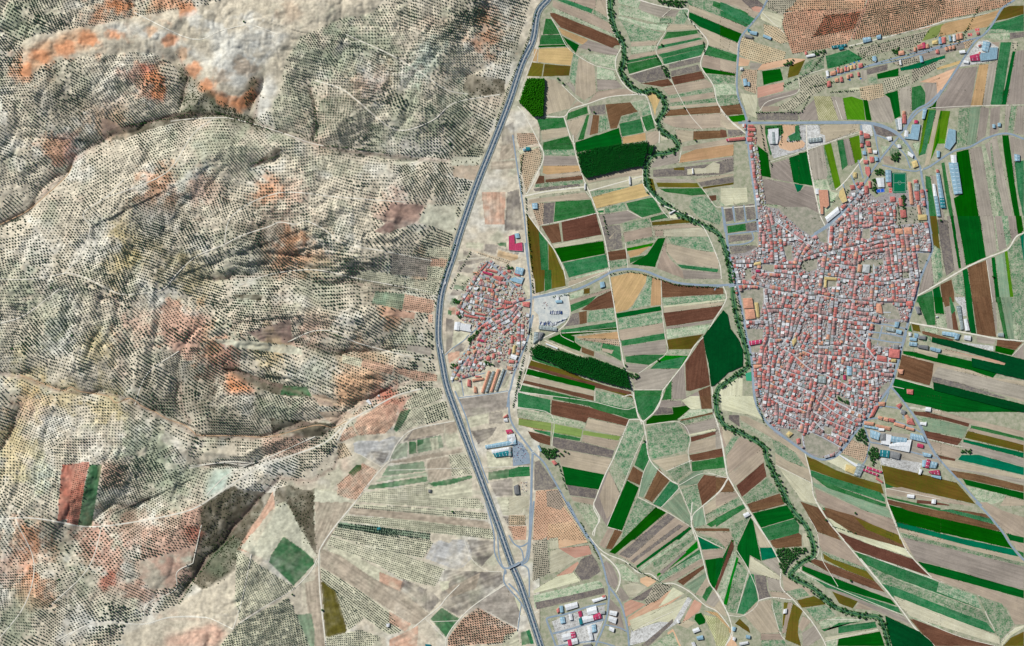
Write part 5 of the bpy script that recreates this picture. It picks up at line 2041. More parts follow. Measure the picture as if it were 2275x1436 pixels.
# colour A, colour B, mottle amount (0..1 share of B), mottle scale (1/m), streak strength
FM={
'D':((0,74,14),(18,90,28),.42,.014,.5),'G':((20,98,46),(86,128,92),.38,.03,.5),'M':((70,122,84),(170,172,150),.52,.045,.45),
'L':((186,188,164),(106,140,104),.36,.05,.4),'B':((94,66,50),(120,90,70),.45,.02,.6),'T':((180,166,144),(162,150,134),.45,.015,.35),
'Y':((196,164,124),(180,154,112),.4,.02,.4),'C':((206,204,178),(188,184,154),.4,.02,.35),'P':((162,153,140),(148,140,130),.4,.02,.45),
'W':((84,92,30),(112,86,44),.45,.01,.4),'S':((106,100,98),(146,138,124),.4,.05,.25),'V':((14,124,16),(8,100,14),.4,.03,.3),
'A':((208,164,138),(196,166,142),.45,.012,.3),'U':((134,152,88),(120,140,82),.4,.02,.3),'K':((116,146,120),(150,160,134),.45,.03,.5),
'E':((8,112,76),(10,94,66),.4,.03,.35),'F':((74,122,32),(90,132,40),.4,.02,.35),'H':((206,206,202),(150,148,142),.4,.07,.15),
'I':((206,202,164),(150,152,104),.45,.02,1.6),'Z':((180,142,104),(206,178,140),.45,.02,1.6),'O':((200,176,146),(190,178,152),.4,.02,.3),
'N':((188,180,158),(170,166,146),.4,.02,.3),'J':((0,58,26),(6,74,34),.45,.09,.35),'Q':((204,154,126),(192,168,142),.5,.01,.3),'R':((184,116,94),(186,134,108),.4,.01,.3),
}
DARK='DEG'
def field_mat(code):
    if code in MATS: return MATS[code]
    a,b,am,scl,st=FM[code]; m,n,bs=nodemat('field_'+dict(D='deep_green_crop',G='green_crop',M='mottled_crop',L='sparse_stubble',B='ploughed_soil',T='bare_soil',Y='straw',C='pale_soil',P='grey_fallow',W='weedy_soil',S='scrub_soil',V='bright_crop',A='reddish_soil',U='ripening_crop',K='grey_green_crop',E='teal_crop',F='grass_crop',H='rubble',I='staked_rows',Z='tilled_rows',O='orchard_soil',N='orchard_ground',J='tall_crop',Q='red_orchard_soil',R='red_soil')[code])
    uv=N(n,'ShaderNodeUVMap',uv_map='rows').outputs[0]; geo=N(n,'ShaderNodeNewGeometry').outputs['Position']; oi=N(n,'ShaderNodeObjectInfo')
    f=noise(n,geo,scl,5,.72); f2=noise(n,geo,.16,3,.7); mm=N(n,'ShaderNodeMath',operation='MULTIPLY_ADD'); n.links.new(f2,mm.inputs[0]); mm.inputs[1].default_value=.9
    n.links.new(f,mm.inputs[2]); w=.16 if code in 'MLSH' else .3
    c0=.95+(.5-am)*.45
    fac=ramp(n,mm.outputs[0],c0-w,c0+w)
    c=mix(n,lin(a),lin(b),fac)
    st1=noise(n,mapping(n,uv,(.004,.11,1)),1.0,4,.75); sv=ramp(n,st1,.3,.7,1-.6*st,1+.5*st)
    if st>1:
        wv=N(n,'ShaderNodeTexWave'); wv.wave_type='BANDS'; wv.bands_direction='Y'; wv.inputs['Scale'].default_value=.045; wv.inputs['Distortion'].default_value=.4
        n.links.new(uv,wv.inputs['Vector']); sv=ramp(n,wv.outputs['Fac'],.2,.8,.66,1.12)
    cc=N(n,'ShaderNodeCombineColor'); [n.links.new(sv,cc.inputs[i]) for i in range(3)]
    c=mix(n,c,cc.outputs[0],1.0,'MULTIPLY')
    big=ramp(n,noise(n,geo,.006,5,.7),.3,.7,.76,1.2); cb=N(n,'ShaderNodeCombineColor'); [n.links.new(big,cb.inputs[i]) for i in range(3)]
    c=mix(n,c,cb.outputs[0],1.0,'MULTIPLY')
    hs=N(n,'ShaderNodeHueSaturation'); n.links.new(c,hs.inputs['Color'])
    n.links.new(ramp(n,oi.outputs['Random'],0,1,.482,.516),hs.inputs['Hue']); n.links.new(ramp(n,oi.outputs['Random'],0,1,.86,1.16),hs.inputs['Value'])
    hs.inputs['Saturation'].default_value=1.06
    n.links.new(hs.outputs[0],bs.inputs['Base Color']); MATS[code]=m; return m
def plain(name,col,var=.18,scale=.05,rough=.9,col2=None,spec=.05):
    if name in MATS: return MATS[name]
    m,n,bs=nodemat(name,rough); geo=N(n,'ShaderNodeNewGeometry').outputs['Position']
    bs.inputs['Specular IOR Level'].default_value=spec
    f=ramp(n,noise(n,geo,scale,4,.7),.3,.7); a=lin(col); b=lin(col2) if col2 else tuple(v*(1-var*1.6) for v in a)
    c=mix(n,tuple(min(1,v*(1+var*.5)) for v in a),b,f); n.links.new(c,bs.inputs['Base Color']); MATS[name]=m; return m
def roofmat(name,col,var=.25,rib=.5,scale=.06):
    if name in MATS: return MATS[name]
    m,n,bs=nodemat(name,.7); geo=N(n,'ShaderNodeNewGeometry').outputs['Position']; uv=N(n,'ShaderNodeUVMap',uv_map='rows').outputs[0]
    f=ramp(n,noise(n,geo,scale,4,.75),.3,.7); a=lin(col); c=mix(n,tuple(min(1,v*1.1) for v in a),tuple(v*(1-var) for v in a),f)
    s=ramp(n,noise(n,mapping(n,uv,(rib,.02,1)),1.0,2,.6),.35,.65,.8,1.12); cc=N(n,'ShaderNodeCombineColor'); [n.links.new(s,cc.inputs[i]) for i in range(3)]
    c=mix(n,c,cc.outputs[0],1.0,'MULTIPLY')
    oi=N(n,'ShaderNodeObjectInfo'); hs=N(n,'ShaderNodeHueSaturation'); n.links.new(c,hs.inputs['Color']); n.links.new(ramp(n,oi.outputs['Random'],0,1,.85,1.12),hs.inputs['Value'])
    n.links.new(hs.outputs[0],bs.inputs['Base Color']); MATS[name]=m; return m
def leafmat(name,c1,c2,scale=.25):
    m,n,bs=nodemat(name,.8); geo=N(n,'ShaderNodeNewGeometry').outputs['Position']
    f=ramp(n,noise(n,geo,scale,3,.7),.3,.7); f2=ramp(n,noise(n,geo,.012,2,.6),.35,.65)
    c=mix(n,lin(c1),lin(c2),f); c=mix(n,c,tuple(v*.72 for v in lin(c2)),f2)
    n.links.new(c,bs.inputs['Base Color']); return m

# ---------------- object helpers ----------------
def meshobj(name,verts,faces,mats,parent=None,mi=None,uv=None,smooth_=False,**props):
    me=bpy.data.meshes.new(name); me.from_pydata([tuple(map(float,v)) for v in verts],[],faces)
    for m in (mats if isinstance(mats,list) else [mats]): me.materials.append(m)
    if mi is not None: me.polygons.foreach_set('material_index',np.asarray(mi,dtype=np.int32))
    if uv is not None:
        l=me.uv_layers.new(name='rows'); idx=np.empty(len(me.loops),dtype=np.int32); me.loops.foreach_get('vertex_index',idx)
        l.data.foreach_set('uv',np.asarray(uv,dtype=np.float32)[idx].ravel())
    if smooth_: me.polygons.foreach_set('use_smooth',np.ones(len(me.polygons),bool))
    me.update(); o=bpy.data.objects.new(name,me); COL.objects.link(o)
    if parent: o.parent=parent
    for k,v in props.items(): o[k]=v
    return o
def empty(name,loc,label,cat,group=None,rz=0):
    o=bpy.data.objects.new(name,None); o.location=loc; o.rotation_euler=(0,0,rz); o.empty_display_size=3; COL.objects.link(o)
    o['label']=label; o['category']=cat
    if group: o['group']=group
    return o

# ---------------- terrain ----------------
GX0,GX1,GY0,GY1=-70,1200,-70,1506; ST=2.0
gx=np.arange(GX0,GX1+.1,ST); gy=np.arange(GY0,GY1+.1,ST); X,Y=np.meshgrid(gx,gy)
def terrain_height():
    dv=np.full(X.shape,1e9); dr=np.full(X.shape,1e9); ds=np.full(X.shape,1e9)
    wxn=X+vnoise(X,Y,60,1)*26+vnoise(X,Y,25,2)*9; wyn=Y+vnoise(X,Y,60,3)*26+vnoise(X,Y,25,4)*9
    for k,p in LIN:
        if k=='valley': dv=np.minimum(dv,segdist(wxn,wyn,p))
        if k=='ridge': dr=np.minimum(dr,segdist(wxn,wyn,p))
        if k=='stream': ds=np.minimum(ds,segdist(X,Y,p))
    h=50*(1-np.exp(-dv/75))+20*np.exp(-(dr/55)**2)
    h+=5*(1-np.exp(-dv/6))
    def ridged(s,sd):
        v=1-2*np.abs(vnoise(wxn,wyn,s,sd)); return v
    up=1-np.exp(-dv/40)
    # ribs run down the slopes, mostly from upper right to lower left
    u=(wxn*.82+wyn*.57); v_=(-wxn*.57+wyn*.82)
    bl=lambda a,b,s,sd:2*np.abs(vnoise(a,b,s,sd))
    w2x=wxn+vnoise(X,Y,13,11)*7; w2y=wyn+vnoise(X,Y,13,12)*7
    rb=np.clip((520-X)/60,0,1)*np.clip((Y-600)/70,0,1); pr=wxn*.95+wyn*.3; al=(-wxn*.3+wyn*.95)*.22
    iso=1-.75*rb; calm=1-.6*np.clip((Y-1165+ (X-200)*.12)/40,0,1)*np.clip((440-X)/50,0,1)
    up=up*calm; h+=up*(rb*(15*bl(pr,al,34,36)+6*bl(pr,al*1.5,16,37))+iso*(17*bl(wxn,wyn,88,5)+14*bl(u,v_*.5,44,6))+(9.5-4*rb)*bl(w2x,w2y,25,8)+4.6*bl(w2x,w2y,13,9)+2.0*bl(X,Y,7,19)+.5*vnoise(X,Y,3.5,18))
    SCP=[[(240,490),(257,467),(285,442),(314,432),(372,425)],[(400,612),(440,575),(500,545),(540,525),(600,505),(640,495),(700,502)],[(520,668),(570,640),(620,622),(680,617),(760,628),(900,645)],[(640,66),(720,78),(800,92),(880,108),(940,148)],[(280,1130),(340,1108),(370,1085),(440,1058)],[(480,815),(520,800),(640,830),(700,850)],[(790,480),(860,478),(940,498),(1000,515)],[(620,560),(700,545),(780,560),(850,590)],[(480,720),(560,700),(640,690),(690,700)],[(90,640),(150,632),(210,628),(270,665)],[(20,300),(90,290),(160,310)],[(640,180),(690,240),(700,300)]]
    for s_ in SCP:
        s_=np.array(s_,float); d_=segdist(wxn,wyn,s_); s0=s_[0]; s1=s_[-1]; side=(s1[0]-s0[0])*(Y-s0[1])-(s1[1]-s0[1])*(X-s0[0]); side*=1 if s1[0]>s0[0] else -1
        sd=np.sign(side)*d_; dd_=np.hypot(s1[0]-s0[0],s1[1]-s0[1]); h+=6.5*np.exp(-d_/26)*np.tanh(-sd/6)*np.clip((side!=0)*1.0,0,1)*np.exp(-np.clip(np.minimum(np.hypot(X-s0[0],Y-s0[1]),np.hypot(X-s1[0],Y-s1[1]))*-1+18,0,40)/12)
    sp_=np.clip((X-470)/60,0,1)*np.clip((Y-480)/50,0,1)*np.clip((940-Y)/40,0,1)
    h=h+sp_*(10*bl(wxn*.22,wyn+wxn*-.06,26,33)+7*bl(w2x*.25,w2y,12,34))
    # mesa edge
    mesa=[p for c,p in T0 if c=='a'][0]
    inm=inpoly(X,Y,mesa); dm=segdist(X,Y,np.vstack([mesa,mesa[:1]]))
    h+=np.where(inm,9*np.clip(dm/22,0,1),0)+np.where(inm,vnoise(X,Y,16,10)*2,0)
    # east: flat plain at the motorway; south-east fields gentle
    hx=np.interp(Y[:,0],HW[:,1],HW[:,0])[:,None]
    m=np.clip((hx-12-X)/190,0,1); m=m*m*(3-2*m)
    se=np.clip((X-540)/130,0,1)*np.clip((Y-930-(700-X).clip(0)*.1)/110,0,1); m=m*(1-.86*se)
    h-=ds*0; h=h*m-np.where(m>.02,4*np.exp(-(ds/3.2)**2)*m,0)
    return h-0.35
Hh=terrain_height()
def tz(px,py):
    px=np.asarray(px,float); py=np.asarray(py,float)
    fx=np.clip((px-GX0)/ST,0,len(gx)-1.001); fy=np.clip((py-GY0)/ST,0,len(gy)-1.001); i=fx.astype(int); j=fy.astype(int); a=fx-i; b=fy-j
    z=(Hh[j,i]*(1-a)+Hh[j,i+1]*a)*(1-b)+(Hh[j+1,i]*(1-a)+Hh[j+1,i+1]*a)*b
    return np.where(px>=GX1-1,-0.35,z)
TC={'o':(220,148,102),'p':(206,168,146),'r':(186,110,90),'w':(214,212,200),'c':(204,202,178),'a':(198,188,166),'j':(208,168,132),'s':(98,92,76),
 'd':(98,104,84),'g':(150,160,134),'m':(178,196,180),'b':(140,116,106),'t':(190,170,146),'y':(206,186,128)}
def soilcol(c): return np.array(lin(TC[c])) if c in TC else (np.array(lin(FM[c][0]))*.6+np.array(lin(FM[c][1]))*.4)
base=np.array(lin((204,194,172)))
C=np.ones(X.shape+(3,))*base
n1=vnoise(X,Y,38,21)+.6*vnoise(X,Y,15,22); n2=vnoise(X,Y,55,23)+.5*vnoise(X,Y,17,24); n3=vnoise(X,Y,70,25)+.5*vnoise(X,Y,22,26)
def blend(w,c):
    global C
    C=C*(1-w[...,None])+np.array(c)*w[...,None]
blend(np.clip((n1-.1)*3.0,0,1)*.42,soilcol('g')); blend(np.clip((n2-.1)*3.0,0,1)*.6,soilcol('w')); blend(np.clip((n3-.15)*3.2,0,1)*.4,soilcol('a'))
blend(np.clip((-n2-.3)*3,0,1)*.3,soilcol('p'))
nb=vnoise(X,Y,7,30)*.6+vnoise(X,Y,14,31)*.7+vnoise(X,Y,32,32)*.9
for bx,by,br,bc in BLOBS:  # dark 's' blobs below the ridge track paint slope shade into the soil
    d=np.hypot((X-float(bx)),(Y-float(by)))/float(br)+nb
    blend(np.clip((1.0-d)*1.3,0,1)*(.62 if bc in 'orpj' else .5),soilcol(bc))
# olive allowance raster (1 px)
TM=np.zeros((1600,1320),np.uint8); tyy,txx=np.mgrid[0:1600,0:1320]; TXX=txx-60.0; TYY=tyy-60.0
def rmask(p):
    x0,y0=np.maximum((p.min(0)+60).astype(int)-2,0); x1,y1=(p.max(0)+60).astype(int)+3
    sl_=(slice(y0,min(y1,1600)),slice(x0,min(x1,1320)))
    return sl_,inpoly(TXX[sl_],TYY[sl_],p)
HILLS=np.array([(-60,-60),(1190,-60),(1162,60),(1120,190),(1082,310),(1035,435),(1003,530),(978,620),(962,700),(960,780),(974,850),(960,860),(880,895),(790,930),(740,1000),(690,1050),(600,1090),(540,1180),(500,1250),(430,1290),(400,1340),(280,1385),(240,1500),(-60,1500)],float)
s_,m_=rmask(HILLS); TM[s_][m_]=1
PARC=[]
WOB=(vnoise(X,Y,7,41)*3.2,vnoise(X,Y,7,42)*3.2)
for src,soft in ((T0,True),(TPOL,False)):
    for code,p in src:
        c=code[0]; x0,y0=p.min(0); x1,y1=p.max(0)
        i0=int(max(0,(x0-GX0)/ST-3)); i1=int((x1-GX0)/ST+4); j0=int(max(0,(y0-GY0)/ST-3)); j1=int((y1-GY0)/ST+4)
        if i0>=len(gx) or i1<0: continue
        S=(slice(j0,j1),slice(i0,i1))
        k=1.0 if c.islower() else .12
        m=inpoly(X[S]+WOB[0][S]*k,Y[S]+WOB[1][S]*k,p)
        w=m.astype(float)
        if c.islower() and c in 'aowpjdm':
            for ax in (0,1):
                for _ in range(2):
                    k_=3 if c!='a' else 1; w=sum(np.roll(w,sh,ax) for sh in range(-k_,k_+1))/(2*k_+1)
        if c in 'sSdHaAwojb': w=w*np.clip((.86 if c in 'aAoj' else .78 if c in 'sd' else .66)+nb[S]*.75,.15,.97)
        else: w=w*np.clip(.86+nb[S]*.3,.3,.96)
        C[S]=C[S]*(1-w[...,None])+soilcol(c)*w[...,None]
        if not c.islower():
            q_=p-p.mean(0); w_,v__=np.linalg.eigh(q_.T@q_); ax_=v__[:,1]; uu=(X[S]*ax_[0]+Y[S]*ax_[1]); vv=(-X[S]*ax_[1]+Y[S]*ax_[0])
            C[S]*=(1+m*(.42*vnoise(uu*.06,vv,3.2,int(p[0,0])%97)+.2*vnoise(uu*.1,vv,1.9,5)))[...,None]
        s_,m_=rmask(p)
        if c not in 'opwgyj': TM[s_][m_]=0
        if len(code)>1: PARC.append((int(code[1]),p))
for bx,by,br,bc in [(470,192,20,'o'),(500,222,22,'o'),(535,232,22,'o'),(556,212,18,'o'),(432,158,20,'o'),(408,122,18,'j'),(380,92,18,'o'),(340,72,18,'j'),(255,78,24,'o'),(200,86,24,'o'),(150,112,26,'o'),(100,130,24,'o'),(66,158,18,'o'),(280,20,22,'o'),(420,22,22,'o'),(300,30,16,'j'),(560,52,26,'w'),(490,78,26,'w'),(440,56,30,'w'),(598,200,18,'w'),(590,232,14,'w'),(520,110,24,'w'),(545,150,30,'t'),(575,120,24,'a'),(500,175,24,'t'),(650,30,30,'t'),(330,160,22,'r'),(345,178,22,'o'),(352,205,18,'o'),(300,165,20,'p'),(390,700,40,'p'),(405,745,40,'p'),(425,775,30,'p'),(350,1210,36,'p'),(400,1220,40,'p'),(390,1270,44,'p'),(260,1240,40,'p'),(300,1310,30,'p'),(430,1180,24,'r'),(240,1290,26,'r'),(860,880,24,'r'),(520,1210,20,'d')]:
    d=np.hypot(X-bx,(Y-by)*1.15)/br+nb*.8; blend(np.clip((1.05-d)*1.8,0,1)*.72,soilcol(bc))
# terrain colour noise on scarps: dry gullies darker scrub along valley floors
dvs=np.full(X.shape,1e9)
for k,p in LIN:
    if k=='valley': dvs=np.minimum(dvs,segdist(X+WOB[0]*2,Y+WOB[1]*2,p))
blend(np.clip(1-dvs/7,0,1)*.55*(X<1000),soilcol('b'))
TMX=TM[(Y+60).astype(int).clip(0,1599),(X+60).astype(int).clip(0,1319)]
terr=np.sin(Hh*2*math.pi/6.0+1.5*vnoise(X,Y,20,85)); C*=(1+.15*np.clip(terr*1.6,-1,1)*(X<1100)*(Hh>2)*(1-.85*inpoly(X,Y,[p for c_,p in T0 if c_=='a'][0]))*(TMX>0))[...,None]
C*=(1+.34*vnoise(X,Y,4.2,81)+.3*vnoise(X,Y,9,82)+.16*vnoise(X*.4+Y*.2,Y,2.6,83))[...,None]
nyv,nxv=X.shape
co_=np.c_[wx(X.ravel()),wy(Y.ravel()),Hh.ravel()].astype(np.float32)
ii=np.arange(nyv*nxv).reshape(nyv,nxv); q=np.stack([ii[1:,:-1],ii[1:,1:],ii[:-1,1:],ii[:-1,:-1]],-1).reshape(-1,4)
me=bpy.data.meshes.new('hillside'); me.vertices.add(len(co_)); me.vertices.foreach_set('co',co_.ravel())
me.loops.add(q.size); me.loops.foreach_set('vertex_index',q.ravel().astype(np.int32))
me.polygons.add(len(q)); me.polygons.foreach_set('loop_start',np.arange(0,q.size,4,dtype=np.int32)); me.update(calc_edges=True)
me.polygons.foreach_set('use_smooth',np.ones(len(q),bool))
at=me.color_attributes.new('soil','FLOAT_COLOR','POINT'); at.data.foreach_set('color',np.c_[C.reshape(-1,3),np.ones(nyv*nxv)].astype(np.float32).ravel())
m,n,bs=nodemat('hill_soil'); geo=N(n,'ShaderNodeNewGeometry').outputs['Position']; ca=N(n,'ShaderNodeVertexColor',layer_name='soil').outputs[0]
v=ramp(n,noise(n,geo,.035,6,.78),.3,.7,.74,1.16); cc=N(n,'ShaderNodeCombineColor'); [n.links.new(v,cc.inputs[i]) for i in range(3)]
c=mix(n,ca,cc.outputs[0],1.0,'MULTIPLY'); c=mix(n,c,lin((120,122,96)),ramp(n,noise(n,geo,.02,8,.85),.56,.7,0,.45))
n.links.new(c,bs.inputs['Base Color'])
me.materials.append(m); o=bpy.data.objects.new('hillside',me); COL.objects.link(o); o['kind']='structure'

# ---------------- plain ----------------
gm=plain('valley_ground',(176,170,150),.16,.05,.95,(128,138,108))
x0,x1,y0,y1=float(wx(1199)),float(wx(2420)),float(wy(-120)),float(wy(1560))
meshobj('ground',[(x0,y1,-.35),(x1,y1,-.35),(x1,y0,-.35),(x0,y0,-.35)],[(0,1,2,3)],gm,kind='structure')
LV=np.zeros((1480,1300),np.uint8); lyy,lxx=np.mgrid[0:1480,0:1300]; LXX=lxx+1000.3; LYY=lyy-20.3
def level(p):
    x0,y0=np.clip((p.min(0)-[1000,-20]).astype(int)-1,0,None); x1,y1=(p.max(0)-[1000,-20]).astype(int)+2
    S=(slice(y0,max(y1,y0+1)),slice(x0,max(x1,x0+1))); 
    if LV[S].size==0: return 1
    m=inpoly(LXX[S],LYY[S],p); l=int(LV[S][m].max())+1 if m.any() else 1
    LV[S][m]=l; return l
def pca(p):
    q=resample(np.vstack([p,p[:1]]),3); q=q-q.mean(0); w,v=np.linalg.eigh(q.T@q); a=v[:,1]; return math.atan2(a[1],a[0])
KIND=dict(D='green_crop_field',G='green_crop_field',M='patchy_crop_field',L='stubble_field',B='ploughed_field',T='bare_field',Y='straw_field',C='bare_field',P='fallow_field',W='weedy_field',S='scrub_plot',V='green_crop_field',A='bare_field',U='ripening_field',K='patchy_crop_field',E='green_crop_field',F='grass_field',H='gravel_yard',I='staked_field',Z='tilled_field',O='orchard_ground',N='orchard_ground',Q='orchard_ground',R='bare_field',J='tall_crop')
for code,p in FIELDS:
    c=code[0]
    if len(p)<3: continue
    # keep a little earth balk between plots
    ctr=p.mean(0); d=p-ctr; rr=np.hypot(d[:,0],d[:,1])[:,None]; p=ctr+d*(1-np.minimum(.35/np.maximum(rr,1),.1))
    l=level(p); a=pca(p); ca_,sa_=math.cos(a),math.sin(a)
    # rough edges
    q=densify(p,9); q=q+np.c_[vnoise(q[:,0],q[:,1],5,51),vnoise(q[:,0],q[:,1],5,52)]*.95
    Wx,Wy=wx(q[:,0]),wy(q[:,1]); U=(q[:,0]*ca_+q[:,1]*sa_)*PX; Vv=(-q[:,0]*sa_+q[:,1]*ca_)*PX
    z=-.3+.035*l
    xm=q[:,0].mean()
    meshobj(KIND[c],np.c_[Wx,Wy,np.full(len(q),z)],[tuple(range(len(q)-1,-1,-1))] if np.cross(np.roll(q,-1,0)-q,q-np.roll(q,1,0)).sum()<0 else [tuple(range(len(q)))],field_mat(c),uv=np.c_[U,Vv],kind='structure')
    if c in 'ONQR': PARC.append(({'O':1,'N':2,'Q':2,'R':1}[c],p))

# ---------------- roads ----------------
def ribbon(name,p,w,mat,z,off=0.0,drape=False,kind='structure',uvw=None,step=None,end=None,**kw):
    d=np.gradient(p,axis=0); L=np.hypot(d[:,0],d[:,1])[:,None]; d=d/np.maximum(L,1e-6); nn=np.c_[-d[:,1],d[:,0]]
    a=p+nn*(off+w/2); b=p+nn*(off-w/2)
    za=zb=np.full(len(p),z)
    if drape:
        za=np.maximum(tz(a[:,0],a[:,1]),np.maximum(tz(p[:,0],p[:,1]),tz(b[:,0],b[:,1])))+z; zb=za
    n_=len(p); V=np.vstack([np.c_[wx(a[:,0]),wy(a[:,1]),za],np.c_[wx(b[:,0]),wy(b[:,1]),zb],np.c_[wx(a[:,0]),wy(a[:,1]),za-.5],np.c_[wx(b[:,0]),wy(b[:,1]),zb-.5]])
    F=[]
    for i in range(n_-1): F+=[(i,i+1,n_+i+1,n_+i),(i,2*n_+i,2*n_+i+1,i+1),(n_+i,n_+i+1,3*n_+i+1,3*n_+i)]
    s=np.r_[0,np.cumsum(np.hypot(*np.diff(p,axis=0).T))]*PX; uv=np.vstack([np.c_[s,np.zeros(n_)],np.c_[s,np.full(n_,w*PX)]]*2)
    return meshobj(name,V,F,mat,uv=uv,**({'kind':kind} if kind else {}),**kw)
asph=plain('pale_asphalt',(144,158,170),.14,.04,.85,(128,144,156)); dirt=plain('dirt_track',(228,224,210),.1,.05,.95,(204,198,180))
motor=plain('motorway_asphalt',(58,78,94),.25,.02,.8,(80,98,110)); paint=plain('road_paint',(225,228,228),.05,.1,.6); verge=plain('motorway_verge',(142,140,126),.25,.06,.95,(98,108,90)); shld=plain('motorway_shoulder_asphalt',(112,130,140),.2,.04,.85,(128,142,148))
rl=0
for code,p in ROADS:
    k=code[0]; w=float(code[1:]); 
    if np.abs(p[0]-p[-1]).sum()<.5: continue
    drape=(p[:,0].min()<1150); p2=resample(smooth(p,4),3.0)
    rl=(rl+1)%14
    if k=='a':
        ribbon('road',p2,w*1.0,asph,.22+.02*rl+(.35 if drape else 0),drape=drape)
    else: ribbon('dirt_track',p2,{1:1.15,2:2.1,3:3.0}[int(w)],dirt,.06+.012*rl+(.45 if drape else 0),drape=drape)
for k,p in LIN:
    if k=='track': ribbon('dirt_track',resample(smooth(p,5),2.5),1.9,dirt,.6,drape=True)
    if k=='stream': ribbon('stream_bed',resample(smooth(p,5),2.5),1.9,plain('stream_sand',(196,164,130),.2,.04),.5,drape=True)
HR=resample(HW,5)
ribbon('motorway_verge',HR,17,verge,.5); 
for s in (-1,1):
    ribbon('motorway_shoulder',HR,6.0,shld,.56,off=s*3.7); ribbon('motorway_carriageway',HR,4.4,motor,.62,off=s*3.5)
    for e in (-2.35,2.35): ribbon('lane_line',HR,.28,paint,.67,off=s*3.5+e)
for i in range(0,len(HR)-2,3):
    pass
V=[];F=[];nh=resample(HW,2.0); dn=np.gradient(nh,axis=0); dn/=np.hypot(dn[:,0],dn[:,1])[:,None]
for s in (-1,1):
    for i in range(0,len(nh)-1,6):
        nn=np.array([-dn[i,1],dn[i,0]]); c0=nh[i]+nn*s*3.5; c1=c0+dn[i]*3.2; b=len(V)
        for q in (c0-nn*.12,c0+nn*.12,c1+nn*.12,c1-nn*.12): V.append((float(wx(q[0])),float(wy(q[1])),.67))
        F.append((b,b+1,b+2,b+3))
meshobj('lane_dashes',V,F,paint,kind='structure')
# central barrier
ribbon('central_barrier',HR,.35,paint,1.45,kind=None,label='continuous pale crash barrier between the two motorway carriageways',category='barrier')
ribbon('central_reservation',HR,1.7,plain('reservation_gravel',(176,172,158),.2,.05),.63)
# overpass
OV=smooth(np.array([(1129,1263),(1136,1259),(1145,1255),(1154,1250)],float),5)
t=empty('motorway_overpass',(float(wx(1141)),float(wy(1257)),0),'pale road bridge crossing over the motorway at the lower junction','bridge')
t_inv=t.location.copy()
def child_rel(o,t):
    o.parent=t; o.matrix_parent_inverse=t.matrix_world.inverted() if False else o.matrix_parent_inverse
    o.data.transform(__import__('mathutils').Matrix.Translation(-t.location)); return o
child_rel(ribbon('deck',resample(OV,1.5),5.2,asph,7.0,kind=None),t)
for s in (-1,1): child_rel(ribbon('parapet',resample(OV,1.5),.3,paint,8.0,off=s*2.6,kind=None),t)
# river
chan=plain('river_bank_grass',(58,112,70),.3,.05,.95,(110,132,96)); water=plain('river_water',(34,78,60),.25,.02,.25,(48,92,66),.5)
RS=resample(RIV,5); ribbon('river_bank',RS,11,chan,.12); ribbon('river',RS,2.4,water,.2)
rb=smooth(np.array([(1619,637),(1628,635),(1640,632)],float),4)
t=empty('river_bridge',(float(wx(1629)),float(wy(635)),0),'short road bridge over the tree lined river at the town entrance','bridge')
child_rel(ribbon('deck',resample(rb,2),4.6,asph,1.0,kind=None),t)
for s in (-1,1): child_rel(ribbon('parapet',resample(rb,2),.3,paint,1.9,off=s*2.3,kind=None),t)

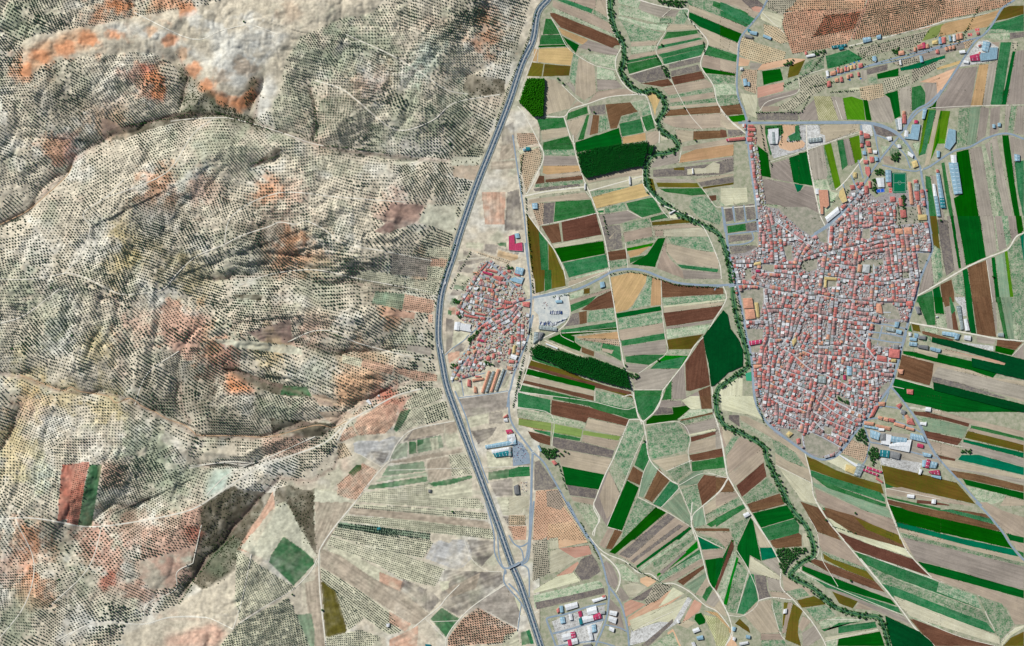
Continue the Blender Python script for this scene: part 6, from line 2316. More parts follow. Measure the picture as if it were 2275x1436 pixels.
# ---------------- trees ----------------
from collections import defaultdict
olive=leafmat('olive_leaves',(44,66,52),(66,88,70)); broad=leafmat('broad_leaves',(26,66,34),(52,98,44)); poplar=leafmat('poplar_leaves',(6,74,26),(26,104,36),.08)
bright=leafmat('bright_poplar_leaves',(24,96,6),(52,130,14),.12); scrub=leafmat('scrub_leaves',(44,62,38),(76,80,58)); bark=plain('bark',(96,84,70),.2,.5); youngp=leafmat('young_poplar_leaves',(6,74,32),(20,92,38),.05)
def gn_tree(name,mat,rx,rz,cz,sub=2,nz=.9,tr=.28):
    g=bpy.data.node_groups.new(name,'GeometryNodeTree'); g.interface.new_socket('Geometry',in_out='INPUT',socket_type='NodeSocketGeometry'); g.interface.new_socket('Geometry',in_out='OUTPUT',socket_type='NodeSocketGeometry')
    A=lambda t:g.nodes.new(t); L=g.links.new
    gi=A('NodeGroupInput'); go=A('NodeGroupOutput'); ico=A('GeometryNodeMeshIcoSphere'); ico.inputs['Radius'].default_value=1; ico.inputs['Subdivisions'].default_value=sub
    nx=A('ShaderNodeTexNoise'); nx.inputs['Scale'].default_value=1.9; pos=A('GeometryNodeInputPosition'); L(pos.outputs[0],nx.inputs['Vector'])
    vm=A('ShaderNodeVectorMath'); vm.operation='SUBTRACT'; L(nx.outputs['Color'],vm.inputs[0]); vm.inputs[1].default_value=(.5,.5,.5)
    vs_=A('ShaderNodeVectorMath'); vs_.operation='SCALE'; L(vm.outputs[0],vs_.inputs[0]); vs_.inputs['Scale'].default_value=nz
    sp=A('GeometryNodeSetPosition'); L(ico.outputs[0],sp.inputs[0]); L(vs_.outputs[0],sp.inputs['Offset'])
    tf=A('GeometryNodeTransform'); L(sp.outputs[0],tf.inputs[0]); tf.inputs['Scale'].default_value=(rx,rx*.92,rz); tf.inputs['Translation'].default_value=(0,0,cz)
    sm=A('GeometryNodeSetMaterial'); L(tf.outputs[0],sm.inputs[0]); sm.inputs['Material'].default_value=mat
    cn=A('GeometryNodeMeshCone'); cn.inputs['Vertices'].default_value=6; cn.inputs['Radius Top'].default_value=tr*.6; cn.inputs['Radius Bottom'].default_value=tr; cn.inputs['Depth'].default_value=cz
    s2=A('GeometryNodeSetMaterial'); L(cn.outputs[0],s2.inputs[0]); s2.inputs['Material'].default_value=bark
    jn=A('GeometryNodeJoinGeometry'); L(sm.outputs[0],jn.inputs[0]); L(s2.outputs[0],jn.inputs[0])
    ip=A('GeometryNodeInstanceOnPoints'); L(gi.outputs[0],ip.inputs['Points']); L(jn.outputs[0],ip.inputs['Instance'])
    na=A('GeometryNodeInputNamedAttribute'); na.data_type='FLOAT'; na.inputs['Name'].default_value='sz'; L(na.outputs['Attribute'],ip.inputs['Scale'])
    rv=A('FunctionNodeRandomValue'); rv.data_type='FLOAT_VECTOR'; rv.inputs[0].default_value=(-.1,-.1,0); rv.inputs[1].default_value=(.1,.1,6.283); L(rv.outputs[0],ip.inputs['Rotation'])
    L(ip.outputs[0],go.inputs[0]); return g
def scatter(name,pts,sz,g,label,cat,zoff=0.0,mat=None):
    pts=np.asarray(pts,float); 
    if not len(pts): return
    z=tz(pts[:,0],pts[:,1])+.1+zoff
    me=bpy.data.meshes.new(name); me.vertices.add(len(pts)); me.vertices.foreach_set('co',np.c_[wx(pts[:,0]),wy(pts[:,1]),z].astype(np.float32).ravel())
    a=me.attributes.new('sz','FLOAT','POINT'); a.data.foreach_set('value',np.asarray(sz,dtype=np.float32))
    if mat: me.materials.append(mat)
    o=bpy.data.objects.new(name,me); COL.objects.link(o); md=o.modifiers.new('trees','NODES'); md.node_group=g
    o['kind']='stuff'; o['label']=label; o['category']=cat; return o
G_ol=gn_tree('olive_tree_shape',olive,1,.82,1.15); G_br=gn_tree('broadleaf_tree_shape',broad,1,.95,1.5); G_po=gn_tree('poplar_tree_shape',poplar,1,2.6,4.6,2,.5)
G_bp=gn_tree('bright_poplar_shape',bright,1,2.6,4.2,2,.7); G_sc=gn_tree('shrub_shape',scrub,1,.6,.4,2,1.0,.1); G_yp=gn_tree('young_poplar_shape',youngp,1,1.5,2.2,2,.7)
import bmesh
def crown_mesh(name,rx,rz,cz,mat,seed):
    r=np.random.RandomState(seed); bm=bmesh.new(); bmesh.ops.create_icosphere(bm,subdivisions=2,radius=1)
    for v in bm.verts:
        k=1+.16*math.sin(5*v.co.x+seed)+.14*math.sin(6*v.co.y+2*seed)+.1*math.sin(7*v.co.z+seed)+r.uniform(-.09,.09)
        v.co=Vector((v.co.x*k*rx,v.co.y*k*rx,v.co.z*k*rz+cz))
    me=bpy.data.meshes.new(name); bm.to_mesh(me); bm.free(); me.materials.append(mat); return me
def trunk_mesh(name,r,h):
    bm=bmesh.new(); bmesh.ops.create_cone(bm,cap_ends=True,segments=7,radius1=r,radius2=r*.55,depth=h); bmesh.ops.translate(bm,verts=bm.verts,vec=(0,0,h/2))
    me=bpy.data.meshes.new(name); bm.to_mesh(me); bm.free(); me.materials.append(bark); return me
OLC=[crown_mesh('crown',1,.82,1.15,olive,i) for i in range(4)]; BRC=[crown_mesh('crown',1,.95,1.5,broad,i+9) for i in range(4)]
TR=trunk_mesh('trunk',.16,1.2)
def tree(kind,x,y,s,crowns,label,cat,group,z=None):
    zz=float(tz(x,y))+.1 if z is None else z
    t=empty(kind,(float(wx(x)),float(wy(y)),zz),label,cat,group,random.uniform(0,6.28)); t.scale=(s,s,s)
    for nm,me in (('trunk',TR),('crown',random.choice(crowns))):
        o=bpy.data.objects.new(nm,me); o.parent=t; COL.objects.link(o)
# tracks/streams/roads keep clear
def stamp(p,w):
    q=resample(p,1.0); 
    for x,y in q:
        i=int(x+60); j=int(y+60)
        if 2<i<1318 and 2<j<1598: TM[j-w:j+w+1,i-w:i+w+1]=0
for k,p in LIN:
    if k=='track': stamp(smooth(p,4),1)
    if k=='stream': stamp(smooth(p,4),2)
for c_,p in ROADS: stamp(p,2)
# dry ravine floors carry no olives
dv2=np.full(TXX.shape,1e9)
for k,p in LIN:
    if k=='valley' and len(p)>6: dv2=np.minimum(dv2,segdist(TXX,TYY,p))
TM[dv2<5]=0
Hs=Hh.copy()
for ax in (0,1):
    for _ in range(3): Hs=sum(np.roll(Hs,k_,ax) for k_ in range(-9,10,3))/7
GYs,GXs=np.gradient(Hs)
NS=190; seeds=np.c_[R.uniform(-60,1190,NS),R.uniform(-60,1490,NS)]
pts=[];szs=[]
for k in range(NS):
    sx,sy=seeds[k]; a=R.choice([0,0,.1,-.12,.5,.78,1.0,-.5]) if sx<700 else R.choice([0,.05,-.08,.12,.3])
    gi_,gj_=int(np.clip((sy-GY0)/ST,0,Hs.shape[0]-1)),int(np.clip((sx-GX0)/ST,0,Hs.shape[1]-1)); gxv,gyv=GXs[gi_,gj_],GYs[gi_,gj_]
    if math.hypot(gxv,gyv)>.25 and R.rand()<.75: a=math.atan2(gyv,gxv)+math.pi/2
    a+=R.uniform(-.08,.08); sp_=R.uniform(5.3,6.9); sq=R.uniform(.92,1.1); base_s=R.uniform(2.8,3.65)*sp_/6.0; bord=R.uniform(-30,70); off=R.uniform(0,9)
    n_=34; u,v=np.meshgrid(np.arange(-n_,n_)*sp_,np.arange(-n_,n_)*sp_*sq); u=u.ravel();v=v.ravel()
    if R.rand()<.35: u=u+(np.round(v/(sp_*sq))%2)*sp_/2
    x=sx+u*math.cos(a)-v*math.sin(a); y=sy+u*math.sin(a)+v*math.cos(a)
    x=x+vnoise(x,y,80,61)*11+vnoise(x,y,26,62)*2+R.normal(0,.25,len(x)); y=y+vnoise(x,y,80,63)*11+vnoise(x,y,26,64)*2+R.normal(0,.25,len(x))
    ok=(x>-58)&(x<1190)&(y>-58)&(y<1495); x=x[ok];y=y[ok]
    wxp=x+vnoise(x,y,50,65)*40; wyp=y+vnoise(x,y,50,66)*40
    D2=((wxp[:,None]-seeds[None,:,0])**2+(wyp[:,None]-seeds[None,:,1])**2); o2=np.sort(D2,1); dd=(D2.argmin(1)==k)&((o2[:,1]-o2[:,0])>bord*2.2); x=x[dd];y=y[dd]
    g=TM[(y+60).astype(int),(x+60).astype(int)]==1; x=x[g];y=y[g]
    drop=R.rand(len(x))>.04+.45*(vnoise(x,y,30,67)>.3)+.3*(vnoise(x,y,11,68)>.38); x=x[drop];y=y[drop]
    pts.append(np.c_[x,y]); szs.append(base_s*(1+.22*vnoise(x,y,20,68)*2)*R.uniform(.78,1.15,len(x)))
P_=np.vstack(pts); S_=np.concatenate(szs); S_=S_*(1+.3*vnoise(P_[:,0],P_[:,1],45,69))
# remove near-duplicates
key={}; keep=[]
for i,(x,y) in enumerate(P_):
    kx,ky=int(x/3.2),int(y/3.2); bad=False
    for dx in (-1,0,1):
        for dy in (-1,0,1):
            for j in key.get((kx+dx,ky+dy),()):
                if (P_[j,0]-x)**2+(P_[j,1]-y)**2<9: bad=True
    if not bad: key.setdefault((kx,ky),[]).append(i); keep.append(i)
P_=P_[keep]; S_=S_[keep]
order=np.argsort(-(S_-9*((P_[:,0]<6)|(P_[:,1]<6)|(P_[:,1]>1430)))); ind=order[:300]; rest=order[300:]
HZ=[(0,0,480,260,'on the orange and white slopes above the upper ravine'),(480,0,1200,340,'on the round hills beside the upper motorway'),(0,260,480,620,'on the long ridge left of the curved ravine'),(480,260,1200,520,'on the folded slopes below the upper ravine'),
(0,620,480,860,'on the hill crossed by the pale ridge track'),(480,520,1200,960,'on the terraced spurs left of the village'),(0,860,520,1160,'on the ribs between sandy stream and lower track'),(0,1000,1200,1500,'on the reddish slopes at the lower left')]
def hz(x,y):
    for a,b,c,d,s in HZ:
        if a<=x<c and b<=y<d: return s
    return HZ[-1][4]
OFE=[(100,40,'left of the orange bare slope'),(250,30,'above the orange bare slope'),(200,220,'on the white knoll'),(330,190,'by the rust red rim'),(60,330,'near the upper left edge'),(250,290,'by the small bare plot'),(180,380,'beside the curved ravine'),(700,120,'right of the pale mesa'),(830,190,'on the round pink hill'),(900,60,'on the top middle hill'),(1080,90,'by the top motorway bend'),(1000,240,'left of the upper motorway'),(700,280,'above the ravine thickets'),(480,330,'on the folded white spur'),(600,430,'on the pinkish spur'),(380,400,'below the folded spur'),(320,470,'on the shaded dark slope'),(250,560,'on the sandy yellow slope'),(80,560,'above the ridge track'),(420,620,'below the ridge track'),(560,560,'on the terraced middle spur'),(750,470,'above the long terrace track'),(900,450,'by the reddish plot'),(750,600,'on the long parallel terraces'),(900,620,'left of the village motorway'),(410,730,'on the pink square slope'),(140,720,'on the mottled left slope'),(60,800,'above the sandy stream'),(260,800,'above the stream middle'),(560,780,'by the pale strip field'),(780,790,'on the lower terraces'),(860,720,'above the small orange plots'),(60,900,'below the sandy stream'),(250,950,'on the long yellow ribs'),(380,1000,'on the ribs by the cream patch'),(560,900,'on the slope above the red track'),(100,1080,'left of the red strips'),(300,1100,'right of the green strip'),(430,1100,'beside the quarry track'),(60,1220,'below the pale road'),(200,1280,'by the small pink terrace'),(100,1380,'left of the white quarry'),(300,1340,'right of the white quarry'),(780,860,'on the rust slope by the gully farm')]
og=defaultdict(list)
for i in ind: og[min(OFE,key=lambda f:(f[0]-P_[i,0])**2+(f[1]-P_[i,1])**2)[2]].append(i)
OL={}
for s,v in og.items():
    v.sort(key=lambda i:P_[i,0])
    for k_,i in enumerate(v): OL[i]=('large round dark olive tree '+s+('' if len(v)==1 or len(v)>9 else ', '+['leftmost','second from left','third from left','fourth from left','fifth from left','sixth from left','seventh from left','eighth from left','ninth from left'][k_]),'large olive trees '+s)
# at most nine stand out in one spot; the rest join the grove
for i in ind:
    tree('olive_tree',P_[i,0],P_[i,1],S_[i],OLC,OL[i][0],'olive tree',OL[i][1]); continue
    s=hz(*P_[i]); tree('olive_tree',P_[i,0],P_[i,1],S_[i],OLC,'large round dark olive tree '+s,'olive tree','large olive trees '+s)
for a,b,c,d,s in HZ:
    sel=[i for i in rest if hz(*P_[i])==s]
    scatter('olive_grove',P_[sel],S_[sel],G_ol,'rows of small round olive trees '+s,'olive grove')
print('olives',len(P_))
def lattice(p,sp_,a,jit=.2,sq=1.0):
    c0=p.mean(0); r=np.hypot(*(p-c0).T).max()+sp_; n_=int(r/sp_)+2; u,v=np.meshgrid(np.arange(-n_,n_+1)*sp_,np.arange(-n_,n_+1)*sp_*sq); u=u.ravel();v=v.ravel()
    x=c0[0]+u*math.cos(a)-v*math.sin(a)+R.normal(0,jit,len(u)); y=c0[1]+u*math.sin(a)+v*math.cos(a)+R.normal(0,jit,len(u))
    k=inpoly(x,y,p)&(x>-60)&(x<2340)&(y>-60)&(y<1500); return np.c_[x[k],y[k]]
acc={1:[],2:[],3:[]}
for t_,p in PARC:
    sp_={1:4.4,2:4.6,3:5.3}[t_]; q=lattice(p,sp_,pca(p),.18)
    if len(q): acc[t_].append(q)
for t_,nm in ((1,'rows of young olive saplings planted across the smaller orchard plots'),(2,'rows of middle sized olive trees on the orchard plots of the plain'),(3,'widely spaced large dark orchard trees in narrow strips')):
    q=np.vstack(acc[t_]); q=q[R.rand(len(q))>.04]; scatter('orchard_trees',q,R.uniform(.8,1.15,len(q))*{1:1.8,2:2.4,3:3.3}[t_],G_ol,nm,'orchard')
# woods and groves
GL={'X':('tall dark poplar grove with black shadowed lower edge','poplar grove',G_po,1.8,2.5),'v':('square bright green poplar plantation beside the motorway','poplar grove',G_bp,1.9,2.9),'z':('low dark plantation of young poplars in dense rows','young plantation',G_yp,1.45,1.75),'x':('clump of broadleaf trees with dark rounded crowns','tree clump',G_br,3.6,4.2)}
for n_,(c_,p) in enumerate(GROVES):
    lb,ct,g,sp_,s=GL[c_]
    if len(p)<3: continue
    if c_=='z':
        q=densify(p,4); q=q+np.c_[vnoise(q[:,0],q[:,1],3,55),vnoise(q[:,0],q[:,1],3,56)]*1.2
        if np.cross(np.roll(q,-1,0)-q,q-np.roll(q,1,0)).sum()<0: q=q[::-1]
        n0=len(q); V=np.vstack([np.c_[wx(q[:,0]),wy(q[:,1]),np.full(n0,4.2)],np.c_[wx(q[:,0]),wy(q[:,1]),np.full(n0,-.2)]])
        U=np.c_[(q[:,0]*math.cos(pca(p))+q[:,1]*math.sin(pca(p)))*PX,(-q[:,0]*math.sin(pca(p))+q[:,1]*math.cos(pca(p)))*PX]
        o=meshobj('tall_crop',V,[tuple(range(n0))]+[(i,n0+i,n0+(i+1)%n0,(i+1)%n0) for i in range(n0)],field_mat('J'),uv=np.vstack([U,U])); o['kind']='structure'
        continue
    a=pca(p); q=lattice(p,sp_,a,.5 if c_!='x' else 1.2)
    if not len(q): continue
    c0=p.mean(0); side='upper' if c0[1]<480 else 'middle' if c0[1]<960 else 'lower'; side2='left' if c0[0]<1250 else 'centre' if c0[0]<1700 else 'right'
    scatter({'X':'poplar_grove','v':'poplar_grove','z':'young_plantation','x':'tree_clump'}[c_],q,R.uniform(.85,1.12,len(q))*s*(1+.22*vnoise(q[:,0],q[:,1],9,77)),g,f'{lb}, {side} {side2} of the valley',ct)
# individually standing broadleaf trees: river, avenues, singles
cand=[]
d=np.gradient(RS,axis=0); d/=np.hypot(d[:,0],d[:,1])[:,None]; nn=np.c_[-d[:,1],d[:,0]]
for side in (-1,1):
    for i in range(0,len(RS)-1):
        for lane in (3.6,6.4):
            dens=.6+.4*(vnoise(RS[i][0]*1.0+side*300,RS[i][1]*1.0,45,71)>-.12) if RS[i][1]<400 else .12+.88*(vnoise(RS[i][0]+side*300,RS[i][1],38,72)>-.02)
            if R.rand()<(.92 if lane<4 else .66)*(.35+.65*dens):
                f=R.rand(); p=RS[i]*(1-f)+RS[i+1]*f+nn[i]*side*(lane+R.normal(0,1.0)); cand.append((p[0],p[1],R.choice([R.uniform(1.6,2.8),R.uniform(2.6,5.0)]),'riverside'))
for k,p in MISC:
    if k=='row':
        for q in resample(p,4.3):
            if R.rand()<.88: cand.append((q[0]+R.normal(0,.6),q[1]+R.normal(0,.6),R.uniform(2.0,3.6),'row'))
    if k=='trees':
        for q in p: cand.append((q[0],q[1],R.uniform(3.8,5.0),'single'))
cand=[c for c in cand if -4<c[0]<2300 and -4<c[1]<1445]
cand.sort(key=lambda c:-(c[2]+(5 if c[3]=='single' else 0)))
# spread the trunks so that crowns do not coincide
kept=[]
for c in cand:
    if all((c[0]-k_[0])**2+(c[1]-k_[1])**2>3.4 for k_ in kept): kept.append(c)
def near_zone(x,y): return 'upper' if y<330 else 'middle' if y<700 else 'lower middle' if y<1000 else 'lowest'
TL={'riverside':lambda x,y:f'dark broadleaf tree on the river bank along the {near_zone(x,y)} reach','row':lambda x,y:f'broadleaf tree in a hedgerow line, {near_zone(x,y)} {"left" if x<1000 else "middle" if x<1500 else "right"} part of the picture','single':lambda x,y:f'broad solitary tree with a dark crown standing alone, {near_zone(x,y)} {"left" if x<1000 else "middle" if x<1500 else "right"}'}
REACH=[(60,'by the top brown field'),(150,'by the upper strip fields'),(230,'at the upper bend'),(300,'below the pale sand bend'),(380,'beside the dark poplar grove'),(470,'by the pale works strip'),(560,'beside the empty street grid'),(640,'above the town bridge'),(740,'below the town bridge'),(830,'beside the big plantation'),(920,'by the bare riverside lot'),(1000,'under the town curve'),(1100,'by the braided stretch'),(1200,'by the brown ploughed strips'),(1290,'at the hooked lower bend'),(1375,'on the lower diagonal reach'),(2000,'at the bottom edge')]
ORT=['topmost','second from top','third from top','fourth from top','fifth from top','sixth from top','seventh from top','eighth from top','ninth from top']
tg=defaultdict(list)
for c in kept[:300]:
    if c[3]=='riverside':
        j=((RS-[c[0],c[1]])**2).sum(1).argmin(); sd_='left' if c[0]<RS[j][0] else 'right'
        l=f"{'larger' if c[2]>3.9 else 'smaller'} riverside tree on the {sd_} bank "+next(s for y,s in REACH if c[1]<y)
    else: l=TL[c[3]](c[0],c[1])
    tg[l].append(c)
TLAB={}
for l,v in tg.items():
    v.sort(key=lambda c:c[1])
    for i,c in enumerate(v): TLAB[id(c)]=(l+('' if len(v)==1 or len(v)>9 else ', '+ORT[i]),l)
for c in kept[:300]:
    l=TLAB[id(c)][0]; tree('broadleaf_tree',c[0],c[1],c[2],BRC,l,'tree',TLAB[id(c)][1],z=None if c[0]<1190 else 0)
rs_=np.array([(c[0],c[1],c[2]) for c in kept[300:]])
scatter('hedgerow_trees',rs_[:,:2],rs_[:,2],G_br,'smaller broadleaf trees filling the river banks and hedgerows','trees')
# scrub
sx=R.uniform(-40,1150,26000); sy=R.uniform(-40,1480,26000)
vd=np.full(sx.shape,1e9)
for k,p in LIN:
    if k=='valley': vd=np.minimum(vd,segdist(sx,sy,p))
ok=(R.rand(len(sx))<np.exp(-(vd/6.5)**2)*.95)
for c_,p in T0:
    pass
sx,sy=sx[ok],sy[ok]; sm=(sy>700)&(sx>440); 
ex=[]
for c_,p in T0:
    if c_[0] in 'ds':
        q=lattice(p,{'d':3.4,'s':6.5}[c_[0]],.4,1.6); 
        if len(q): ex.append(q[R.rand(len(q))<np.clip(.55+1.6*vnoise(q[:,0],q[:,1],24,91),0,1)])
ex=np.vstack(ex); sx=np.r_[sx,ex[:,0]]; sy=np.r_[sy,ex[:,1]]
scatter('scrub',np.c_[sx,sy],R.uniform(1.0,3.6,len(sx)),G_sc,'dark thorny scrub along the dry ravines and gullies','scrub')

# weeds along the plot margins
mg=[]
for c_,p in FIELDS:
    q=densify(p,2.6); k_=(vnoise(q[:,0],q[:,1],26,93)>.12)&(R.rand(len(q))<.55); 
    if k_.any(): mg.append(q[k_]+R.normal(0,.45,(k_.sum(),2)))
mg=np.vstack(mg); mg=mg[(mg[:,0]>1100)]; scatter('field_margin_weeds',mg,R.uniform(.6,1.7,len(mg)),G_sc,'low weeds and bushes along the edges of the plots','weeds')
# ---------------- buildings ----------------
wallm=plain('pale_render_wall',(222,214,200),.1,.2,.9); wallw=plain('warehouse_wall',(200,204,204),.1,.2,.8)
RC={'w':('white_roof',(226,228,228)),'b':('light_blue_metal_roof',(146,180,196)),'t':('teal_roof',(40,122,130)),'m':('crimson_metal_roof',(184,66,100)),'r':('terracotta_roof',(204,122,114)),'o':('pale_orange_tile_roof',(214,158,130)),'y':('ochre_roof',(212,190,132)),'g':('grey_roof',(148,160,158)),'s':('dark_grey_roof',(132,134,134)),'c':('concrete_roof',(180,184,182)),
 'k':('old_brown_tile_roof',(174,144,140)),'l':('pale_grey_terrace',(186,188,192)),'q':('pink_tile_roof',(212,158,154))}
RM={k:roofmat(v[0],v[1],.34 if k in 'rqokl' else .24,.35 if k in 'bwtmg' else .8,.12) for k,v in RC.items()}
CN={'w':'white','b':'light blue','t':'teal','m':'crimson','r':'terracotta','o':'pale orange','y':'ochre','g':'grey','s':'dark grey','c':'concrete','k':'brown tile','l':'pale grey','q':'pink tile'}
sky_l=plain('skylight_panel',(214,226,230),.05,.1,.4)
LMK=[(1300,1380,"in the bottom estate beside the motorway"),(1960,1000,"in the factory estate below the town"),(2050,1070,"in yards by the lower diagonal road"),(2190,125,"at the big farm, upper right"),(1880,150,"in the villa strip below red orchards"),(2090,90,"in villas near the upper crossroads"),
(1690,80,"at the upper valley farmstead"),(1665,330,"on the long street above town"),(1760,310,"in the pale park above town"),(1940,310,"on the upper street by green fields"),(2010,300,"in the depot by the bypass"),(2100,340,"right of the bypass roundabout"),(2110,430,'in the long sheds between green fields'),(2250,330,'at the holding on the right edge'),
(1980,400,'beside the green football pitch'),(1860,450,"around the school by the bypass"),(2150,720,"at farm sheds right of town"),(2060,770,"in the workshops right of town"),(2120,745,"beside the plantation right of town"),(1990,680,"on the town's right edge"),(1980,780,"in new blocks, town's right edge"),(1960,930,"in the triangle by the diagonal road"),(1770,980,"inside the town's lower curve"),
(1400,710,'among the small plots in the valley'),(1145,535,"at the crimson farm complex"),(1130,620,"at the village's upper right end"),(1080,640,"in the village's middle streets"),(1075,700,"in the village's lower streets"),(1030,725,"beside the village's blue pool"),(1090,840,"among blocks at the village's foot"),(1130,790,"near the old village road"),(1190,750,'beside the lorry park'),(1215,690,"at the lorry park station"),
(1120,1000,"by the roundabout scrap yard"),(1145,1085,"in the walled yard"),(1230,1030,"by the roundabout trees"),(820,890,"in the gully farm"),(780,1410,"on cream slopes at the bottom"),(840,1175,"on the lower middle strip fields"),(1170,320,"by the upper vineyard"),(1185,455,"at the valley road orchard"),(1400,395,"on the white strip by the river"),(1540,385,"at the round clearing"),(1495,475,"near the river bend track"),(1500,1150,"on fallow strips, lower middle"),(1660,1140,"by the lower valley track"),(1990,1110,"on the ochre field edge"),(1640,1420,"at the hamlet by striped plots"),(1740,1365,"in the narrow garden strip"),(2060,910,"on the green field right of town"),(2050,960,"right of the diagonal road"),(1640,370,"left of the long street"),(1350,470,"by the small walled plot")]
def lmk(x,y): return min(LMK,key=lambda l:(l[0]-x)**2+(l[1]-y)**2)[2]
def area(p): return abs(np.cross(p,np.roll(p,-1,0)).sum())/2
BL=[]
for code,p in BLD:
    if len(p)<3: continue
    a=area(p)*4; 
    if a<8: continue
    c_=code[0]; big=a>420; house=(c_ in 'royq' and a<1500) or (a<170)
    BL.append(dict(c=c_,p=p,a=a,kind='house' if house else ('warehouse' if c_ in 'wbtmg' else 'building'),x=p[:,0].mean(),y=p[:,1].mean()))
for b in BL:
    e=np.hypot(*(np.roll(b['p'],-1,0)-b['p']).T); r=max(e)/max(min(e),.1)
    b['sh']='long narrow' if r>3.2 and len(b['p'])==4 else 'small' if b['a']<160 else 'large' if b['a']>900 else 'medium'
    b['z']=lmk(b['x'],b['y'])
from collections import defaultdict
gr=defaultdict(list)
for b in BL: gr[(b['sh'],b['c'],b['kind'],b['z'])].append(b)
ORD=['leftmost','second from left','third from left','fourth from left','fifth from left','sixth from left','seventh from left','eighth from left','ninth from left']
for k,v in gr.items():
    v.sort(key=lambda b:b['x'])
    for i,b in enumerate(v):
        b['label']=f"{k[0]} {CN[k[1]]} roofed {k[2]} {k[3]}"+('' if len(v)==1 else ', '+(ORD[i] if i<9 else 'right of the others'))
def local(p):
    x=wx(p[:,0]); y=wy(p[:,1]); c=np.array([x.mean(),y.mean()]); return np.c_[x,y]-c,c
BMASK=[]
def building(b):
    p=b['p']; q,c=local(p); n_=len(q)
    if np.cross(q,np.roll(q,-1,0)).sum()<0: q=q[::-1]
    house=b['kind']=='house'
    h={'house':6.5,'warehouse':7.5,'building':9.5}[b['kind']]*random.uniform(.9,1.12)
    if b['sh']=='small' and not house: h=4
    nm={'house':'house','warehouse':'warehouse','building':'apartment_block' if b['c'] in 'oyrl' else 'building'}[b['kind']]
    t=empty(nm,(c[0],c[1],-.1+float(tz(b['x'],b['y'])+.35 if b['x']<1190 else .1)),b['label'],b['kind'])
    V=np.vstack([np.c_[q,np.full(n_,-.5)],np.c_[q,np.full(n_,h)]]); F=[(i,(i+1)%n_,n_+(i+1)%n_,n_+i) for i in range(n_)]
    e=np.roll(q,-1,0)-q; L=np.hypot(e[:,0],e[:,1])
    rm=RM[b['c']]
    if n_==4:
        i=int(np.argmax(L)); q2=np.roll(q,-i,0); A_,B_,C_,D_=q2; L1=np.hypot(*(B_-A_)); L2=np.hypot(*(D_-A_)); rh=min(.13 if not house else .24,.3)*L2/1.0; rh=min(rh,3.2)
        m1=(A_+D_)/2; m2=(B_+C_)/2; hip=(house or b['kind']=='building')
        if hip: u=(m2-m1)/max(np.hypot(*(m2-m1)),1e-6); ins=min(L2*.42,L1*.3); m1=m1+u*ins; m2=m2-u*ins
        ov=1.03; f=lambda z_,v_:(v_[0]*ov,v_[1]*ov,z_)
        ux=(B_-A_)/max(L1,1e-6); RV=[f(h,A_),f(h,B_),f(h,C_),f(h,D_),(m1[0],m1[1],h+rh),(m2[0],m2[1],h+rh)]
        RF=[(0,1,5,4),(2,3,4,5),(1,2,5),(3,0,4)]
        uv=[((v[0]*ux[0]+v[1]*ux[1]),(-v[0]*ux[1]+v[1]*ux[0])) for v in RV]
        meshobj('walls',V,F,wallm if house else wallw,parent=t)
        rfo=meshobj('roof',RV,RF,rm,parent=t,uv=uv)
        if b['kind']=='warehouse' and b['a']>500:
            ns=int(min(8,max(2,L1/14)))
            for k in range(ns):
                s=(k+.5)/ns
                for side in (0,1):
                    e0=(A_ if side==0 else D_); e1=(B_ if side==0 else C_); b0=e0+(e1-e0)*s; r0=(A_+D_)/2+((B_+C_)/2-(A_+D_)/2)*s
                    p0=b0+(r0-b0)*.15; p1=b0+(r0-b0)*.85; w_=ux*.9
                    z0=h+rh*.15+.12; z1=h+rh*.85+.12
                    meshobj('skylight',[(*(p0-w_),z0),(*(p0+w_),z0),(*(p1+w_),z1),(*(p1-w_),z1)],[(0,1,2,3) if side==0 else (3,2,1,0)],sky_l,parent=rfo)
        if house and b['a']>60:
            cx_,cy_=(A_+(C_-A_)*.33); s=.5
            meshobj('chimney',[(cx_+dx*s,cy_+dy*s,z_) for z_ in (h,h+rh+1) for dx,dy in ((-1,-1),(1,-1),(1,1),(-1,1))],[(0,1,5,4),(1,2,6,5),(2,3,7,6),(3,0,4,7),(4,5,6,7)],wallm,parent=rfo)
    else:
        meshobj('walls',V,F,wallw,parent=t)
        meshobj('roof',np.c_[q*.985,np.full(n_,h-.5)],[tuple(range(n_))],rm,parent=t,uv=q)
        # parapet ring
        qi=q*.985; V2=np.vstack([np.c_[q,np.full(n_,h)],np.c_[qi,np.full(n_,h)],np.c_[qi,np.full(n_,h-.5)]])
        meshobj('parapet',V2,[(i,(i+1)%n_,n_+(i+1)%n_,n_+i) for i in range(n_)]+[(n_+i,n_+(i+1)%n_,2*n_+(i+1)%n_,2*n_+i) for i in range(n_)],wallw,parent=t)
for b in BL: building(b)

# ---------------- the two settlements ----------------
TOWN=np.array([(1617,566),(1655,562),(1684,548),(1682,470),(1685,455),(1760,470),(1798,512),(1850,478),(1880,440),(1905,400),(1945,440),(1980,425),(2060,420),(2064,470),(2074,545),(2040,640),(2028,690),(2018,700),(2012,760),(1992,800),(1975,860),(1945,905),(1912,950),(1880,995),(1850,1020),(1800,1012),(1720,962),(1690,910),(1676,870),(1665,790),(1650,700),(1630,640)],float)
VILL=np.array([(1065,585),(1085,572),(1110,590),(1150,600),(1170,660),(1176,700),(1168,760),(1148,830),(1130,832),(1100,800),(1060,830),(1020,850),(1002,845),(1004,815),(1040,770),(1060,730),(1030,715),(1010,700),(1018,660),(1040,630)],float)
NORTH=[np.array([(1660,276),(1668,300),(1675,350),(1682,400),(1689,440),(1690,470)],float)]
stm=plain('town_street_paving',(190,194,198),.1,.05,.9,(172,178,182)); ylm=plain('plot_ground',(186,176,160),.2,.08,.95,(150,150,132))
